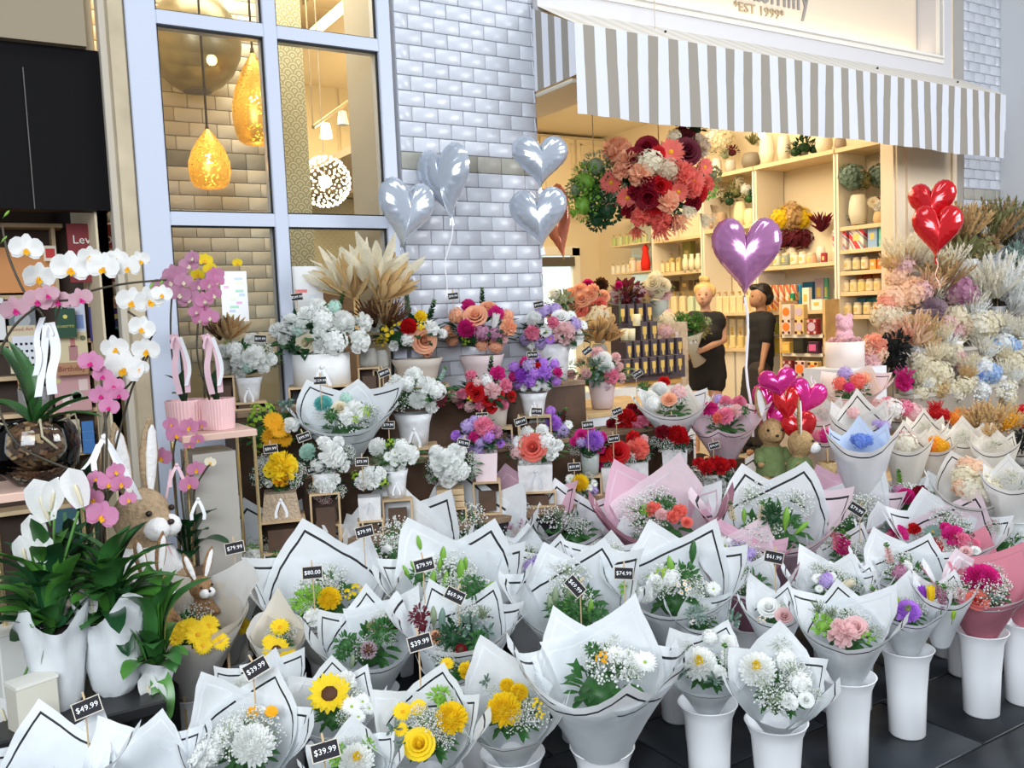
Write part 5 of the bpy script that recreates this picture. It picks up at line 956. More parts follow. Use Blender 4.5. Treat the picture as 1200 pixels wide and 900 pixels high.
# ================================================================== balloons
def heart(px, py, w, h, Y, label, col, tilt=0, tail=True, rib=None, ribc='white', yaw_=0, m=None, D=None, group='foil heart balloons'):
    P = atD(px, py, D) if D else onY(px, py, Y); s = DD(P)/F; T = thing('heart_balloon', label, 'balloon', P, 0, group)
    n = tocam(P); n.z = 0; n.normalize(); n = Matrix.Rotation(math.radians(yaw_), 3, 'Z')@n
    M = basis(n, _r0, 1)@Matrix.Rotation(math.radians(tilt), 4, 'Z'); b = MB(); NT, NR = 96, 12; vs = []; fs = []
    W, Hh = w/2*s/max(.5, math.cos(math.radians(yaw_))), h/2*s
    def outl(t): x = 16*math.sin(t)**3/16; y = (13*math.cos(t)-5*math.cos(2*t)-2*math.cos(3*t)-math.cos(4*t)+2.5)/14.4; return x, y
    for sd in (1, -1):
        o0 = len(b.v)+len(vs); base_ = len(vs)
        for j in range(NR+1):
            q = j/NR
            for i in range(NT):
                t = 2*PI*i/NT; x, y = outl(t); e = q**.8; hh = (1-e**2.3)**.55*.42*(1-.12*math.cos(t)*q)
                wr = 1+.012*math.sin(i*PI*.75)*q**6; crk = .035*math.sin(24*t+.6*math.sin(5*t))*q**4*(1-q)*4
                vs.append(M@V((x*W*e*wr, (y*e+.12*(1-e))*Hh*wr, sd*(hh+crk)*W)))
        for j in range(NR):
            for i in range(NT):
                a, b2 = base_+j*NT+i, base_+j*NT+(i+1)%NT; c_, d = a+NT, b2+NT
                fs.append((a, c_, d, b2) if sd > 0 else (a, b2, d, c_))
    b.add(vs, fs); mm = m or mat('foil '+col, {'pearl':(.50,.55,.63),'mauve':(.50,.20,.42),'red':(.68,.01,.015),'magenta':(.68,.02,.24),'coral':(.75,.25,.15)}[col], .17, metal=.45, coat=.8)
    o = b.obj('foil', mm, T, True)
    if tail:
        b = MB(); tp = M@V((0,-Hh*.98,0)); b.add([tp+V((-.008,0,0)), tp+V((.008,0,0)), tp+V((.016,0,-.035)), tp+V((-.012,0,-.038))], [(0,1,2,3)]); b.box(tp-V((0,0,.006)), (.014,.006,.02)); b.obj('tail', mm, T)
    if rib:
        b = MB(); tp = M@V((0,-Hh,0)); e = atD(rib[0], rib[1], DD(P))-P
        b.tube([tp.lerp(e, k/8)+_r0*.012*math.sin(k*1.1) for k in range(9)], .0035 if len(rib) < 3 else rib[2], 5); b.obj('ribbon', mat('balloon ribbon '+ribc, dict(white=(.78,.76,.78), peach=(.85,.55,.42))[ribc], .4), T)
    return T
heart(475,251,66,80,3.98,'pearl blue heart balloon hanging lowest on the left of the pillar','pearl',tilt=-10,yaw_=22)
heart(522,214,62,86,4.06,'pearl blue heart balloon behind and right of the lowest one','pearl',tilt=8,yaw_=-30,rib=(520,350))
heart(633,190,66,62,3.93,'upper pearl blue heart balloon at the right edge of the pillar','pearl',tilt=-2,yaw_=8)
heart(632,256,68,70,3.90,'lower pearl blue heart balloon at the right edge of the pillar','pearl',tilt=4,yaw_=-6)
heart(652,262,40,90,4.8,'coral balloon peeping out behind the pearl balloons','coral',tilt=10,tail=False)
heart(874,302,80,92,0,'large mauve heart balloon in front of the shop shelves','mauve',tilt=-3,D=4.9,rib=(881,512,.008))
heart(1093,240,52,54,0,'upper red heart balloon','red',tilt=4,D=5.6,yaw_=-8)
heart(1098,272,55,62,0,'lower red heart balloon with a peach ribbon','red',tilt=-3,D=5.5,yaw_=10,rib=(1100,340),ribc='peach')
for x, y, w_, h_, c_, tl, lb in ((912,450,44,36,'magenta',10,'topmost magenta heart balloon in the bunch above the rabbits'),(898,472,36,42,'magenta',-12,'left magenta heart balloon in the bunch above the rabbits'),(944,468,44,46,'magenta',-20,'right magenta heart balloon in the bunch above the rabbits'),(922,476,30,44,'red',5,'red heart balloon at the centre of the magenta bunch'),(905,495,40,44,'magenta',4,'low magenta heart balloon hidden behind the rabbit ears'),(938,505,40,44,'red',10,'low dark red heart balloon behind the rabbits')):
    heart(x, y, w_, h_, 0, lb, c_, tilt=tl, D=4.55+.05*((x*7+y) % 3), tail=False, yaw_=(x % 5-2)*8, group='heart balloons bunched above the rabbits')
# ================================================================== left side: orchids, peace lilies, rabbits, card rack
def leaf_obj(P0, P1, wd, par, col='leafdark', droop=.3, name='leaf', side=None, O=None):
    """a long leaf from P0 to P1 (world), arching; par at O"""
    O = O or V((0,0,0)); P0, P1 = V(P0)-O, V(P1)-O; d = P1-P0; L = d.length; s_ = d.cross(V((0,0,1))) if side is None else V(side)
    if s_.length < .02: s_ = _r0.copy()
    s_.normalize(); up = s_.cross(d).normalized(); up = up if up.z > 0 else -up; vs = []; n = 9
    for k in range(n+1):
        t = k/n; p = P0+d*t+up*(L*droop*math.sin(PI*t*.95)); w_ = wd*math.sin(PI*min(.999, t*.8+.12))**.8*(1 if k < n else .05)
        vs += [p-s_*w_/2+up*w_*.16, p-s_*w_*.25+up*w_*.04, p, p+s_*w_*.25+up*w_*.04, p+s_*w_/2+up*w_*.16]
    b = MB(); b.add(vs, [(5*k+i, 5*k+i+1, 5*k+i+6, 5*k+i+5) for k in range(n) for i in range(4)])
    m = mat('glossy '+col, COL[col], .3, var=.25, vs=12, spec=.5, trans=.08); return b.obj(name, m, par, True)
def stem_px(pts, D, O, par, r=.0035, m=None, name='stem'):
    b = MB(); P = [atD(x, y, D)-O for x, y in pts]
    Q = []
    for k in range(len(P)-1):
        a = P[max(k-1,0)]; b_, c_ = P[k], P[k+1]; d = P[min(k+2,len(P)-1)]
        for q in range(4):
            t = q/4; Q.append(.5*((2*b_)+(c_-a)*t+(2*a-5*b_+4*c_-d)*t*t+(3*b_-a-3*c_+d)*t**3))
    Q.append(P[-1]); b.tube(Q, r, 6); return b.obj(name, m or mat('dark orchid stem', (.045,.035,.02), .5), par, True)
def blooms(T, O, D, lst, col, lip):
    for x, y, r in lst:
        P = atD(x, y, D-random.uniform(0,.05)); n = (tocam(P)+V((random.uniform(-.45,.45), 0, random.uniform(-.3,.15)))).normalized()
        M = basis(n, _r0+V((0,0,random.uniform(-.25,.25))), r*D/F, P-O); put('orchid_bloom', fmesh('orchid', col, 0, lip=lip), T, M=M)
def long_ribbon(T, O, D, pts, w_, c='white'):
    Q = [atD(x, y, D)-O+_f*(.008*math.sin(k*2)) for k, (x, y) in enumerate(pts)]
    for _ in range(2): Q = [Q[0]]+[q_ for k in range(len(Q)-1) for q_ in (Q[k].lerp(Q[k+1], .25), Q[k].lerp(Q[k+1], .75))]+[Q[-1]]
    b = MB(); b.ribbon(Q, w_, _r0+_u0*.1); b.obj('ribbon', SAT(c), T, True)
def bowpx(T, O, D, x, y, r, c='white'): P = atD(x, y, D); bow(T, P-O, tocam(P), r*D/F, SAT(c))
# supports
DK = mat('black lacquer table', (.012,.012,.013), .35)
T = thing('plant_table', 'low black table carrying the peace lilies and plush rabbits', 'table', (.02, 2.66, 0))
b = MB(); b.bev((0,0,.485), (.76,.36,.03), .005); b.obj('table_top', DK, T)
for x in (-.32,.32):
    for y in (-.12,.12): b = MB(); b.bev((x,y,.235), (.05,.05,.47), .004); b.obj('leg', DK, T)
TZ = .50
T = thing('plant_table', 'rear black table holding the orchids and the big plush rabbit', 'table', (.14, 3.12, 0))
b = MB(); b.bev((0,0,.485), (.76,.50,.03), .005); b.obj('table_top', DK, T)
for x in (-.34,.34):
    for y in (-.21,.21): b = MB(); b.bev((x,y,.235), (.05,.05,.47), .004); b.obj('leg', DK, T)
def stand(px, py, D, w_, label, m, zb=TZ, round_=False):
    P = atD(px, py, D); P.z = P.z; T = thing('plant_stand', label, 'stand', (P.x, P.y, zb)); h = P.z-zb
    b = MB(); b.bev((0,0,h-.012), (w_,w_,.024), .004); b.obj('stand_top', m, T)
    for x in (-1,1):
        for y in (-1,1): b = MB(); b.tube([(x*w_*.46,y*w_*.46,0),(x*w_*.46,y*w_*.46,h-.024)], .006, 8); b.obj('leg', BRASS, T)
    return P
BRASS = mat('polished brass', (.78,.60,.30), .22, metal=.9)
COPW = mat('rose copper top', (.62,.42,.34), .4)
Pv = stand(46, 566, 2.62, .26, 'brass legged stand under the glass root vase', COPW, zb=0)
# ---- white orchid in a glass root vase
O = Pv; T = thing('orchid_plant', 'tall white orchid rooted in a round glass vase of bark at the far left', 'orchid', O)
R = .115; b = MB(); b.lathe([(.001,.004),(R*.55,0),(R*.95,R*.45),(R*1.05,R*.95),(R*.95,R*1.4),(R*.8,R*1.6),(R*.78,R*1.6),(R*.92,R*1.38),(R*1.0,R*.95),(R*.9,R*.47),(.001,.012)], 32)
b.obj('glass_vase', gm, T, True)
b = MB()
for d in fib(300, PI): p = V((0,0,R*.86))+V((d.x*R*.88,d.y*R*.88,d.z*R*.72)); b.box(p, (random.uniform(.012,.03),random.uniform(.008,.02),.008), random.randint(0,2), rot_rand(d, 1, (0,0,0)).to_3x3())
b.ball((0,0,R*.86), (R*.84,R*.84,R*.68), 14, 0); b.obj('bark_mix', [mat('dark bark', (.055,.025,.012), .8), mat('brown bark', (.16,.075,.03), .7), mat('pale bark', (.36,.24,.13), .7)], T, kind='stuff')
D = 2.6; rt = O+V((0,0,.17))
for a, c_, w_ in (((-5,345-0),None,0),): pass
for x, y, w_ in ((-8,352+50,.075),(8,400,.06),(-20,470,.07),(95,462,.06),(150,468,.055),(52,455,.05),(20,450,.05),(120,490,.045)):
    leaf_obj(rt, atD(x, y, D), w_, T, 'leaf', .12, O=O)
for k in range(4):
    a = k*1.6; b = MB(); b.tube([V((math.cos(a)*R*.5,math.sin(a)*R*.5,R*1.5)), V((math.cos(a)*R*.95,math.sin(a)*R*.95,R*1.7)), V((math.cos(a)*R*1.03,math.sin(a)*R*1.03,R*1.3)), V((math.cos(a+.3)*R*1.06,math.sin(a+.3)*R*1.06,R*.95))], .004, 6); b.obj('air_root', mat('pale root', (.42,.38,.25), .6), T, True)
stem_px([(58,510),(60,440),(58,400),(50,370),(30,345),(10,300),(2,262)], D, O, T); stem_px([(60,500),(62,430),(64,385),(75,352),(110,340),(150,332),(195,328)], D, O, T)
blooms(T, O, D, [(30,292,19),(44,325,19),(82,315,22),(122,314,19),(150,313,15),(138,303,13),(105,300,13),(164,305,12)], 'white', 'gold')
for x, y in ((5,280),(8,250),(178,334),(190,330)): P = atD(x, y, D)-O; put('orchid_bud', fmesh('bud','lightleaf'), T, M=basis((.5,0,.6), None, .011, P))
long_ribbon(T, O, D-.03, [(50,372),(40,395),(48,420),(42,440)], .018); long_ribbon(T, O, D-.03, [(58,378),(66,410),(60,440),(62,462)], .03); long_ribbon(T, O, D-.03, [(54,380),(50,420),(46,465)], .022); bowpx(T, O, D-.04, 56, 380, 9)
# ---- second white orchid (right) with big blooms, in white pot behind the rabbit
O = atD(105, 640, 2.95); O.z = TZ; T = thing('orchid_plant', 'white orchid with the largest blooms and a big white satin bow', 'orchid', O)
hh = .2; b = MB(); b.lathe([(.001,0),(.06,0),(.07,.1),(.075,hh),(.065,hh),(.06,.1)], 20); b.obj('pot', mat('white ceramic', (.78,.77,.74)), T, True); D = 2.62
stem_px([(118,640),(120,560),(122,500),(135,470),(160,440),(175,410),(168,380),(150,365)], D, O, T); stem_px([(122,640),(128,560),(150,470),(165,430),(175,400),(182,388)], D+.02, O, T)
blooms(T, O, D, [(146,432,23),(136,408,17),(172,410,17),(165,385,16),(155,353,18),(174,352,18),(190,345,12),(163,432,12)], 'white', 'gold'); bowpx(T, O, D-.05, 122, 512, 26); long_ribbon(T, O, D-.06, [(115,520),(105,540),(98,550)], .012); long_ribbon(T, O, D-.06, [(128,520),(150,560),(165,585)], .014)
for x, y in ((90,560),(150,580),(105,540)): leaf_obj(O+V((0,0,hh)), atD(x, y, D), .05, T, 'leafdark', .2, O=O)
# ---- pink orchids at the left
O = atD(85, 640, 2.62); O.z = TZ; T = thing('orchid_plant', 'dusky pink orchid arching over from the far left above the card rack', 'orchid', O); D = 2.5
b = MB(); b.lathe([(.001,0),(.06,0),(.07,.1),(.075,.2),(.065,.2)], 20); b.obj('pot', mat('cream ceramic', (.72,.66,.52), .5), T, True)
stem_px([(88,660),(110,600),(100,560),(20,520),(-6,450),(8,395),(40,362),(75,352),(105,352)], D, O, T); stem_px([(92,650),(120,590),(125,520),(122,480),(118,440)], D, O, T)
blooms(T, O, D, [(17,362,17),(44,352,16),(68,352,15),(94,350,14),(55,345,13)], 'orchidpale', 'magenta')
O2 = O
blooms(T, O2, D, [(107,425,15),(121,440,12),(118,463,13),(133,452,12),(128,477,12),(140,462,11)], 'orchid', 'magenta')
blooms(T, O2, D-.1, [(118,605,19),(128,567,14),(142,566,12),(110,585,13),(95,590,12),(135,552,11),(150,585,10),(113,560,10),(98,570,10)], 'orchid', 'gold')
for x, y in ((100,660),(120,690),(80,610),(110,640)): leaf_obj(O+V((0,0,.2)), atD(x, y, D-.1), .05, T, 'leafdark', .15, O=O)
# ---- pink orchids in ribbed pots on the brass stand
Ps = stand(248, 503, 3.25, .26, 'brass framed stand with a copper top under the pink ribbed pots', COPW, zb=0)
b = MB(); n_ = V((-Ps.x,-Ps.y,0)).normalized(); b.box((Ps.x-.02,Ps.y,Ps.z*.47), (.15,.2,Ps.z*.93)); b.obj('mirror_panel', mat('champagne mirror', (.50,.47,.42), .25, metal=.35), None, label='tall champagne mirrored plinth inside the brass stand', cat='plinth')
for (px_, w_), lb, lst, st in (((219,44),'mauve orchid spray in the left pink ribbed pot',[(205,322,14),(222,311,12),(190,338,14),(210,345,13),(222,350,14),(199,330,12),(232,335,10),(226,302,9),(185,345,10),(215,330,11)],[(218,470),(204,430),(200,390),(202,345),(212,315)]), ((257,38),'mauve orchid spray with a pink ribbon in the right pink ribbed pot',[(252,322,11),(246,333,11),(240,352,11),(238,365,11),(246,372,11),(255,330,9),(250,345,10),(235,375,10),(230,365,9)],[(246,470),(232,420),(232,380),(238,340),(252,318)])):
    P = atD(px_, 470+33, 3.25); P.z = Ps.z; T = thing('orchid_plant', lb, 'orchid', P, 0); s = DD(P)/F; holder(T, 'pinkpot', w_*s, 36*s, tocam(P))
    stem_px(st, 3.23, P, T); blooms(T, P, 3.2, lst, 'orchid' if px_ > 230 else 'mauve', 'cream')
    for x, y in ((px_-28,440),(px_+6,430),(px_-18,462)): leaf_obj(P+V((0,0,34*s)), atD(x, y, 3.2), .055, T, 'leafdark', .2, O=P)
    c_ = 'pink'; long_ribbon(T, P, 3.15, [(px_-18,392),(px_-12,410),(px_-15,432),(px_-8,462)], .022, c_); long_ribbon(T, P, 3.15, [(px_-14,392),(px_-2,415),(px_+2,460)], .02, c_); long_ribbon(T, P, 3.14, [(px_-8,395),(px_+4,430),(px_,452)], .014, 'white'); bowpx(T, P, 3.14, px_-14, 392, 11, c_)
# yellow orchid behind (small)
P = atD(238, 400, 3.5); T = thing('orchid_plant', 'small yellow orchid spray behind the mauve ones', 'orchid', (P.x, P.y, Ps.z)); stem_px([(240,470),(238,400),(240,330)], 3.4, V((P.x,P.y,Ps.z)), T); blooms(T, V((P.x,P.y,Ps.z)), 3.4, [(240,305,9),(246,315,8),(205,330,8),(232,322,8),(227,333,7),(278,308,6)], 'yellow', 'gold')
# lower pink orchid
O = atD(222, 655, 3.15); T = thing('orchid_plant', 'short pink orchid with a pink and a white bow beside the brass stand', 'orchid', (O.x, O.y, 0)); O = V((O.x, O.y, 0)); D = 3.1
b = MB(); b.lathe([(.001,0),(.05,0),(.055,.55),(.06,.66),(.05,.66)], 20); b.obj('tall_pot', mat('dark wicker pot', (.10,.065,.04), .8), T, True)
stem_px([(218,660),(208,600),(203,550),(206,515),(220,500)], D, O, T); stem_px([(222,660),(216,610),(212,560),(222,520)], D, O, T); stem_px([(226,650),(228,600),(228,575),(240,552),(247,543)], D, O, T)
blooms(T, O, D, [(206,510,13),(222,500,11),(188,536,13),(230,550,11),(222,568,12),(232,515,8),(200,497,9),(222,522,7),(236,498,7)], 'orchid', 'gold'); blooms(T, O, D, [(246,542,7)], 'cream', 'gold')
bowpx(T, O, D-.04, 207, 545, 17, 'pink'); long_ribbon(T, O, D-.05, [(200,550),(193,590),(190,620),(205,660)], .008, 'pink'); bowpx(T, O, D-.06, 232, 585, 16)
for x, y, w_ in ((256,598,.075),(270,640,.06),(212,610,.07),(222,655,.08),(205,630,.06),(245,622,.06)): leaf_obj(O+V((0,0,.70)), atD(x, y, D-.05), w_, T, 'leafdark', .18, O=O)
# ---- peace lilies in wrapped pots
def peace(px, py, D, label, leaves, spath_, wrapw=64, h=104, seed=1):
    random.seed(seed); O = atD(px, py, D); O.z = TZ; s = D/F; T = thing('peace_lily', label, 'potted plant', O, 0)
    b = MB(); vs = []; n = 40; W = wrapw/2*s
    for k, (rr, z) in enumerate(((.55,0),(.75,.1),(.86,.35),(.9,.6),(.98,.8),(1.12,1))):
        for i in range(n): a = 2*PI*i/n; q = 1+.10*math.sin(5*a+k)*(z)+.05*math.sin(9*a+seed+k*2)+noise.noise(V((a*2,z*4,seed)))*.12; vs.append((W*rr*q*math.cos(a), W*rr*q*math.sin(a), h*s*z*(1+(.14*math.sin(3*a+seed) if k == 5 else 0))))
    b.add(vs, [(k*n+i, k*n+(i+1)%n, (k+1)*n+(i+1)%n, (k+1)*n+i) for k in range(5) for i in range(n)]); b.obj('paper_wrap', paper('white'), T, True)
    rt = O+V((0,0,h*s*.85)); b = MB(); b.lathe([(.001,h*s*.8),(W*.8,h*s*.8)], 16); b.obj('soil', mat('potting soil', (.02,.013,.008), .9), T)
    for x, y, w_ in leaves: leaf_obj(rt, atD(x, y, D+random.uniform(-.16,.1)), w_, T, random.choice(('leafdark','leaf','green')), random.uniform(.1,.28), O=O)
    for k in range(34):
        a = random.random()*2*PI; p = rt+V((math.cos(a)*random.uniform(.06,.21), math.sin(a)*random.uniform(.06,.18), random.uniform(-.02,.26))); leaf_obj(rt.lerp(p, .15), p, random.uniform(.045,.065), T, random.choice(('leafdark','leaf','green')), .25, O=O)
    for x, y, r in spath_:
        P = atD(x, y, D-.05); b = MB(); b.tube([rt-O, (rt-O).lerp(P-O, .5)+V((0,.02,.0)), P-O-V((0,0,r*s))], .0035, 6); b.obj('flower_stalk', GRN(), T, True)
        n2 = (V((0,0,1))+_r0*random.uniform(-.35,.35)).normalized(); x_ = tocam(P).cross(n2).normalized()*-1
        put('spathe_bloom', fmesh('spath','white'), T, M=basis(n2, x_, r*s*1.05, P-O))
    return T
peace(60, 700, 2.36, 'peace lily in white paper wrap at the far left with the tallest white blooms', [(-10,720,.08),(10,640,.07),(30,690,.07),(55,660,.07),(20,760,.08),(50,790,.085),(95,650,.06),(75,620,.06),(70,720,.07),(-15,680,.07),(35,610,.05),(105,680,.06)], [(50,590,26),(62,583,20),(90,575,24),(42,628,22),(28,648,18),(50,645,17),(3,835,16)], 68, 112, 3)
peace(128, 700, 2.45, 'peace lily in a crumpled white paper wrap with glossy leaves reaching the rabbit', [(150,640,.05),(185,700,.07),(160,720,.06),(120,660,.06),(100,700,.07),(165,680,.05),(140,745,.06),(95,740,.06),(190,745,.06),(150,770,.06),(200,690,.07),(110,640,.05)], [(100,700,12),(107,708,12)], 70, 108, 5)
peace(184, 790, 2.5, 'small dark peace lily low between the wrapped pots and the yellow daisies', [(165,740,.05),(192,765,.05),(160,800,.06),(178,850,.07),(195,850,.06)], [(174,808,17),(186,816,15)], 40, 30, 8)
random.seed(11)
# ================================================================== plush rabbits
FUR = mat('tan plush', (.42,.30,.18), .95, var=.25, vs=60, bump=.9); FURW = mat('white plush', (.80,.79,.77), .95, bump=.5, vs=60); FURB = mat('brown curly plush', (.30,.17,.08), .95, var=.35, vs=70, bump=1); EYE = mat('glossy eye', (.02,.008,.005), .08)
def cap(b, P, Q, r0, r1, n=10):
    P, Q = V(P), V(Q); k = max(2, int((Q-P).length/(min(r0,r1)*.6)))
    for i in range(k+1): t = i/k; b.ball(P.lerp(Q, t), r0+(r1-r0)*t, n)
def rabbit(px, py, D, h, rz, label, fur, shirt=None, muz=None, zb=None, earsp=.25, legs=True, skirt=False):
    """sitting/standing plush rabbit, total height (without ears) h, base at zb; faces -Y local"""
    P = atD(px, py, D)
    if zb is not None: P.z = zb
    T = thing('plush_rabbit', label, 'plush toy', P, rz); k = h; b = MB()
    b.ball((0,0,.28*k), (.19*k,.17*k,.25*k), 16); b.ball((0,-.02*k,.74*k), (.19*k,.19*k,.20*k), 18); cap(b, (0,0,.45*k), (0,0,.6*k), .13*k, .11*k)
    b.ball((0,-.17*k,.69*k), (.11*k,.11*k,.085*k), 12)
    for s_ in (-1, 1):
        cap(b, (s_*.15*k,0,.44*k), (s_*.20*k,-.14*k,.30*k), .07*k, .055*k)
        cap(b, (s_*.11*k,-.02*k,.10*k), (s_*.13*k,-.20*k,.06*k), .09*k, .065*k)
    me = fused(b, 'plush_body', fur, k*.026, 3); put('plush_body', me, T)
    for s_ in (-1, 1):
        for nm, m, w_, dy in (('ear', fur, 1, 0), ('inner_ear', muz or FURW, .6, -.025*k)):
            b = MB(); M = Matrix.Rotation(s_*earsp, 3, 'Y'); b.lathe([(.02*k,0),(.07*k*w_,.12*k),(.085*k*w_,.27*k),(.06*k*w_,.42*k),(.01*k,.52*k*(.9 if w_ < 1 else 1))], 12, (s_*.09*k,dy,.88*k), 0, M, 1, .35); b.obj(nm, m, T, True)
        b = MB(); b.ball((s_*.10*k,-.19*k,.79*k), .022*k, 8); b.obj('eye', EYE, T, True)
    b = MB(); b.ball((0,-.275*k,.72*k), (.028*k,.02*k,.02*k), 8); b.obj('nose', mat('dark nose', (.03,.015,.015), .5), T, True)
    if muz: b = MB(); b.ball((.05*k,-.2*k,.68*k), (.085*k,.09*k,.08*k), 12); b.ball((-.05*k,-.2*k,.68*k), (.085*k,.09*k,.08*k), 12); b.obj('muzzle', muz, T, True)
    if shirt:
        b = MB(); b.lathe([(.1*k,.56*k),(.17*k,.5*k),(.205*k,.36*k),(.215*k,.2*k),(.22*k,.14*k)], 20, sy=.95)
        for s_ in (-1, 1): b.tube([(s_*.15*k,0,.47*k),(s_*.19*k,-.08*k,.38*k),(s_*.205*k,-.13*k,.32*k)], [.085*k,.08*k,.075*k], 10)
        b.obj('jacket', shirt, T, True)
        if skirt:
            m, N, L, bb = nodes('grey tartan %d' % int(px)); ck = N.new('ShaderNodeTexCoord'); w1 = N.new('ShaderNodeTexWave'); w1.inputs['Scale'].default_value = 9; w1.bands_direction = 'X'; w2 = N.new('ShaderNodeTexWave'); w2.inputs['Scale'].default_value = 9; w2.bands_direction = 'Z'
            mx = N.new('ShaderNodeMix'); mx.data_type = 'RGBA'; mx.blend_type = 'MULTIPLY'; mx.inputs[0].default_value = 1; L.new(ck.outputs['Object'], w1.inputs[0]); L.new(ck.outputs['Object'], w2.inputs[0]); L.new(w1.outputs[0], mx.inputs[6]); L.new(w2.outputs[0], mx.inputs[7])
            m2 = N.new('ShaderNodeMapRange'); m2.inputs[3].default_value = .12; m2.inputs[4].default_value = .6; L.new(mx.outputs[2], m2.inputs[0]); L.new(m2.outputs[0], bb.inputs['Base Color'])
            b = MB(); b.lathe([(.19*k,.33*k),(.23*k,.2*k),(.26*k,.05*k)], 24); b.obj('tartan_skirt' if skirt == 1 else 'tartan_scarf', m, T, True)
    return T
rabbit(166, 640, 3.0, .5, math.radians(35), 'big tan plush rabbit with a white muzzle and white shirt on the left', FUR, FURW, FURW, TZ, .12)
rabbit(182, 720, 2.78, .26, math.radians(28), 'small curly brown plush rabbit in front of the big tan one', FURB, None, FURW, TZ, .2)
rabbit(238, 735, 2.92, .2, math.radians(20), 'small brown plush rabbit whose ears rise behind the yellow daisies', FURB, None, FURW, TZ, .35); q = atD(238, 735, 2.92); make_crate(V((q.x, q.y, TZ)), 1, .5, .15, V((-q.x,-q.y,0)).normalized(), 'tall wooden crate under the smallest plush rabbit')
# woven rabbits in green jackets on the table
STR = mat('woven straw rabbit', (.42,.27,.12), .9, var=.3, vs=80, bump=.8); GJ = mat('sage green felt', (.16,.22,.08), .9, var=.15, vs=40)
PB = onZ(905, 585, .47)
rabbit(905, 585, 0+DD(PB), .37, math.radians(-30), 'straw rabbit in a green jacket and tartan scarf, the rear one of the pair', STR, GJ, None, .553, .18)
PB2 = onZ(935, 592, .47); rb2 = rabbit(938, 592, DD(PB2)-.12, .34, math.radians(40), 'straw rabbit in a green jacket and tartan skirt holding a basket', STR, GJ, FURW, .553, .16, skirt=1)
for q, lb in ((atD(905,585,DD(PB)), 'wooden crate under the rear straw rabbit'), (atD(938,592,DD(PB2)-.12), 'wooden crate under the straw rabbit with the basket')): make_crate(V((q.x,q.y,.552)), 1, .10, .17, V((-q.x,-q.y,0)).normalized(), lb)
b = MB(); b.lathe([(.001,0),(.04,0),(.046,.09),(.04,.095)], 12, (.10,-.13,.05)); b.tube([(.10+.04*math.cos(a), -.13, .14+.07*math.sin(a)) for a in [PI*i/8 for i in range(9)]], .005, 5); b.obj('basket', mat('wicker', (.55,.38,.18), .8, bump=.8, vs=90), rb2, True)
# ================================================================== card and book rack of the neighbouring shop
YR = 4.75
def rect(px0, py0, px1, py1, Y=YR): a, c_ = onY(px0, py0, Y), onY(px1, py1, Y); return min(a.x,c_.x), max(a.x,c_.x), min(a.z,c_.z), max(a.z,c_.z)
RW = mat('pale rack wood', (.60,.44,.26), .6, var=.2, vs=8); T = thing('card_rack', 'wooden card and book rack standing in the neighbouring dark shop', 'rack', (.1, YR, 0)); O = V((.1, YR, 0))
xs = rect(-40, 262, 150, 700)
b = MB(); b.bbox((xs[0]-O.x, .09, 0), (xs[1]-O.x, .12, 2.0)); b.obj('back_panel', mat('dark rack back', (.05,.03,.02), .7), T)
for y in (345, 398, 437, 480, 530, 590): z = onY(70, y, YR).z; b = MB(); b.bbox((xs[0]-O.x, -.04, z-.02), (xs[1]-O.x, .09, z)); b.obj('shelf', RW, T)
for x in (-38, 72, 108, 148): q = onY(x, 400, YR).x; b = MB(); b.bbox((q-O.x-.008, -.03, 0), (q-O.x+.008, .09, 2.0)); b.obj('upright', RW, T)
q = rect(-30, 262, 72, 268); b = MB(); b.bbox((q[0]-O.x, -.05, q[2]), (q[1]-O.x, .09, q[3])); b.obj('top_rail', RW, T)
q = rect(-10, 290, 66, 342); b = MB(); b.bbox((q[0]-O.x, .0, q[2]), (q[1]-O.x, .03, q[3])); b.obj('orange_board', mat('orange board', (.70,.30,.10), .6), T)
def flat_item(name, label, cat, r, col, deco=(), txt=None, tcol=(.5,.1,.1), group=None, tz=.5, th=.02, Y=YR-.06, tilt=0):
    x0, x1, z0, z1 = rect(*r, Y); w_, h_ = x1-x0, z1-z0; T = thing(name, label, cat, ((x0+x1)/2, Y, z0), math.radians(tilt), group)
    b = MB(); b.bev((0,0,h_/2), (w_,th,h_), .002); b.obj('cover' if 'book' in name else 'face', mat('cover %s' % (col,), col, .4), T)
    for k, (dx, dz, dw, dh, dc) in enumerate(deco):
        b = MB()
        if dw < 0: b.lathe([(.001,0),(-dw*w_,0),(-dw*w_,.001),(.001,.001)], 16, (dx*w_,-th/2-.001,dz*h_), 0, Matrix.Rotation(PI/2,3,'X'))
        else: b.box((dx*w_,-th/2-.0008,dz*h_), (dw*w_,.0015,dh*h_))
        b.obj('print', mat('cover print %s' % (dc,), dc, .5), T)
    if txt:
        me = text_mesh(txt, mat('cover text %s' % (tcol,), tcol, .5), .01); vs = [v.co.x for v in me.vertices]; sx = w_*.8/(max(vs)-min(vs)); M = Matrix(((sx,0,0,0),(0,0,-1*sx,-th/2-.003),(0,sx,0,tz*h_),(0,0,0,1))); put('lettering', me, T, M=M)
    return T
K = random.uniform
flat_item('wall_sign', 'dark red directory sign reading Level with white lines', 'sign', (77,262,148,330), (.22,.015,.02), [(.1,.28,.75,.02,(.75,.7,.65)),(.15,.20,.65,.02,(.75,.7,.65)),(.05,.36,.6,.02,(.75,.7,.65)),(.3,.5,.3,.16,(.75,.55,.4))], 'Level Du', (.8,.75,.7), tz=.72, Y=YR-.2)
flat_item('leaflet', 'small red and white leaflet below the rack top', 'leaflet', (50,288,67,306), (.85,.75,.6), [(0,.5,.7,.6,(.6,.03,.03))], Y=YR-.08)
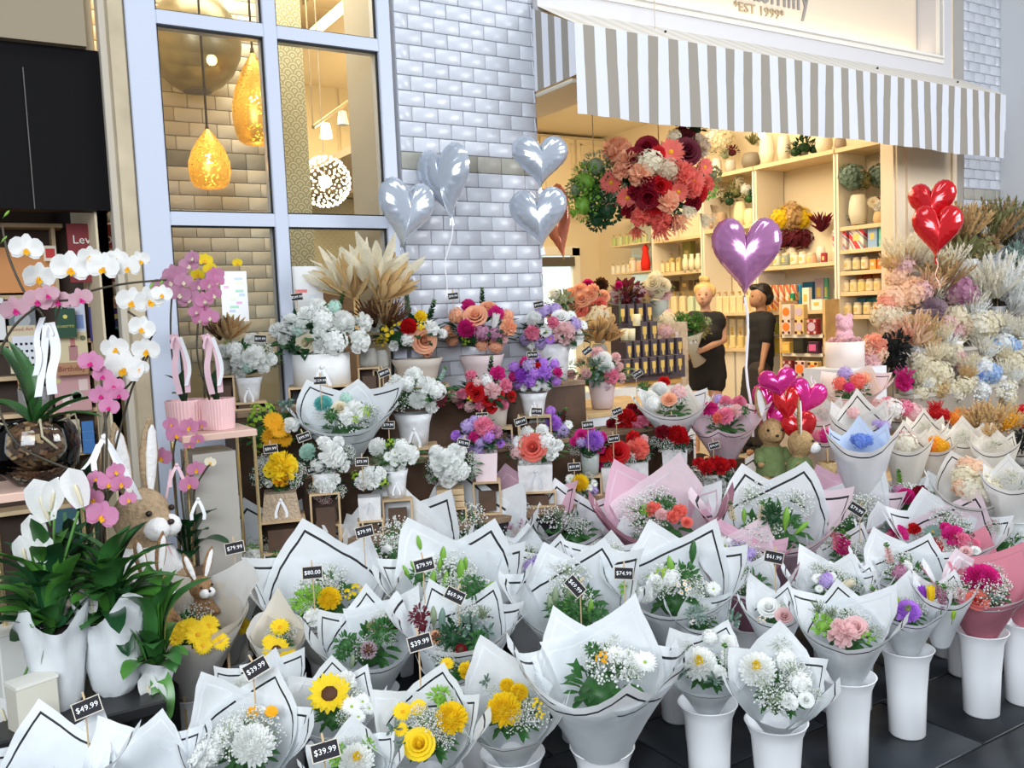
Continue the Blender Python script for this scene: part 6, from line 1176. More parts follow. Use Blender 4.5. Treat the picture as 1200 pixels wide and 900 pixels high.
flat_item('picture_book', 'picture book with an indigo star and moon cover on the rack', 'book', (103,360,143,398), (.03,.025,.16), [(.35,.7,-.09,0,(.75,.65,.25)),(0,.2,.5,.3,(.75,.7,.85)),(-.2,.55,.25,.35,(.12,.12,.55)),(.1,.42,.4,.2,(.3,.25,.7))])
flat_item('shelf_label', 'upper tan shelf label reading Birthday', 'label', (107,350,142,361), (.60,.42,.27), [], 'Birthday', (.55,.15,.10), Y=YR-.09)
flat_item('picture_book', 'red and blue patterned book left of the indigo one', 'book', (70,345,102,398), (.62,.66,.78), [(-.1,.85,.5,.2,(.7,.03,.04)),(.2,.4,.4,.3,(.2,.3,.6)),(-.25,.3,.2,.4,(.75,.2,.2)),(.1,.15,.6,.08,(.9,.9,.9))])
flat_item('picture_book', 'grey round book at the left end of the middle rack shelf', 'book', (8,352,44,398), (.16,.18,.19), [(0,.5,-.3,0,(.4,.42,.44))])
flat_item('picture_book', 'white paper stack at the far left of the rack', 'book', (-30,350,8,398), (.75,.76,.76), [(.1,.75,.6,.25,(.12,.14,.15))])
flat_item('craft_pack', 'cream craft pack printed with a grid of little drawings', 'craft pack', (8,382,46,436), (.66,.56,.38), [(.03,.42,.78,.72,(.72,.74,.80))]+[(.03+.18*(i-1.5),.16+.15*j,.09,.05,(.35,.30,.38)) for i in range(4) for j in range(4)], 'Good Art', (.5,.12,.08), tz=.92, th=.03)
flat_item('craft_pack', 'cream craft pack with a pink gnome figure', 'craft pack', (66,390,105,437), (.70,.60,.38), [(.0,.5,.3,.35,(.45,.22,.22)),(0,.75,.16,.2,(.55,.2,.2)),(.35,.85,-.1,0,(.15,.16,.08))], 'or my bracelet', (.15,.10,.08), tz=.15, th=.03)
flat_item('picture_book', 'sky blue book with a white dandelion', 'book', (108,384,150,437), (.20,.38,.66), [(.0,.6,-.25,0,(.70,.68,.72)),(0,.15,.8,.22,(.22,.18,.15)),(0,.97,1.0,.05,(.03,.25,.18))])
flat_item('hang_tag', 'bottle shaped green tag with gold letters on the rack', 'tag', (63,362,90,395), (.015,.07,.035), [(0,.72,-.11,0,(.75,.65,.15)),(0,1.25,.25,.5,(.015,.07,.035))], 'CORETTO', (.75,.65,.15), tz=.38, Y=YR-.12)
flat_item('shelf_label', 'lower tan shelf label reading Birthday', 'label', (63,426,104,438), (.45,.24,.13), [], 'Birthday', (.25,.05,.03), Y=YR-.13)
flat_item('picture_book', 'pink patterned pack with a round badge low on the rack', 'book', (62,440,108,480), (.62,.35,.36), [(.1,.4,-.18,0,(.45,.5,.42)),(.1,.4,-.13,0,(.62,.1,.15)),(-.38,.85,-.08,0,(.7,.6,.3)),(.3,.7,.25,.3,(.78,.62,.6)),(-.2,.3,.2,.3,(.8,.7,.65))])
flat_item('picture_book', 'book with a drawn face behind the glass root vase', 'book', (82,492,96,530), (.62,.54,.44), [(0,.6,.4,.2,(.2,.15,.12))])
flat_item('picture_book', 'plain bright blue book behind the white satin bow', 'book', (95,494,112,530), (.06,.20,.50), [])
flat_item('picture_book', 'teal letter print card near the peace lily blooms', 'book', (62,598,108,630), (.05,.13,.16), [(.2,.5,-.25,0,(.62,.66,.62)),(.2,.4,-.12,0,(.1,.2,.16)),(-.2,.5,.1,.8,(.10,.25,.12))])
flat_item('storage_box', 'grey metal tin low on the rack', 'tin', (20,455,60,480), (.22,.20,.19), [(0,.6,.7,.3,(.3,.28,.3))])
flat_item('orange_card', 'orange card at the left of the rack behind the bark vase', 'card', (20,440,48,455), (.60,.25,.12), [])
# low left corner boxes
for x0, x1, y0, y1, lb, cc in ((-10,58,735,790,'pale linen box in the lower left behind the lily wrap',(.60,.60,.56)),(12,70,798,850,'cream carton printed with small grey letters in the lower left corner',(.52,.50,.42))):
    P = atD((x0+x1)/2, y1, 2.28 if 'carton' in lb else 2.5); s = DD(P)/F; z = max(TZ, P.z) if 'linen' in lb else max(TZ, P.z)
    T = thing('carton_box', lb, 'box', (P.x, P.y, TZ), math.radians(20)); w_ = (x1-x0)*s; h_ = max(.06, atD(0, y0, DD(P)).z-TZ); b = MB(); b.bev((0,0,h_/2), (w_*.8,w_*.55,h_), .003); b.obj('carton', mat('carton %s' % lb[:5], cc, .7), T); b = MB(); b.box((0,0,h_+.004), (w_*.82,w_*.57,.008)); b.obj('lid', mat('carton lid', (.62,.61,.55), .7), T)
# ================================================================== shop interior
random.seed(21)
SHW = mat('cream shelf board', (.72,.56,.34), .5, var=.08, vs=6); SPN = mat('ivory panel', (.82,.76,.64), .5); XS = 7.0
def sz(x, y): return onX(x, y, XS).z
def sy(x, y=300): return onX(x, y, XS).y
def bay(label, xa, xb, ys, top=None, base=1.05):
    y1, y0 = sy(xa), sy(xb); xm_ = (xa+xb)/2; T = thing('shelf_bay', label, 'shelves', (XS+.2, (y0+y1)/2, 0), 0, 'built-in shelving bays'); L_ = y1-y0
    for y in ys: z = sz(xm_, y); b = MB(); b.bev((0,0,z-.018), (.38,L_-.03,.036), .004); b.obj('shelf', SHW, T)
    for s_ in (-1, 1): b = MB(); b.box((0, s_*(L_/2-.012), 1.42), (.40,.022,2.84)); b.obj('side_panel', SPN, T)
    for s_ in (-1, 1): b = MB(); b.bev((.03, s_*L_*.24, .55), (.34,L_*.45,1.0), .006); b.obj('cupboard_door', SPN, T)
    return T
bay('first shelving bay from the right, stacked with cream candle jars', 981, 1056, (262,290,316,341,369), base=1)
bay('second shelving bay with yellow and burgundy dried flowers', 886, 980, (310,364,392,414,442))
bay('third shelving bay half hidden by the mauve balloon', 824, 885, (266,366,408))
bay('fourth shelving bay behind the blonde woman', 764, 823, (278,318,366,408))
# long top board over the bays
for k, (xa, xb, yy, lb) in enumerate(((981,1056,177,'long wooden board over the first shelving bay'),(886,980,186,'long wooden board over the second shelving bay'),(824,885,198,'long wooden board over the third shelving bay'))):
    z = 2.86; y1, y0 = sy(xa), sy(xb); b = MB(); b.bev((XS+.2,(y0+y1)/2,z), (.44,y1-y0,.04), .004); b.obj('top_board', SHW, None, label=lb, cat='shelf', group='top boards over the shelving')
# glass shelves in the corner
GS = thing('glass_shelves', 'pale glass corner shelves at the left end of the shelving', 'shelves', (XS+.1, (sy(714)+sy(762))/2, 0)); y1, y0 = sy(714)-GS.location.y, sy(762)-GS.location.y
for y in (250,286,319,350): z = sz(738, y); b = MB(); b.bbox((-.1,y0,z-.016), (.28,y1,z)); b.obj('shelf', SHW, GS)
b = MB(); b.bbox((.26,y0,.9), (.28,y1,3.0)); b.obj('mirror_back', mat('pale mirror', (.75,.85,.88), .1, metal=.3), GS)
b = MB(); b.bbox((-.1,y0,0), (.28,y1,1.0)); b.obj('base_cupboard', SPN, GS)
LBL = mat('gold product label', (.75,.55,.20), .5)
def prod(kind, px, yb, wpx, hpx, col, label, group, X=7.1, lab=(.75,.55,.20), zx=None):
    P = onX(px, yb, XS); y = onX(px, yb, X).y; z = sz(zx or px, yb)+.002; s = DD(V((X,y,z)))/F; w_, h_ = wpx*s, hpx*s
    T = thing(dict(c='candle_jar', b='pump_bottle', x='gift_box', v='vase', r='round_label_box')[kind], label, dict(c='candle', b='bottle', x='box', v='vase', r='box')[kind], (X, y, z), -PI/2, group); m = mat('product %s' % (col,), col, .45)
    if kind == 'c':
        b = MB(); b.lathe([(.001,0),(w_*.46,0),(w_*.5,h_*.08),(w_*.5,h_*.7),(w_*.42,h_*.76),(.001,h_*.76)], 14); b.obj('jar', m, T, True)
        b = MB(); b.lathe([(w_*.44,h_*.76),(w_*.44,h_*.92),(w_*.1,h_*.95),(.001,h_)], 14); b.obj('lid', mat('jar lid', (.62,.52,.36), .4), T, True)
        b = MB(); b.box((0,-w_*.49,h_*.4), (w_*.4,w_*.06,h_*.3)); b.obj('label', mat('label %s' % (lab,), lab, .5), T)
    elif kind == 'b':
        b = MB(); b.bev((0,0,h_*.36), (w_,w_*.7,h_*.72), w_*.15); b.obj('bottle_body', m, T)
        b = MB(); b.tube([(0,0,h_*.72),(0,0,h_*.9)], w_*.1, 8); b.tube([(0,0,h_*.9),(0,-w_*.4,h_*.88)], w_*.09, 6); b.obj('pump', mat('gold pump', (.60,.42,.15), .35, metal=.5), T)
    elif kind in 'xr':
        b = MB(); b.bev((0,0,h_/2), (w_,w_*.6,h_), .004); b.obj('carton', m, T)
        if kind == 'x': b = MB(); b.box((0,-w_*.305,h_*.55), (w_*.45,.004,h_*.32)); b.obj('label', mat('label %s' % (lab,), lab, .5), T)
        else:
            b = MB(); R3 = Matrix.Rotation(PI/2,3,'X'); b.lathe([(.001,.004),(w_*.36,.004),(w_*.36,0)], 18, (0,-w_*.305,h_*.5), 0, R3); b.obj('round_label', mat('label %s' % (lab,), lab, .5), T)
            for q in (-1, 1):
                for q2 in (-1, 1): b = MB(); b.lathe([(.001,.004),(w_*.12,.004),(w_*.12,0)], 10, (q*w_*.34,-w_*.305,h_*(.5+q2*.38)), 0, R3); b.obj('corner_dot', mat('corner dot', (.10,.02,.02), .5), T)
    elif kind == 'v':
        b = MB(); b.lathe([(.001,0),(w_*.32,0),(w_*.5,h_*.35),(w_*.46,h_*.65),(w_*.26,h_*.85),(w_*.3,h_),(w_*.24,h_),(w_*.2,h_*.85)], 20); b.obj('vase_body', m, T, True)
    return T
ORD = ('leftmost', 'second from left', 'third from left', 'fourth from left', 'fifth from left', 'sixth from left', 'seventh from left')
def row(kind, x0, x1, yb, n, wpx, hpx, cols, label, group, **k):
    for i in range(n): prod(kind, x0+(x1-x0)*(i+.5)/n, yb, wpx, hpx, cols[i % len(cols)], label+', '+(ORD[i] if i < n-1 or n < 3 else 'rightmost'), group, zx=(x0+x1)/2, **k)
CRM = (.80,.66,.38); CR2 = (.85,.74,.50); WHT = (.82,.80,.74)
row('c', 979, 1019, 316, 4, 9.5, 15, (CRM, CR2), 'cream candle jar with tan lid on the upper candle shelf', 'cream candle jars on the third shelf')
for i, (c_, l_) in enumerate((((.85,.42,.10),'pale'), ((.75,.20,.04),'deep'), ((.82,.78,.70),'white'), ((.85,.65,.10),'yellow'))): prod('x', 1024+9*i, 316, 8.5, 12, c_, '%s orange range gift box beside the upper candle jars' % l_ if l_ != 'white' else 'white gift box beside the upper candle jars', 'small gift boxes beside the candles', lab=(.8,.7,.5), zx=1018)
row('c', 987, 1052, 341, 7, 9.5, 15, (CR2, CRM, (.84,.66,.25)), 'cream candle jar in the middle candle row of seven', 'cream candle jars on the fourth shelf')
row('x', 990, 1046, 341, 5, 10.5, 19, ((.70,.14,.05),(.80,.30,.08)), 'red orange box standing behind the middle candle row', 'red boxes behind the candles', X=7.27)
prod('v', 982, 341, 9, 14, (.22,.06,.20), 'dark plum jar with lime blossom at the left of the candle row', None)
row('c', 977, 1034, 369, 5, 10, 15, (CR2, CRM), 'cream candle jar in the lowest candle row of five', 'cream candle jars on the fifth shelf')
row('x', 992, 1030, 369, 3, 11, 19, ((.03,.30,.34),(.10,.32,.45)), 'teal box standing behind the lowest candle row', 'teal boxes behind the candles', X=7.27)
def striped(name, cols, sc_=14):
    m, N, L, b = nodes(name); tc = N.new('ShaderNodeTexCoord'); wv = N.new('ShaderNodeTexWave'); wv.inputs['Scale'].default_value = sc_*.35; wv.inputs['Distortion'].default_value = 5; wv.inputs['Detail'].default_value = 0; wv.bands_direction = 'DIAGONAL'
    cr = N.new('ShaderNodeValToRGB'); cr.color_ramp.interpolation = 'CONSTANT'; els = cr.color_ramp.elements
    for i, c_ in enumerate(cols):
        e = els[i] if i < 2 else els.new(i/len(cols)); e.position = i/len(cols); e.color = (*c_, 1)
    L.new(tc.outputs['Object'], wv.inputs[0]); L.new(wv.outputs[0], cr.inputs[0]); L.new(cr.outputs[0], b.inputs['Base Color']); return m
RB = striped('rainbow swirl print', [(.75,.05,.08),(.85,.75,.65),(.10,.35,.60),(.80,.25,.20),(.85,.80,.7)], 10)
OR = striped('orange flame print', [(.80,.25,.04),(.85,.60,.15),(.85,.75,.6),(.75,.18,.08)], 14)
for i, (x, w_, c_, lb) in enumerate(((987,19,None,'left rainbow swirl gift box on the second shelf'),(1007,19,None,'right rainbow swirl gift box on the second shelf'),(1024.5,12.5,(.30,.48,.75),'sky blue gift box with gold label'),(1037.5,12.5,(.15,.62,.50),'turquoise gift box with gold label'),(1050,11.5,(.38,.30,.03),'olive gift box with cream label'))):
    o = prod('x', x, 290, w_, 24, c_ or (.7,.1,.1), lb, 'large gift boxes on the second shelf', lab=(.80,.62,.20), zx=1018)
    if c_ is None: o.children[0].data.materials[0] = RB
def vas(px, yb, w_, h_, col, label, fl, D_=None, x=XS+.1, cat='vase arrangement', zy=None, kind='vase_body', lst=()):
    y = onX(px, yb, x).y; z = (zy if zy is not None else sz(px, yb))+.002; P = V((x, y, z)); D = DD(P); s = D/F; T = thing('vase_arrangement', label, cat, P, 0)
    b = MB(); W, Hh = w_*s, h_*s
    if h_: b.lathe([(.001,0),(W*.36,0),(W*.5,Hh*.4),(W*.46,Hh*.75),(W*.36,Hh),(W*.3,Hh)], 20); b.obj('vase_body', mat('vase %s' % (col,), col, .45, bump=.2, vs=30), T, True)
    for kd, c_, x_, y_, r in fl:
        Q = atD(x_, y_, D)-P; n = V((0,0,1)) if kd in ('grass','feather','leaves','spike','euca') else (tocam(P)+V((0,0,.4)))
        flower(kd, c_, Q, n, r*s, T)
    return T
vas(1006, 262, 22, 34, (.70,.66,.52), 'white textured vase of grey green hydrangeas on the right bay top', [('hydra','euca',998,207,16),('hydra','euca',1030,206,14),('hydra','olive',1012,212,11),('leaves','euca',1003,214,15)])
vas(1031, 262, 15, 15, (.62,.42,.22), 'little basket of cream and plum anemones beside the textured vase', [('aster','cream',1024,237,8),('aster','palepink',1036,236,8),('carn','white',1030,241,8),('aster','burgundy',1028,234,4),('aster','burgundy',1040,238,4)])
vas(1049, 262, 16, 62, (.78,.68,.48), 'tall cream ceramic urn at the right end of the top shelf', [], x=XS+.22); vas(1042, 262, 17, 40, (.10,.09,.07), 'dark slate oval vase behind the anemone basket', [], x=XS+.26)
vas(985, 262, 0, 0, WHT, 'trailing green fern at the left end of the first bay', [('leaves','leaf',986,257,10),('leaves','sage',996,258,9)])
vas(927, 310, 12, 22, (.72,.66,.52), 'yellow dried chrysanthemum fan above a burgundy one on the second bay', [('hydra','wheat',928,254,16),('hydra','yellow',916,256,13),('hydra','yellow',940,256,13),('hydra','wheat',928,248,12),('hydra','burgundy',930,280,14),('hydra','burgundy',918,281,12),('hydra','burgundy',942,280,12)], x=XS+.25)
vas(962, 310, 12, 22, (.78,.72,.60), 'burgundy feather plume in a white square vase', [('feather','burgundy',962,266,18),('feather','burgundy',962,272,14)], x=XS+.25)
row('c', 906, 946, 310, 4, 10, 15, ((.62,.66,.50),(.30,.34,.28),(.82,.74,.55),(.85,.78,.62)), 'pale jar candle below the dried flower fans', 'jar candles on the dried flower shelf')
prod('c', 951, 310, 12, 15, (.80,.45,.28), 'peach candle jar near the plume vase', None); prod('x', 966, 310, 7, 14, (.35,.03,.05), 'dark red box at the end of the dried flower shelf', None)
for i in range(5):
    o = prod('x', 903+7*i, 364, 7, 30, (.8,.3,.1), 'orange flame printed gift box in the tall coloured row, '+ORD[i], 'orange flame printed boxes', zx=930, lab=(.85,.8,.7)); o.children[0].data.materials[0] = OR
for x, w_, h_, c_, X, lb in ((929,6,20,(.02,.24,.12),7.05,'narrow dark green pouch among the coloured boxes'),(937,6,30,(.04,.35,.60),7.15,'bright blue upright box'),(949,14,32,(.01,.10,.20),7.3,'navy box behind the white carton'),(946,10,26,(.85,.78,.60),7.05,'tall white carton with a gold square'),(960,16,12,(.84,.80,.72),7.08,'flat white carton stacked beside the tall one'),(962,12,36,(.45,.32,.35),7.34,'dusty purple panel box at the back'),(969,5,36,(.10,.38,.22),7.34,'slim green box at the back of the bay')):
    prod('x', x, 364, w_, h_, c_, lb, None, X=X, lab=(.7,.5,.1), zx=930)
# freestanding rack with round label boxes in front of the second bay
XR2 = 6.72
def rz_(x, y): return onX(x, y, XR2)
T = thing('product_rack', 'small wooden rack of boxes with round labels standing before the second bay', 'rack', (XR2+.1, (rz_(915,400).y+rz_(966,400).y)/2, 0)); y0, y1 = rz_(966,400).y-T.location.y, rz_(915,400).y-T.location.y
for y in (392,414,441): b = MB(); b.bbox((-.1,y0,rz_(940,y).z-.03), (.1,y1,rz_(940,y).z)); b.obj('shelf', mat('white rack shelf', (.84,.78,.66), .5), T)
for q in (y0, y1): b = MB(); b.bbox((-.1,q-.015,0), (.1,q+.015,rz_(940,352).z)); b.obj('upright', mat('honey wood', (.62,.42,.20)), T)
b = MB(); b.bbox((-.08,y0+.02,0), (.1,y1-.02,rz_(940,444).z-.02)); b.obj('base_panel', mat('cream rack base', (.78,.62,.38), .5), T)
def rprod(kind, px, yb, w_, h_, col, label, lab):
    P = rz_(px, yb); P.z = rz_(940, yb).z+.001; s = DD(P)/F; global XS
    T = thing('round_label_box' if kind == 'r' else 'gift_box', label, 'box', P, -PI/2, 'boxes on the small wooden rack'); W, Hh = w_*s, h_*s
    b = MB(); b.bev((0,0,Hh/2), (W,W*.6,Hh), .004); b.obj('carton', mat('product %s' % (col,), col, .45), T); R3 = Matrix.Rotation(PI/2,3,'X')
    if kind == 'r':
        b = MB(); b.lathe([(.001,.004),(W*.38,.004),(W*.38,0)], 18, (0,-W*.305,Hh*.5), 0, R3); b.obj('round_label', mat('label %s' % (lab,), lab, .5), T)
        for q in (-1, 1):
            for q2 in (-1, 1): b = MB(); b.lathe([(.001,.004),(W*.13,.004),(W*.13,0)], 10, (q*W*.33,-W*.305,Hh*(.5+q2*.37)), 0, R3); b.obj('corner_dot', mat('corner dot %d' % (col[0] > .4), (.10,.02,.02) if col[0] > .4 else (.7,.45,.40), .5), T)
    else: b = MB(); b.box((0,-W*.305,Hh*.5), (W*.7,.004,Hh*.55)); b.obj('label', mat('label %s' % (lab,), lab, .5), T)
OL, LL = (.85,.20,.03), (.55,.42,.55)
for kd, x, yb, w_, h_, c_, lb_, lab in (('r',924,392,13,18,(.75,.62,.55),'orange round label box on the upper rack shelf',OL),('r',939,392,13,18,(.78,.55,.22),'lilac round label box with yellow card on the upper rack shelf',LL),('r',954,392,14,18,(.28,.02,.03),'maroon box with lilac round label on the upper rack shelf',LL),
    ('x',923,414,12,13,(.65,.40,.08),'gold tin pair on the middle rack shelf',(.75,.55,.15)),('x',938,414,14,18,(.02,.02,.015),'black box on the middle rack shelf',(.03,.03,.02)),('x',955,414,14,14,(.06,.02,.05),'magenta fronted box on the middle rack shelf',(.62,.12,.30)),
    ('r',925,441,13,18,(.20,.02,.03),'maroon box with lilac round label on the lowest rack shelf',LL),('r',940,441,14,18,(.75,.55,.50),'pink box with orange round label on the lowest rack shelf',OL),('r',955,441,14,18,(.80,.55,.20),'yellow box with orange round label on the lowest rack shelf',OL)): rprod(kd, x, yb, w_, h_, c_, lb_, lab)
for x, c_, lb_, lab in ((924,(.75,.62,.55),'orange round label box stacked on top of the rack',OL),(939,(.78,.55,.22),'lilac round label box stacked on top of the rack',LL)):
    P = rz_(x, 373); P.z = rz_(940,392).z+18*DD(P)/F+.003; s = DD(P)/F; T = thing('round_label_box', lb_, 'box', P, -PI/2, 'boxes on the small wooden rack'); b = MB(); b.bev((0,0,8.5*s), (13*s,8*s,17*s), .004); b.obj('carton', mat('product %s' % (c_,), c_, .45), T); b = MB(); b.lathe([(.001,.004),(5*s,.004),(5*s,0)], 18, (0,-4.1*s,8.5*s), 0, Matrix.Rotation(PI/2,3,'X')); b.obj('round_label', mat('label %s' % (lab,), lab, .5), T)
row('x', 897, 913, 392, 2, 7, 14, ((.42,.45,.04),(.30,.34,.04)), 'olive green pack left of the small rack', 'olive packs left of the rack', X=7.05); row('x', 897, 914, 414, 3, 6, 18, ((.80,.58,.04),(.75,.50,.02)), 'yellow upright pack left of the small rack', 'yellow packs left of the rack', X=7.05)
prod('x', 970, 392, 7, 18, (.20,.04,.05), 'dark maroon box in the narrow slot beside the rack', None); prod('x', 970, 414, 7, 18, (.45,.36,.12), 'gold patterned box in the narrow slot beside the rack', None)
# top board plants
vas(856, 198, 13, 15, (.50,.48,.44), 'grey pot of dark leaves on the third bay top board', [('leaves','burgundy',858,178,10),('leaves','sage',850,182,9),('hydra','cream',846,166,12),('hydra','cream',852,160,10)], zy=2.88)
vas(880, 196, 22, 18, (.22,.19,.15), 'dark tote shaped planter with spiky leaves', [('feather','olive',882,170,14),('hydra','cream',890,164,8)], zy=2.88)
vas(899, 194, 18, 34, (.78,.74,.60), 'white ribbed gourd vase on the top board', [], zy=2.88); vas(919, 192, 16, 30, (.74,.70,.58), 'white basket weave vase on the top board', [], zy=2.88)
vas(942, 190, 10, 8, (.10,.10,.08), 'dark green rubbery leaf plant trailing over the top board', [('leaves','leafdark',942,172,17),('leaves','leafdark',932,177,13),('leaves','leafdark',954,174,12)], zy=2.88)
vas(966, 188, 20, 22, (.80,.72,.56), 'pale round vase on the top board', [], zy=2.88); vas(985, 184, 14, 14, (.35,.28,.22), 'brown box shaped planter under the awning', [], zy=2.88)
vas(840, 200, 12, 20, (.80,.76,.66), 'white orchid spray on the left end of the top board', [('hydra','white',838,160,12),('hydra','cream',832,172,10),('hydra','white',845,152,9)], zy=2.88)
vas(868, 266, 16, 30, (.82,.70,.42), 'left cream curled vase on the third bay shelf', [('leaves','olive',862,225,15),('leaves','leafdark',855,235,12),('hydra','cream',866,214,8)]); vas(879, 266, 14, 22, (.84,.72,.44), 'right cream folded vase on the third bay shelf', [('leaves','leaf',878,232,12),('hydra','white',874,222,7),('hydra','white',884,226,6)])
vas(846, 266, 14, 18, (.42,.30,.20), 'brown pot with dry grass on the third bay shelf', [('grass','olive',846,238,18),('hydra','cream',845,228,7)]); vas(832, 266, 8, 16, (.60,.40,.28), 'tan cup vase beside the brown pot', [])
# bottle rows
BC = ((.82,.68,.32),(.80,.72,.45)); MINT = (.62,.74,.55)
row('b', 768, 798, 318, 5, 5, 14, BC, 'small cream bottle on the shelf above the woman', 'small cream bottles above the woman'); row('b', 784, 800, 318, 2, 7, 24, ((.82,.68,.30),), 'tall yellow bottle on the shelf above the woman', 'tall yellow bottles above the woman', X=7.25)
prod('x', 808, 318, 14, 36, (.28,.28,.08), 'olive box with an oval emblem on the shelf above the woman', None, X=7.3, lab=(.55,.5,.25)); row('v', 800, 822, 318, 3, 8, 20, ((.82,.74,.52),), 'small cream figurine vase above the woman', 'figurine vases above the woman', X=7.02); vas(776, 318, 9, 16, (.75,.68,.5), 'pair of upright rabbit ears vase', [('feather','cream',776,284,12)], x=XS+.3)
row('b', 786, 806, 366, 2, 9, 26, ((.80,.68,.42),), 'cream pump bottle left of the woman', 'cream pump bottles left of the woman'); row('b', 806, 834, 366, 3, 9, 26, (MINT,), 'mint pump bottle behind the woman', 'mint pump bottles behind the woman')
row('b', 840, 880, 366, 5, 9, 26, ((.82,.68,.42),(.80,.64,.36)), 'cream pump bottle between the two people', 'cream pump bottles between the people'); row('x', 846, 884, 408, 4, 9, 32, ((.84,.76,.58),), 'pale tall carton on the lower shelf between the people', 'pale cartons between the people', X=7.3); row('b', 846, 882, 408, 4, 8, 20, ((.78,.60,.24),(.82,.68,.34)), 'honey coloured bottle on the lower shelf between the people', 'honey bottles between the people', X=7.05)
row('x', 765, 845, 340, 5, 13, 12, ((.04,.03,.03),(.10,.06,.04),(.30,.22,.12)), 'dark storage box under the cream bottle shelf', 'dark boxes under the bottle shelf', X=7.3)
row('b', 718, 760, 286, 6, 6, 15, ((.45,.55,.22),(.58,.66,.35)), 'green bottle on the upper glass shelf, '+ORD[i], 'green bottles on the glass shelf', zx=738) if False else None
for i in range(6): prod('b', 720+7.2*i, 286, 6, 15, ((.45,.55,.22),(.58,.66,.35))[i % 2], 'green bottle on the upper glass shelf, '+ORD[i], 'green bottles on the glass shelf', zx=738)
for i in range(4): prod('b', 719+6*i, 319, 5, 13, (.84,.80,.70), 'white bottle on the lower glass shelf, '+ORD[i], 'white bottles on the glass shelf', zx=738)
prod('c', 742, 319, 9, 18, (.82,.70,.60), 'pale pink pot on the lower glass shelf', None, zx=738); prod('c', 750, 319, 8, 14, (.80,.45,.35), 'coral pot on the lower glass shelf', None, zx=738)
P = onX(757, 319, XS+.05); s = DD(P)/F; P.z = sz(738,319)+.002; b = MB(); b.lathe([(.001,0),(5*s,0),(6*s,8*s),(4.5*s,16*s),(3.5*s,22*s),(4*s,26*s),(2*s,30*s),(.001,31*s)], 14); b.obj('red_figure', mat('red felt', (.70,.02,.01), .8), None, True, loc=P, label='bright red cone figure at the end of the glass shelf', cat='ornament')
# ---------------- black and gold tiered gift stand with tray
TY = 4.95
def tp(x, y): return onY(x, y, TY)
bx = tp(768, 442); T = thing('gift_stand', 'white plinth table under the black and gold gift boxes', 'table', (tp(752,442).x, TY+.15, 0)); hz = tp(755,452).z
b = MB(); b.bbox((-.42,-.16,0), (.36,.2,hz)); b.obj('plinth', mat('white plinth', (.80,.77,.70), .5), T)
b = MB(); b.bbox((-.36,-.20,hz), (.34,.2,hz+.045)); b.obj('wood_tray', mat('honey oak', (.55,.30,.08), .5), T)
DKB = striped('dark speckled pattern', [(.015,.012,.02),(.05,.03,.05),(.30,.22,.25),(.015,.012,.02)], 90); GLD = mat('gold jar', (.80,.55,.14), .35, metal=.3)
GT = T
def giftbox(px, py, w_, h_, Yo, label, zr, gold=True):
    P = onY(px, py, TY+Yo); P.z = zr; s = DD(P)/F; T = thing('gift_box', label, 'box', P, 0, 'black and gold gift boxes on the tray'); b = MB(); b.bev((0,0,h_*s/2), (w_*s,.09,h_*s), .003); b.obj('carton', DKB, T)
    if gold: b = MB(); b.box((0,-.047,h_*s*.55), (w_*s*.55,.004,h_*s*.42)); b.box((0,-.047,h_*s*.22), (w_*s*.25,.004,h_*s*.25)); b.obj('gold_label', GLD, T)
for r_, (yb, yo, x0, x1, n) in enumerate(((438,-.14,726,797,7),(418,-.04,728,797,7),(399,.06,745,768,2),(378,.14,720,762,4))):
    nm = ('lowest','second','third','top')[r_]; zr = max(hz+.046, onY((x0+x1)/2, yb, TY+yo).z)
    if r_: a_, e_ = onY(x0, yb, TY+yo).x, onY(x1, yb, TY+yo).x; b = MB(); b.bbox((a_-GT.location.x, yo-.2, hz+.046), (e_-GT.location.x, yo-.1, zr-.002)); b.obj('tier_board', DKB, GT)
    for i in range(n): giftbox(x0+(x1-x0)*(i+.5)/n, yb, (x1-x0)/n-.8, 20 if r_ < 2 else 22, yo, 'dark patterned gold label gift box, %s row of the tray, %s' % (nm, ORD[i]), zr)
for px, yb, lb_ in ((732,399,'cream candle glass at the left of the third gift row'),(740,399,'second cream candle glass at the left of the third gift row'),(746,382,'single cream candle glass among the top gift row')):
    P = onY(px, yb, TY+.0); s = DD(P)/F; T = thing('candle_glass', lb_, 'candle', P); b = MB(); b.lathe([(.001,0),(4.5*s,0),(5*s,14*s),(4.3*s,14*s),(.001,13*s)], 14); b.obj('glass', mat('cream wax glass', (.82,.74,.48), .4), T, True)
# flowers around the stand
def bunch(px, pyb, D, hk, w_, h_, dc, rw, rh, label, fl=(), auto=(), fill='leaf', **k): return arrange((px,pyb), None, w_, h_, hk, dc, rw, rh, label, fl, auto, fill, D=D, cat='flower arrangement', group=None, **k)
bunch(703, 425, 5.7, 'jar', 20, 22, (700,392), 30, 24, 'fan of tan dried leaves standing at the left of the gift tray', [('feather','tan',700,400,27),('feather','tan',690,398,22),('feather','tan',712,400,22),('feather','wheat',702,392,20)], fill=None)
bunch(690, 400, 6.1, 'jar', 18, 20, (688,352), 26, 18, 'coral and peach roses behind the dried leaf fan', [('rose','peach',682,350,9),('rose','coral',702,357,9),('rose','peach',690,345,9),('rose','peach',672,357,9),('rose','peach',664,362,8),('rose','coral',680,362,8),('carn','peach',695,340,7),('rose','palepink',655,352,7)], [('rose','peach',5,7)], 'leaf')
bunch(703, 402, 5.95, 'jar', 14, 16, (703,373), 15, 10, 'cream hydrangea head above the dried leaf fan', [('hydra','cream',703,372,13),('hydra','cream',696,375,9),('hydra','wheat',711,374,9)])
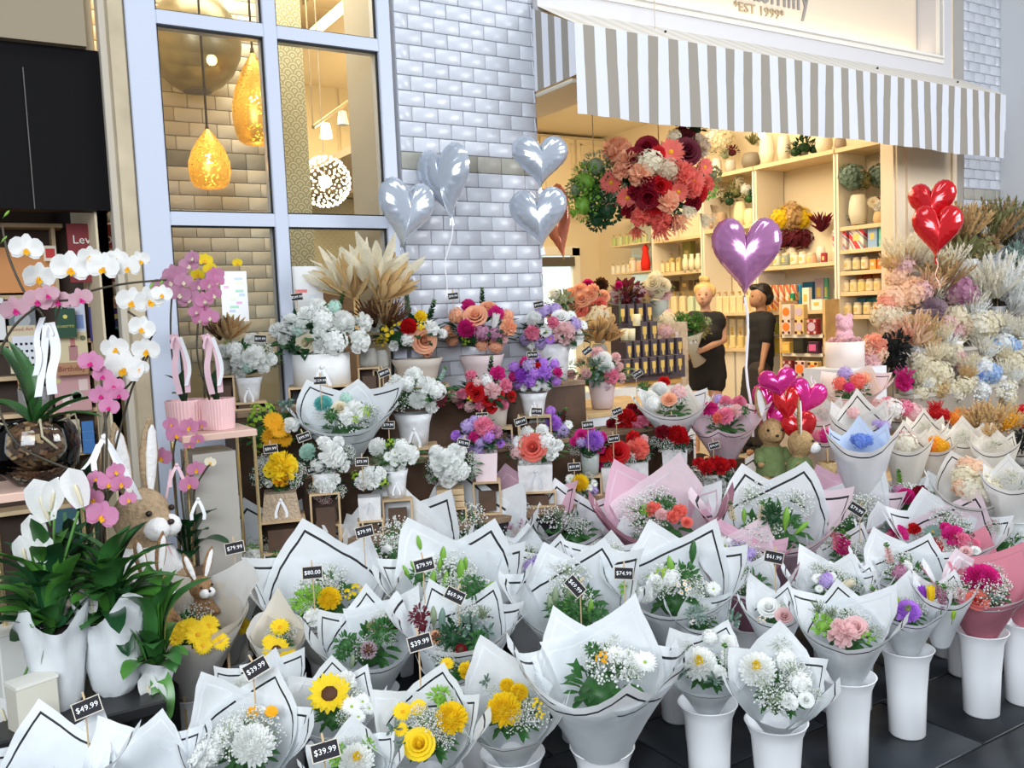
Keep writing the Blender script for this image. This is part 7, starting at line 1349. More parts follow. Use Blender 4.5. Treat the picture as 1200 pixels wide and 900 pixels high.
bunch(735, 395, 6.75, 'blackpot', 34, 28, (735,350), 34, 14, 'brown grey dried leaf wreath in a black basket above the gift boxes', [('hydra','dusty',722,348,10),('feather','brown',735,352,22),('hydra','dusty',745,345,11),('hydra','tan',752,352,9),('leaves','brown',735,345,20),('hydra','grey',712,350,8)] if False else [('hydra','dusty',722,348,10),('feather','brown',735,352,22),('hydra','dusty',745,345,11),('hydra','tan',752,352,9),('leaves','burgundy',735,345,20),('hydra','tan',712,350,8)], fill='leafdark')
bunch(773, 378, 6.9, 'glass', 22, 26, (770,337), 17, 14, 'creamy roses with peach centres in a clear vase on a stand', [('rose','cream',765,332,8),('rose','cream',777,334,8),('rose','palepink',760,343,7),('rose','palepink',779,345,7),('rose','cream',770,342,7),('hydra','cream',768,326,8),('rose','coral',765,328,4)], [('rose','cream',4,6)], 'leaf')
P = atD(775, 378, 6.95); b = MB(); b.bbox((P.x-.16,P.y-.12,0), (P.x+.16,P.y+.12,P.z)); b.obj('tall_plinth', mat('patterned plinth paper', (.58,.45,.30), .6, var=.3, vs=20), None, label='tall patterned plinth beside the gift boxes under the cream roses', cat='plinth')
bunch(788, 402, 6.6, 'pinkbox', 14, 12, (782,382), 12, 18, 'tall dried cream blossom basket beside the woman', [('hydra','cream',782,375,9),('hydra','palepink',780,388,9),('aster','palepink',783,366,5),('hydra','wheat',785,396,8)], fill=None)
for x, y, r, c_, lb_ in ((689,334,8,'magenta','magenta pompom bloom high behind the coral roses'),(704,334,10,'brown','dark brown round seed head behind the coral roses'),(725,334,5,'magenta','small magenta pompom right of the brown seed head')):
    P = atD(x, y, 6.4); T = thing('pompom_flower', lb_, 'flower', (P.x,P.y,.95)); O = V((P.x,P.y,.95)); put('bloom', fmesh('mum', c_), T, M=basis(tocam(P), None, r*6.4/F, P-O)); b = MB(); b.tube([(0,0,0), P-O], .004, 5); b.obj('stem', GRN(), T)
bunch(655, 400, 6.0, 'jar', 18, 20, (655,355), 16, 16, 'white and green flowers in front of the bright doorway', [('hydra','white',650,345,7),('leaves','sage',660,350,12),('hydra','palepink',655,365,7),('carn','peach',645,368,6)], fill='leaf')
b = MB(); q = atD(690, 425, 6.1); b.bbox((q.x-.55,q.y-.12,0), (q.x+.35,q.y+.45,.95)); b.obj('side_table', mat('white plinth', (.80,.77,.70)), None, label='white side table behind the pillar carrying the coral roses', cat='table')
# ---------------- hanging flower clouds
T = thing('hanging_greenery', 'ball of pale green eucalyptus leaves hanging from the ceiling', 'hanging plant', atD(697, 222, 5.3)); O = T.location.copy(); s = 5.3/F
for i, (x, y, r, c_) in enumerate(((697,222,32,'leaf'),(700,195,22,'sage'),(688,210,24,'lightleaf'),(715,205,20,'leaf'),(685,240,24,'lightleaf'),(710,245,24,'leafdark'),(700,258,16,'leafdark'),(720,228,20,'sage'),(676,222,16,'sage'))):
    put('foliage', fmesh('leaves', c_, 0, n=190, L=.22, W=.13, lo=.75, am=3.1), T, M=rot_rand((random.uniform(-1,1),-.5,random.uniform(-.3,1)), r*s, atD(x, y, 5.3-(.1 if i else 0))-O), kind='stuff')
b = MB(); b.tube([(0,0,.1),(0,0,3.74-O.z)], .003, 5); b.obj('wire', POST, T)
T = thing('hanging_flower_cloud', 'big hanging cloud of red, coral and cream flowers in the shop opening', 'hanging flowers', atD(773, 212, 5.25)); O = T.location.copy(); s = 5.25/F
pts = [('carn','peach',724,178,17),('carn','peach',736,190,14),('rose','darkred',758,173,12),('rose','darkred',744,188,13),('rose','red',770,180,8),('gerbera','coral',786,178,16),('rose','burgundy',804,178,15),('carn','beige',818,172,14),('rose','burgundy',806,163,12),('hydra','cream',762,192,15),('carn','peach',752,205,14),('hydra','beige',782,200,13),('gerbera','coral',716,214,14),('carn','coral',800,203,14),('gerbera','coral',812,212,15),('gerbera','coral',826,196,11),('rose','red',774,218,11),('rose','darkred',760,232,13),('carn','peach',782,236,13),('rose','red',768,244,10),('rose','red',818,228,10),('carn','coral',828,215,9),('grass','cream',800,240,18),('grass','peach',790,250,22),('gerbera','coral',735,232,13),('carn','darkred',745,225,9),('grass','coral',770,262,20),('carn','coral',752,252,13),('carn','coral',775,258,13),('grass','coral',745,265,17),('carn','darkred',738,246,10),('rose','darkred',812,240,9),('grass','cream',820,250,18),('grass','wheat',832,240,12),('leaves','leafdark',815,150,14),('leaves','burgundy',800,150,10),('hydra','cream',790,160,8),('carn','coral',812,222,10),('grass','peach',716,235,14),('gerbera','coral',795,225,12),('carn','peach',728,200,10),('hydra','burgundy',790,262,8),('carn','darkred',760,215,9)]
for kd, c_, x, y, r in pts:
    q = ((x-773)/62)**2+((y-212)/62)**2; d = 5.25-.28*math.sqrt(max(0,1-q)); P = atD(x, y, d); n = (tocam(P)+V(((x-773)/90,0,-(y-212)/90)))
    if kd == 'grass': n = V(((x-773)/80,-.5,-.9))
    flower(kd, c_, P-O, n, r*s*1.08, T)
for x, y, r, c_ in ((773,212,50,'leafdark'),(745,215,34,'leafdark'),(800,205,36,'leaf'),(775,240,34,'leafdark'),(828,222,16,'lightleaf'),(835,205,14,'olive')): put('foliage', fmesh('leaves', c_, 0, n=120, L=.3, W=.14, lo=.6, am=3.1), T, M=rot_rand((0,-1,.1), r*s, atD(x, y, 5.3)-O), kind='stuff')
b = MB(); b.tube([(0,0,.1),(0,0,3.74-O.z)], .003, 5); b.obj('wire', POST, T)
# ceiling spot glow over the shelves
for px_, py_ in ((893,158),): P = onX(px_, py_, 6.8); T = thing('spot_lamp', 'bright warm spot lamp under the awning edge', 'lamp', P); b = MB(); b.ball((0,0,0), .035, 10); b.obj('bulb', mat('warm spot', (1,.85,.55), emit=25), T, True); b = MB(); b.tube([(0,0,.03),(0,0,3.745-P.z)], .008, 6); b.obj('rod', POST, T)
# ---------------- people
SKIN = mat('skin fair', (.62,.36,.25), .5, trans=.06); SKIN2 = mat('skin tan', (.45,.24,.14), .5, trans=.05); BLKC = mat('black cotton', (.013,.013,.015), .85, var=.2, vs=12)
def J(D0, base):
    return lambda x, y, dd=0: atD(x, y, D0+dd)-base
def figure(name, label, base, parts):
    T = thing(name, label, 'person', base); return T
def hand(b, P, d, s_=1, curl=.5):
    P = V(P); d = V(d).normalized(); sd = d.cross(V((0,-1,.2))).normalized(); cap(b, P, P+d*.05, .026, .03, 8)
    for k in range(4):
        q = P+d*.055+sd*(.013*(k-1.5)*1.5); L = (.055,.065,.06,.045)[k]; e = (d+V((0,-.3,-.2))*curl).normalized(); cap(b, q, q+d*L*.5, .010, .009, 6); cap(b, q+d*L*.5, q+d*L*.5+e*L*.55, .009, .007, 6)
    t = P+d*.01-sd*.028*s_; cap(b, t, t+(d-sd*.7*s_).normalized()*.05, .012, .009, 6)
D0 = 8.6; base = V((atD(828, 400, D0).x, atD(828, 400, D0).y, 0)); j = J(D0, base); u = D0/F
W = thing('person', 'blonde woman with hair in a bun, sleeveless black dress, holding a leafy bunch', 'person', base)
fl_y = 357+1.5/D0*F; b = MB()
b.ball(j(825,346), (.078,.09,.105), 16); b.ball(j(823.5,352,-.035), (.05,.055,.06), 12); b.ball(j(822.5,348.5,-.095), (.012,.018,.018), 8)
cap(b, j(826,356,.02), j(827,366,.03), .05, .055)
cap(b, j(813,372,.02), j(841,372,.02), .06, .06); cap(b, j(827,378), j(827,402), .10, .09); cap(b, j(822,425), j(834,425), .09, .09); cap(b, j(827,402), j(828,425), .09, .09)
for sx, hx in ((812,), ()) if False else (): pass
sh1, el1, wr1 = j(809,373,.02), j(805,396,-.05), j(808,412,-.22)
sh2, el2, wr2 = j(846,374,.02), j(848,398,-.02), j(822,411,-.24)
for a, e, w_ in ((sh1, el1, wr1), (sh2, el2, wr2)): cap(b, a, e, .052, .040); cap(b, e, w_, .040, .027)
hand(b, wr1, j(806,418,-.26)-wr1, 1, .9); hand(b, wr2, j(812,415,-.27)-wr2, -1, .9)
for x0, x1 in ((818,816), (839,838)): cap(b, j(x0,432), j(x1,468), .095, .062); cap(b, j(x1,468), (j(x1,468).x, j(x1,468).y+.02, .09), .062, .036); f0 = V((j(x1,468).x, j(x1,468).y+.02, .04)); cap(b, f0+V((0,.03,0)), f0+V((-.02,-.17,-.01)), .035, .03)
put('body', fused(b, 'body', SKIN, .013, 3, .5), W)
b = MB(); cap(b, j(812,371,.02), j(818,373,.02), .062, .075); cap(b, j(842,372,.02), j(836,373,.02), .062, .075); cap(b, j(816,378), j(838,378), .115, .115); cap(b, j(820,402), j(835,402), .11, .11); cap(b, j(822,392,-.03), j(832,392,-.03), .125, .125); cap(b, j(819,412), j(836,412), .12, .12)
for k in range(7): y_ = 416+k*4; cap(b, j(818-k*.5,y_), j(837+k*.6,y_), .10, .10)
cap(b, j(821,374,-.03), j(833,374,-.03), .07, .07)
put('black_dress', fused(b, 'black_dress', BLKC, .016, 3), W)
b = MB(); cap(b, j(818,440), j(817,450), .105, .10); cap(b, j(839,440), j(839,450), .105, .10); put('shorts', fused(b, 'shorts', BLKC, .016, 3), W)
HB = mat('blonde hair', (.62,.42,.17), .5, var=.3, vs=60)
b = MB(); b.ball(j(826,340,.03), (.088,.095,.085), 14); b.ball(j(818,340,-.0), (.03,.06,.06), 10); b.ball(j(834,341,0), (.03,.06,.07), 10); b.ball(j(826,328,.02), (.055,.055,.04), 12); b.ball(j(822,326,0), (.03,.03,.03), 8); put('hair', fused(b, 'hair', HB, .012, 2), W)
for x in (819.5, 827.5): b = MB(); b.ball(j(x,345.5,-.088), (.012,.006,.007), 8); b.obj('eye', EYE, W, True); b = MB(); b.box(j(x,343,-.09), (.026,.006,.005)); b.obj('eyebrow', mat('brow', (.25,.15,.08), .8), W)
b = MB(); b.ball(j(823,354,-.09), (.02,.008,.008), 8); b.obj('lips', mat('lips', (.45,.10,.09), .4), W, True)
for x1 in (816,838): q = V((j(x1,468).x, j(x1,468).y+.02, .035)); b = MB(); b.ball(q+V((-.01,-.07,0)), (.045,.13,.035), 12); b.obj('shoe', BLKC, W, True)
# her leafy bunch
P = atD(806, 392, D0-.32); T = thing('leafy_bunch', 'clear wrapped bunch of dark green foliage held by the blonde woman', 'bouquet', P); s = (D0-.32)/F
for x, y, r, c_ in ((800,380,15,'green'),(816,382,14,'green'),(806,392,17,'leafdark'),(795,390,12,'leaf'),(822,390,13,'olive'),(828,378,8,'sage'),(797,372,9,'leaf'),(818,372,9,'leaf')): put('foliage', fmesh('leaves', c_, 0, n=90, L=.45, W=.1), T, M=rot_rand(tocam(P)*.4+V((0,0,1)), r*s, atD(x, y, D0-.32-.03)-P), kind='stuff')
b = MB(); a = atD(806,396,D0-.32)-P; c_ = atD(812,414,D0-.3)-P; e = atD(820,426,D0-.28)-P; b.tube([a+V((0,0,.02)), c_, e], [.16,.035,.07], 14); b.obj('clear_wrap', mat('clear film', (.55,.55,.50), .15, trans=.3, spec=.8), T, True)
# second person
D0 = 8.9; base = V((atD(888, 400, D0).x, atD(888, 400, D0).y, 0)); j = J(D0, base); M_ = thing('person', 'dark haired person in a black t-shirt seen from the side, facing left', 'person', base); b = MB()
b.ball(j(889,348), (.088,.088,.11), 16); b.ball(j(885,352,-.01), (.06,.06,.07), 12); b.ball(j(879.2,350,-.01), (.018,.014,.018), 8); b.ball(j(883,358,0), (.03,.04,.02), 8); cap(b, j(891,358,.02), j(893,368,.03), .055, .06)
cap(b, j(886,376,.06), j(897,375,-.08), .08, .08); cap(b, j(892,378), j(891,415), .125, .115); cap(b, j(889,425), j(889,440), .13, .12)
cap(b, j(899,378,-.14), j(898,402,-.16), .055, .042); cap(b, j(898,402,-.16), j(893,427,-.2), .042, .028); hand(b, j(893,427,-.2), j(891,436,-.2)-j(893,427,-.2), 1, .4)
cap(b, j(884,380,.16), j(880,405,.14), .052, .04); cap(b, j(880,405,.14), j(877,428,.1), .04, .028); hand(b, j(877,428,.1), j(876,436,.1)-j(877,428,.1), -1, .4)
for x0, x1, dd in ((884,876,.05), (890,889,-.08)): q = j(x1,485,dd); cap(b, j(x0,440,dd), q, .10, .06); cap(b, q, (q.x,q.y,.09), .06, .04); cap(b, (q.x+.02,q.y,.04), (q.x-.18,q.y-.03,.035), .035, .03)
put('body', fused(b, 'body', SKIN2, .013, 3, .5), M_)
b = MB(); cap(b, j(885,376,.06), j(898,376,-.08), .10, .10); cap(b, j(892,380), j(891,412), .145, .14); cap(b, j(891,412), j(889,436), .15, .15); cap(b, j(899,378,-.14), j(899,396,-.16), .075, .07); cap(b, j(884,380,.16), j(882,396,.15), .07, .065); put('black_t_shirt', fused(b, 'black_t_shirt', BLKC, .016, 3), M_)
b = MB()
for x0, x1, dd in ((884,876,.05), (890,889,-.08)): q = j(x1,480,dd); cap(b, j(x0,436,dd), q, .125, .095); cap(b, q, (q.x,q.y,.12), .095, .08)
put('trousers', fused(b, 'trousers', mat('dark grey trousers', (.035,.03,.028), .85), .016, 3), M_)
b = MB(); b.ball(j(893,341,.01), (.10,.10,.085), 14); b.ball(j(898,348,.01), (.06,.09,.09), 12); b.ball(j(885,337,0), (.06,.07,.04), 10); put('hair', fused(b, 'hair', mat('black hair', (.008,.007,.007), .4), .012, 2), M_)
b = MB(); b.ball(j(891,350,-.09), (.018,.012,.028), 8); b.obj('ear', SKIN2, M_, True); b = MB(); b.ball(j(881.5,347,-.05), (.008,.01,.008), 8); b.obj('eye', EYE, M_, True); b = MB(); b.ball(j(880.5,356,-.03), (.012,.018,.006), 8); b.obj('lips', mat('lips', (.45,.10,.09)), M_, True)
P = j(908,382,-.1); me = text_mesh('staff', mat('white shirt print', (.75,.74,.72), .6), .02) if False else None
b = MB(); n = tocam(P+base)
for k, (dx, dz, w_, h_) in enumerate(((0,.03,.05,.07),(.0,-.06,.08,.02),(.01,-.085,.04,.015))): b.ball(j(905,383,-.115)+V((dx,0,dz)), (w_*.5,.012,h_*.5), 8)
b.obj('shirt_print', mat('white shirt print', (.70,.69,.66), .6), M_)
for x1, dd in ((876,.05), (889,-.08)): q = j(x1,485,dd); b = MB(); b.ball((q.x-.06,q.y-.01,.04), (.13,.05,.04), 12); b.obj('shoe', BLKC, M_, True)
# ================================================================== right-hand display: dried flowers on tiers, wrapped bunches on the table
random.seed(33)
WT = mat('white laminate', (.74,.74,.74), .5)
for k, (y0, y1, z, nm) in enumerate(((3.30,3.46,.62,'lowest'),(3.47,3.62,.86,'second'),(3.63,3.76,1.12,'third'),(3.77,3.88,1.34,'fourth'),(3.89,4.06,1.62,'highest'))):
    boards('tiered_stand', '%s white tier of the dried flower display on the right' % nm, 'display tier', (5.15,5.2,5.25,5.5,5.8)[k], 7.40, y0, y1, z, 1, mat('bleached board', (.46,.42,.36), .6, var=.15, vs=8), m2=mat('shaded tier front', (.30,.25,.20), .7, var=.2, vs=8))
TIER.update(r1=(3.38,.62), r2=(3.54,.86), r3=(3.69,1.12), r4=(3.82,1.34), r5=(3.95,1.62))
dg = dict(cat='dried flower arrangement', group='dried and preserved flower arrangements')
G = lambda c, x, y, r: ('grass', c, x, y, r)
def R_(base, t, hw, hh, hk, dc, rw, rh, label, fl=(), auto=(), fill=None, **k): return arrange(base, t, hw, hh, hk, dc, rw, rh, label, [(f[0], f[1], f[2], f[3], f[4]*1.22) for f in fl], auto, fill, fs=1.0, **dg, **k)
R_((1190,325), 'r5', 30, 24, 'wrap', (1185,275), 24, 45, 'grey brown dried grasses at the top right corner of the display', [G('olive',1180,290,42),G('grey',1192,300,44),G('tan',1175,285,38),G('grey',1165,300,36),('hydra','grey',1195,305,14),('leaves','sage',1185,312,14)])
R_((1165,325), 'r5', 26, 20, 'wrap', (1155,270), 20, 40, 'tall olive and tan dried stems in front of the grey column', [G('olive',1155,290,40),G('grey',1145,300,36),G('tan',1165,290,38),('grass','ivorylight',1150,300,28)])
R_((1135,322), 'r5', 22, 18, 'wrap', (1128,275), 18, 38, 'beige dried fern stems left of the olive ones', [G('tan',1125,290,38),G('wheat',1132,285,34),('feather','olive',1128,305,24)])
R_((1146,330), 'r5', 26, 24, 'pot', (1150,290), 16, 13, 'rust brown preserved foliage in a white square pot', [('hydra','olive',1150,292,12),('leaves','tan',1155,288,13),('hydra','wheat',1143,296,9),('berries','tan',1150,290,12)])
R_((1180,345), 'r4', 18, 30, 'wrap', (1180,310), 14, 14, 'pale silver bundle in a tall white cone', [('leaves','euca',1190,300,14),('hydra','ivorylight',1178,325,8)])
R_((1075,350), 'r5', 34, 26, 'tanwrap', (1065,320), 24, 34, 'cream and yellow pampas cloud beneath the red balloons', [G('cream',1062,320,34),G('ivorylight',1075,315,34),G('cream',1085,325,30),G('wheat',1055,325,26),('hydra','palepink',1058,310,11),('hydra','apricot',1052,325,11),('hydra','cream',1080,305,10)])
R_((1088,380), 'r4', 30, 18, 'pinkwrap', (1072,342), 18, 14, 'peach dried blooms in a white cone with a black band', [('hydra','apricot',1068,345,12),('hydra','palepink',1080,340,10),('carn','apricot',1072,335,9),G('apricot',1085,345,22)])
R_((1102,378), 'r4', 14, 14, 'jar', (1098,340), 14, 34, 'thin beige twigs rising beside the red balloons', [G('wheat',1097,350,34),G('tan',1103,345,34),G('ivorylight',1095,355,26)])
R_((1112,350), 'r5', 20, 16, 'wrap', (1115,318), 14, 24, 'silver beige feathery stems under the balloon ribbon', [G('ivorylight',1115,320,26),G('grey',1112,325,26),('leaves','euca',1118,335,12)])
R_((1045,405), 'r4', 26, 16, 'pinkwrap', (1038,375), 16, 28, 'tall stack of salmon and cream preserved blooms left of the twigs', [('hydra','apricot',1045,350,12),('hydra','salmon',1038,358,9),('hydra','cream',1036,370,12),('hydra','apricot',1042,384,12),('hydra','palepink',1048,395,11),('hydra','cream',1050,372,9),G('apricot',1040,392,20)])
R_((1076,438), 'r3', 30, 30, 'wrap', (1072,398), 20, 22, 'peach wheat stems in a wide white cone with a bow', [G('apricot',1070,405,30),G('wheat',1078,402,28),G('salmon',1065,408,24),('feather','apricot',1072,405,20),('feather','wheat',1080,408,18)])
R_((1094,392), 'r4', 16, 16, 'jar', (1093,366), 13, 12, 'round lilac grey allium head above the peach stems', [('mum','dusty',1093,366,14),('hydra','lilac',1100,372,9)])
R_((1128,375), 'r4', 24, 34, 'wrap', (1127,342), 15, 13, 'mauve pink hydrangea in a white jug', [('hydra','mauve',1125,340,13),('hydra','palepink',1118,345,9),('hydra','mauve',1135,346,9),('leaves','euca',1140,350,10)])
R_((1168,400), 'r4', 24, 20, 'wrap', (1165,355), 30, 40, 'huge ivory pampas cloud on the right display', [G('ivorylight',1160,355,42),G('white',1175,355,42),G('ivorylight',1150,365,34),G('white',1185,370,36),G('ivorylight',1195,350,34),('feather','ivorylight',1168,350,24),('hydra','white',1180,385,10)])
R_((1192,405), 'r4', 20, 18, 'pot', (1190,375), 16, 22, 'white feathery plume at the right edge of the frame', [G('white',1190,375,32),G('ivorylight',1198,365,30),('hydra','white',1192,390,9)])
R_((1118,405), 'r3', 20, 18, 'wrap', (1117,378), 16, 12, 'blush hydrangea in a small white jug', [('hydra','palepink',1112,382,11),('hydra','cream',1120,372,11),('hydra','beige',1128,382,9),('hydra','palepink',1122,386,8)])
R_((1148,406), 'r3', 26, 20, 'pot', (1150,384), 22, 14, 'broad ivory hydrangea bowl in a white pot', [('hydra','ivorylight',1145,382,12),('hydra','cream',1158,380,12),('hydra','white',1150,374,9),G('ivorylight',1172,385,16)])
R_((1175,424), 'r3', 24, 18, 'pot', (1175,405), 18, 7, 'upper powder blue hydrangea in a white pot', [('hydra','paleblue',1165,407,9),('hydra','paleblue',1184,407,9),('hydra','white',1175,402,9),('hydra','paleblue',1174,410,7)])
R_((1153,455), 'r2', 24, 22, 'pot', (1152,435), 18, 8, 'lower powder blue hydrangea in a white pot', [('hydra','blue',1142,436,9),('hydra','paleblue',1162,437,9),('hydra','white',1152,431,9),('hydra','paleblue',1150,440,7)])
R_((1118,438), 'r3', 22, 22, 'pot', (1117,422), 16, 11, 'ivory and blush carnation mound in a white pot', [('carn','ivorylight',1112,420,10),('carn','palepink',1122,422,9),('hydra','cream',1117,412,9),('hydra','cream',1126,430,7),G('cream',1122,408,14)])
R_((1096,470), 'r2', 26, 16, 'jar', (1094,440), 20, 26, 'butter yellow preserved flower column', [('hydra','cream',1090,432,11),('hydra','cream',1102,438,11),('hydra','cream',1088,450,11),('hydra','wheat',1100,455,9),G('cream',1096,428,20),('hydra','ivorylight',1080,425,9)])
R_((1192,460), 'r2', 26, 22, 'pot', (1188,435), 18, 14, 'cream blossom spilling over a white bowl at the right edge', [('hydra','cream',1182,432,11),('hydra','ivorylight',1195,438,11),G('cream',1180,425,16),('hydra','cream',1190,422,9)])
R_((1043,450), 'r3', 22, 24, 'blackpot', (1045,410), 16, 22, 'black dyed foliage in a black pot on a small crate', [('leaves','black',1043,420,17),('leaves','black',1050,405,15),('leaves','black',1040,408,14),('hydra','white',1041,408,4)], fill='black')
R_((1020,448), 'r3', 22, 18, 'pinkbox', (1018,415), 15, 18, 'coral and blush carnations beside the black foliage', [('carn','salmon',1024,405,11),('carn','apricot',1014,408,9),('carn','palepink',1016,424,12),('hydra','apricot',1028,415,9),('carn','apricot',1008,418,7)])
R_((1062,478), 'r2', 16, 12, 'jar', (1060,448), 10, 14, 'hot pink tuft in a small brown jar', [('grass','magenta',1060,450,15),('carn','magenta',1060,448,8),('leaves','sage',1066,440,8)])
R_((1120,475), 'r2', 20, 14, 'pot', (1120,455), 20, 12, 'low pale yellow and cream dried posy', [('hydra','cream',1112,455,9),('hydra','cream',1128,452,9),G('wheat',1130,448,16),('hydra','ivorylight',1120,462,8),('hydra','tan',1116,466,5)])
R_((1172,480), 'r2', 20, 14, 'pot', (1170,462), 18, 12, 'white and brown cotton stem posy', [('hydra','ivorylight',1165,460,9),('berries','white',1175,460,10),('leaves','tan',1168,466,9),('hydra','cream',1180,466,8)])
R_((1145,478), 'r2', 18, 12, 'wrap', (1145,462), 16, 10, 'tiny white tulle posy with brown cones', [('berries','white',1142,462,10),('hydra','white',1150,458,8),('berries','brown',1138,466,6),('hydra','paleblue',1152,468,5)])
for x, y, r, c_, t_ in ((1135,372,26,'ivorylight','r4'),(1105,405,22,'cream','r3'),(1150,420,22,'ivorylight','r3'),(1090,420,20,'apricot','r3'),(1135,440,20,'cream','r2'),(1180,448,22,'ivorylight','r2'),(1078,455,18,'cream','r2'),(1100,330,26,'ivorylight','r5'),(1195,400,22,'ivorylight','r3'),(1060,395,18,'cream','r4')):
    nm_ = {'ivorylight':'ivory','cream':'cream','apricot':'apricot'}[c_]
    R_((x,y+16), t_, 16, 14, 'wrap', (x,y), 16, 16, 'loose tuft of %s preserved grass %s' % (nm_, {1135:'left of the ivory pampas cloud' if y < 400 else 'above the white cotton posy',1105:'beside the blush hydrangea jug',1150:'between the two blue hydrangeas',1090:'behind the butter yellow column',1180:'above the golden seed heads',1078:'near the hot pink tuft',1100:'below the red balloon ribbon',1195:'at the right edge below the white plume',1060:'left of the peach wheat cone'}[x]), [G(c_,x,y,r),G('white' if c_ != 'apricot' else 'cream',x+5,y+4,r*.8),('hydra',c_,x,y+6,r*.42)])
# teddy in a hat box
P = onY(990, 430, 3.69); s = DD(P)/F; T = thing('teddy_bouquet', 'round blush hat box holding a pink rose teddy bear shape and pink blooms', 'gift', (P.x, P.y, P.z)); n = tocam(P); n.z = 0; W = 44*s
b = MB(); b.lathe([(.001,0),(W/2,0),(W/2,30*s),(W/2*.95,30*s),(W/2*.94,22*s),(.001,22*s)], 28); b.obj('hat_box', mat('blush card', (.80,.68,.62), .5), T, True)
PK = mat('pink foam roses', (.80,.42,.46), .7, var=.25, vs=90, bump=1)
b = MB(); b.ball((0,0,36*s), (13*s,9*s,12*s), 14); b.ball((0,0,50*s), (12*s,9*s,10*s), 14); b.ball((-9*s,0,58*s), 5*s, 10); b.ball((9*s,0,58*s), 5*s, 10); b.ball(n*8*s+V((0,0,47*s)), 4.5*s, 8); put('teddy', fused(b, 'teddy', PK, 1.1*s, 2), T)
for k in range(7): a = k*.9; put('rose', fmesh('rose','palepink'), T, M=rot_rand((math.cos(a)*.4,math.sin(a)*.4,1), 6.5*s, (math.cos(a)*15*s, math.sin(a)*15*s, 31*s)))
b = MB(); b.bbox((P.x-.2,P.y-.16,0), (P.x+.2,P.y+.16,P.z)); b.obj('white_pedestal', WT, None, label='white pedestal under the teddy hat box', cat='pedestal')
P = onY(1000, 475, 3.5); b = MB(); b.bbox((4.45,3.84,0), (4.95,4.05,.70)); b.obj('cream_cabinet', mat('cream cabinet', (.80,.72,.58), .5), None, label='low cream cabinet behind the wrapped bunches', cat='cabinet')
# dried bunches lying along the table back
def tb(px, pyb, D, dc, rw, rh, label, fl, **k): return arrange((px,pyb), None, 20, 10, 'jar', dc, rw, rh, label, fl, (), None, D=D, cat='dried flower arrangement', group='dried bunches at the back of the table')
tb(1160, 520, 5.2, (1155,500), 30, 22, 'golden dried seed heads bundled at the back right of the table', [G('wheat',1145,505,30),G('wheat',1160,505,34),G('gold',1172,508,26),G('wheat',1182,505,28),('berries','wheat',1160,490,16),('berries','wheat',1172,498,14),('berries','wheat',1150,500,14),G('tan',1150,495,20)])
tb(1105, 505, 5.4, (1105,484), 26, 12, 'scarlet and orange dried sprigs in front of the white posies', [('grass','red',1098,486,16),('hydra','red',1096,484,8),('hydra','red',1106,486,7),('hydra','orange',1118,490,8),('grass','orange',1122,492,14),('hydra','red',1132,486,6)])
tb(1050, 505, 5.4, (1045,482), 34, 12, 'pale pink and white gauzy blooms along the back of the table', [('hydra','palepink',1030,480,12),('hydra','white',1045,480,12),('hydra','pink',1060,478,9),('hydra','palepink',1070,484,11),('hydra','palepink',1018,476,10),('hydra','pink',1040,472,7),('hydra','white',1010,472,9),('hydra','palepink',1082,488,9)])
tb(1198, 510, 5.3, (1196,488), 8, 10, 'red bloom at the right edge behind the golden seed heads', [('hydra','red',1196,484,9),('hydra','red',1199,494,8)])
tb(1196, 545, 4.9, (1194,520), 9, 14, 'black dried thistle at the right edge of the table', [('leaves','black',1193,520,12),('leaves','black',1198,512,10)])
# upright wrapped bunches in buckets on the table
U = dict(base=.45, z0=.10, t=26, group='upright wrapped bunches on the table', fill=None, dome=.1)
def ub(c, wd, label, fl, sh=None, pc='warm', H=1.7, **k):
    kk = dict(U); kk.update(k)
    return Bq(c, wd, label, fl=fl, sh=sh or [('c',95,1.42),('c',40,1.25),('c',150,1.25),('e',268,1.0)], pc=pc, H=H, r0=.5, blabel=' '.join(('frosted bucket on the table under the '+label).split()[:15]), **kk)
ub((967,508), 50, 'upright bunch of tiny hot pink blooms with pink lining', [('hydra','magenta',966,512,8),('hydra','pink',958,512,7),('hydra','magenta',975,513,7),('hydra','pink',968,506,6)], sh=[('c',110,1.35,'pink'),('c',50,1.35,'palepink'),('c',170,1.2),('e',268,1.0)])
ub((1010,515), 70, 'upright bunch of small cornflower blue blooms with blue lining', [('hydra','blue',1008,517,9),('hydra','blue',1016,516,7),('hydra','blue',1002,515,6)], sh=[('c',95,1.3,'blue'),('c',40,1.25,'blue'),('c',165,1.25,'blue'),('e',268,1.0)])
ub((960,482), 60, 'taller upright white wrap with two black lines behind the hot pink bunch', [('gyp','palepink',962,486,9)], base=.5)
ub((1008,488), 70, 'taller upright white wrap behind the cornflower blue bunch', [('hydra','palepink',1000,484,7),('hydra','lilac',1036,500,7),('hydra','lilac',1028,497,6)], base=.5)
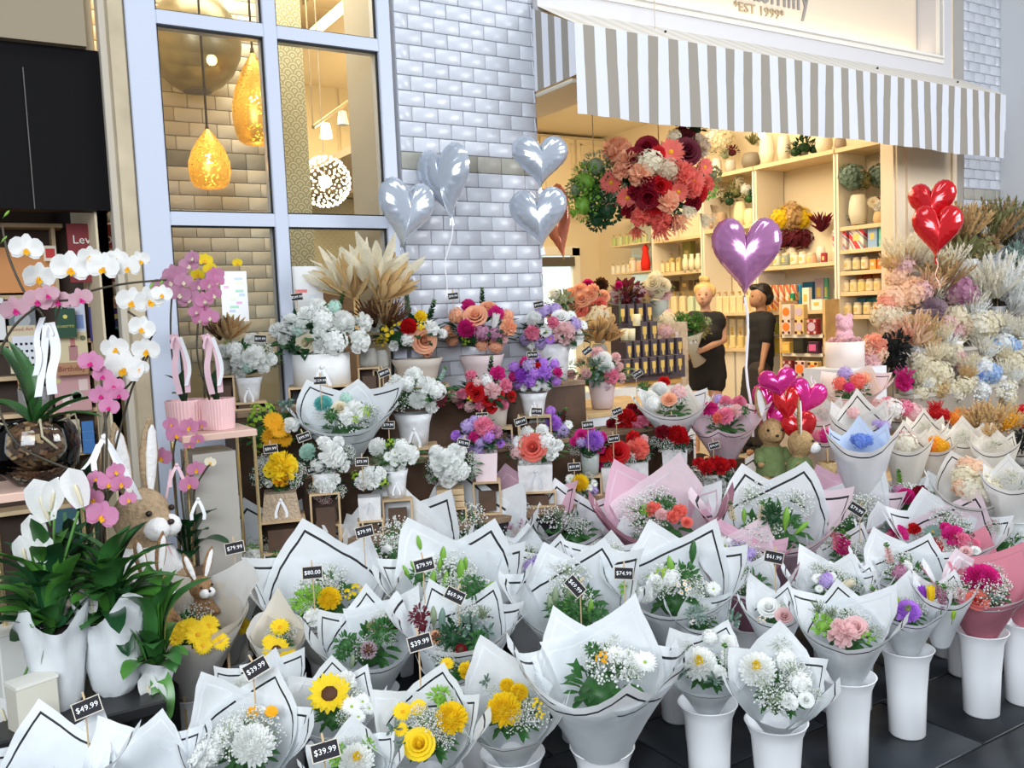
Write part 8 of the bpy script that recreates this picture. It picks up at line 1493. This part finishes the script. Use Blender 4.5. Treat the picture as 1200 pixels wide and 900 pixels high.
ub((1062,518), 52, 'upright ivory wrapped bunch of minute pink buds', [('gyp','red',1058,514,9),('gyp','palepink',1062,516,13),('hydra','ivorylight',1062,520,12)], pc='ivory')
ub((1095,520), 44, 'upright ivory wrapped bunch filled with apricot orange flowers', [('hydra','orange',1092,523,9),('hydra','gold',1103,524,9),('hydra','orange',1085,526,6),('hydra','gold',1096,519,8)], pc='ivory')
ub((1130,510), 48, 'upright ivory wrap with a black pointed back right of the orange bunch', [('gyp','ivorylight',1130,512,10)], pc='ivory')
ub((1165,520), 50, 'upright ivory wrap holding golden stems near the right edge', [G('wheat',1160,512,18),('gyp','ivorylight',1165,522,9)], pc='ivory')
ub((1085,500), 44, 'plain ivory wrap behind the apricot orange bunch', [('gyp','ivorylight',1085,500,9)], pc='ivory', base=.5)
ub((1140,565), 88, 'large pale wrapped bunch of cream and peach preserved petals leaning outward', [('hydra','cream',1130,560,14),('hydra','apricot',1142,552,13),('hydra','cream',1150,568,14),('hydra','ivorylight',1138,575,14),('hydra','cream',1160,560,12),('hydra','apricot',1126,572,10),('rose','salmon',1131,577,5),('hydra','ivorylight',1155,578,10),('hydra','apricot',1132,545,10),('hydra','cream',1165,572,8)], t=44, H=1.2, base=.38, sh=[('c',120,1.35),('c',20,1.2),('c',80,1.1),('e',268,1.0)], fill=None)
ub((1185,560), 60, 'pale wrap with a thick black outline at the right end of the table', [('gyp','ivorylight',1185,560,12)], H=1.5)
# crates for the rabbits, small objects on the low table
for px_, D_, h_, lb in ((905,4.75,.0,''),): pass
b = MB(); q = onZ(868, 545, .47); T = thing('round_platter', 'cream round board with a red dried chilli wreath beside the straw rabbits', 'platter', (q.x, q.y, .451)); b.lathe([(.001,0),(.16,0),(.17,.012),(.001,.014)], 28); b.obj('board', mat('cream lacquer', (.84,.76,.56), .3), T, True)
b = MB(); b.tube([(.11*math.cos(a), .11*math.sin(a)-.02, .02) for a in [2*PI*i/20 for i in range(21)]], .014, 6); b.obj('red_wreath', mat('red chilli', (.45,.01,.01), .35), T, True)
# shop floor lamps glow behind the awning edge
bpy.data.scenes.remove(bs)
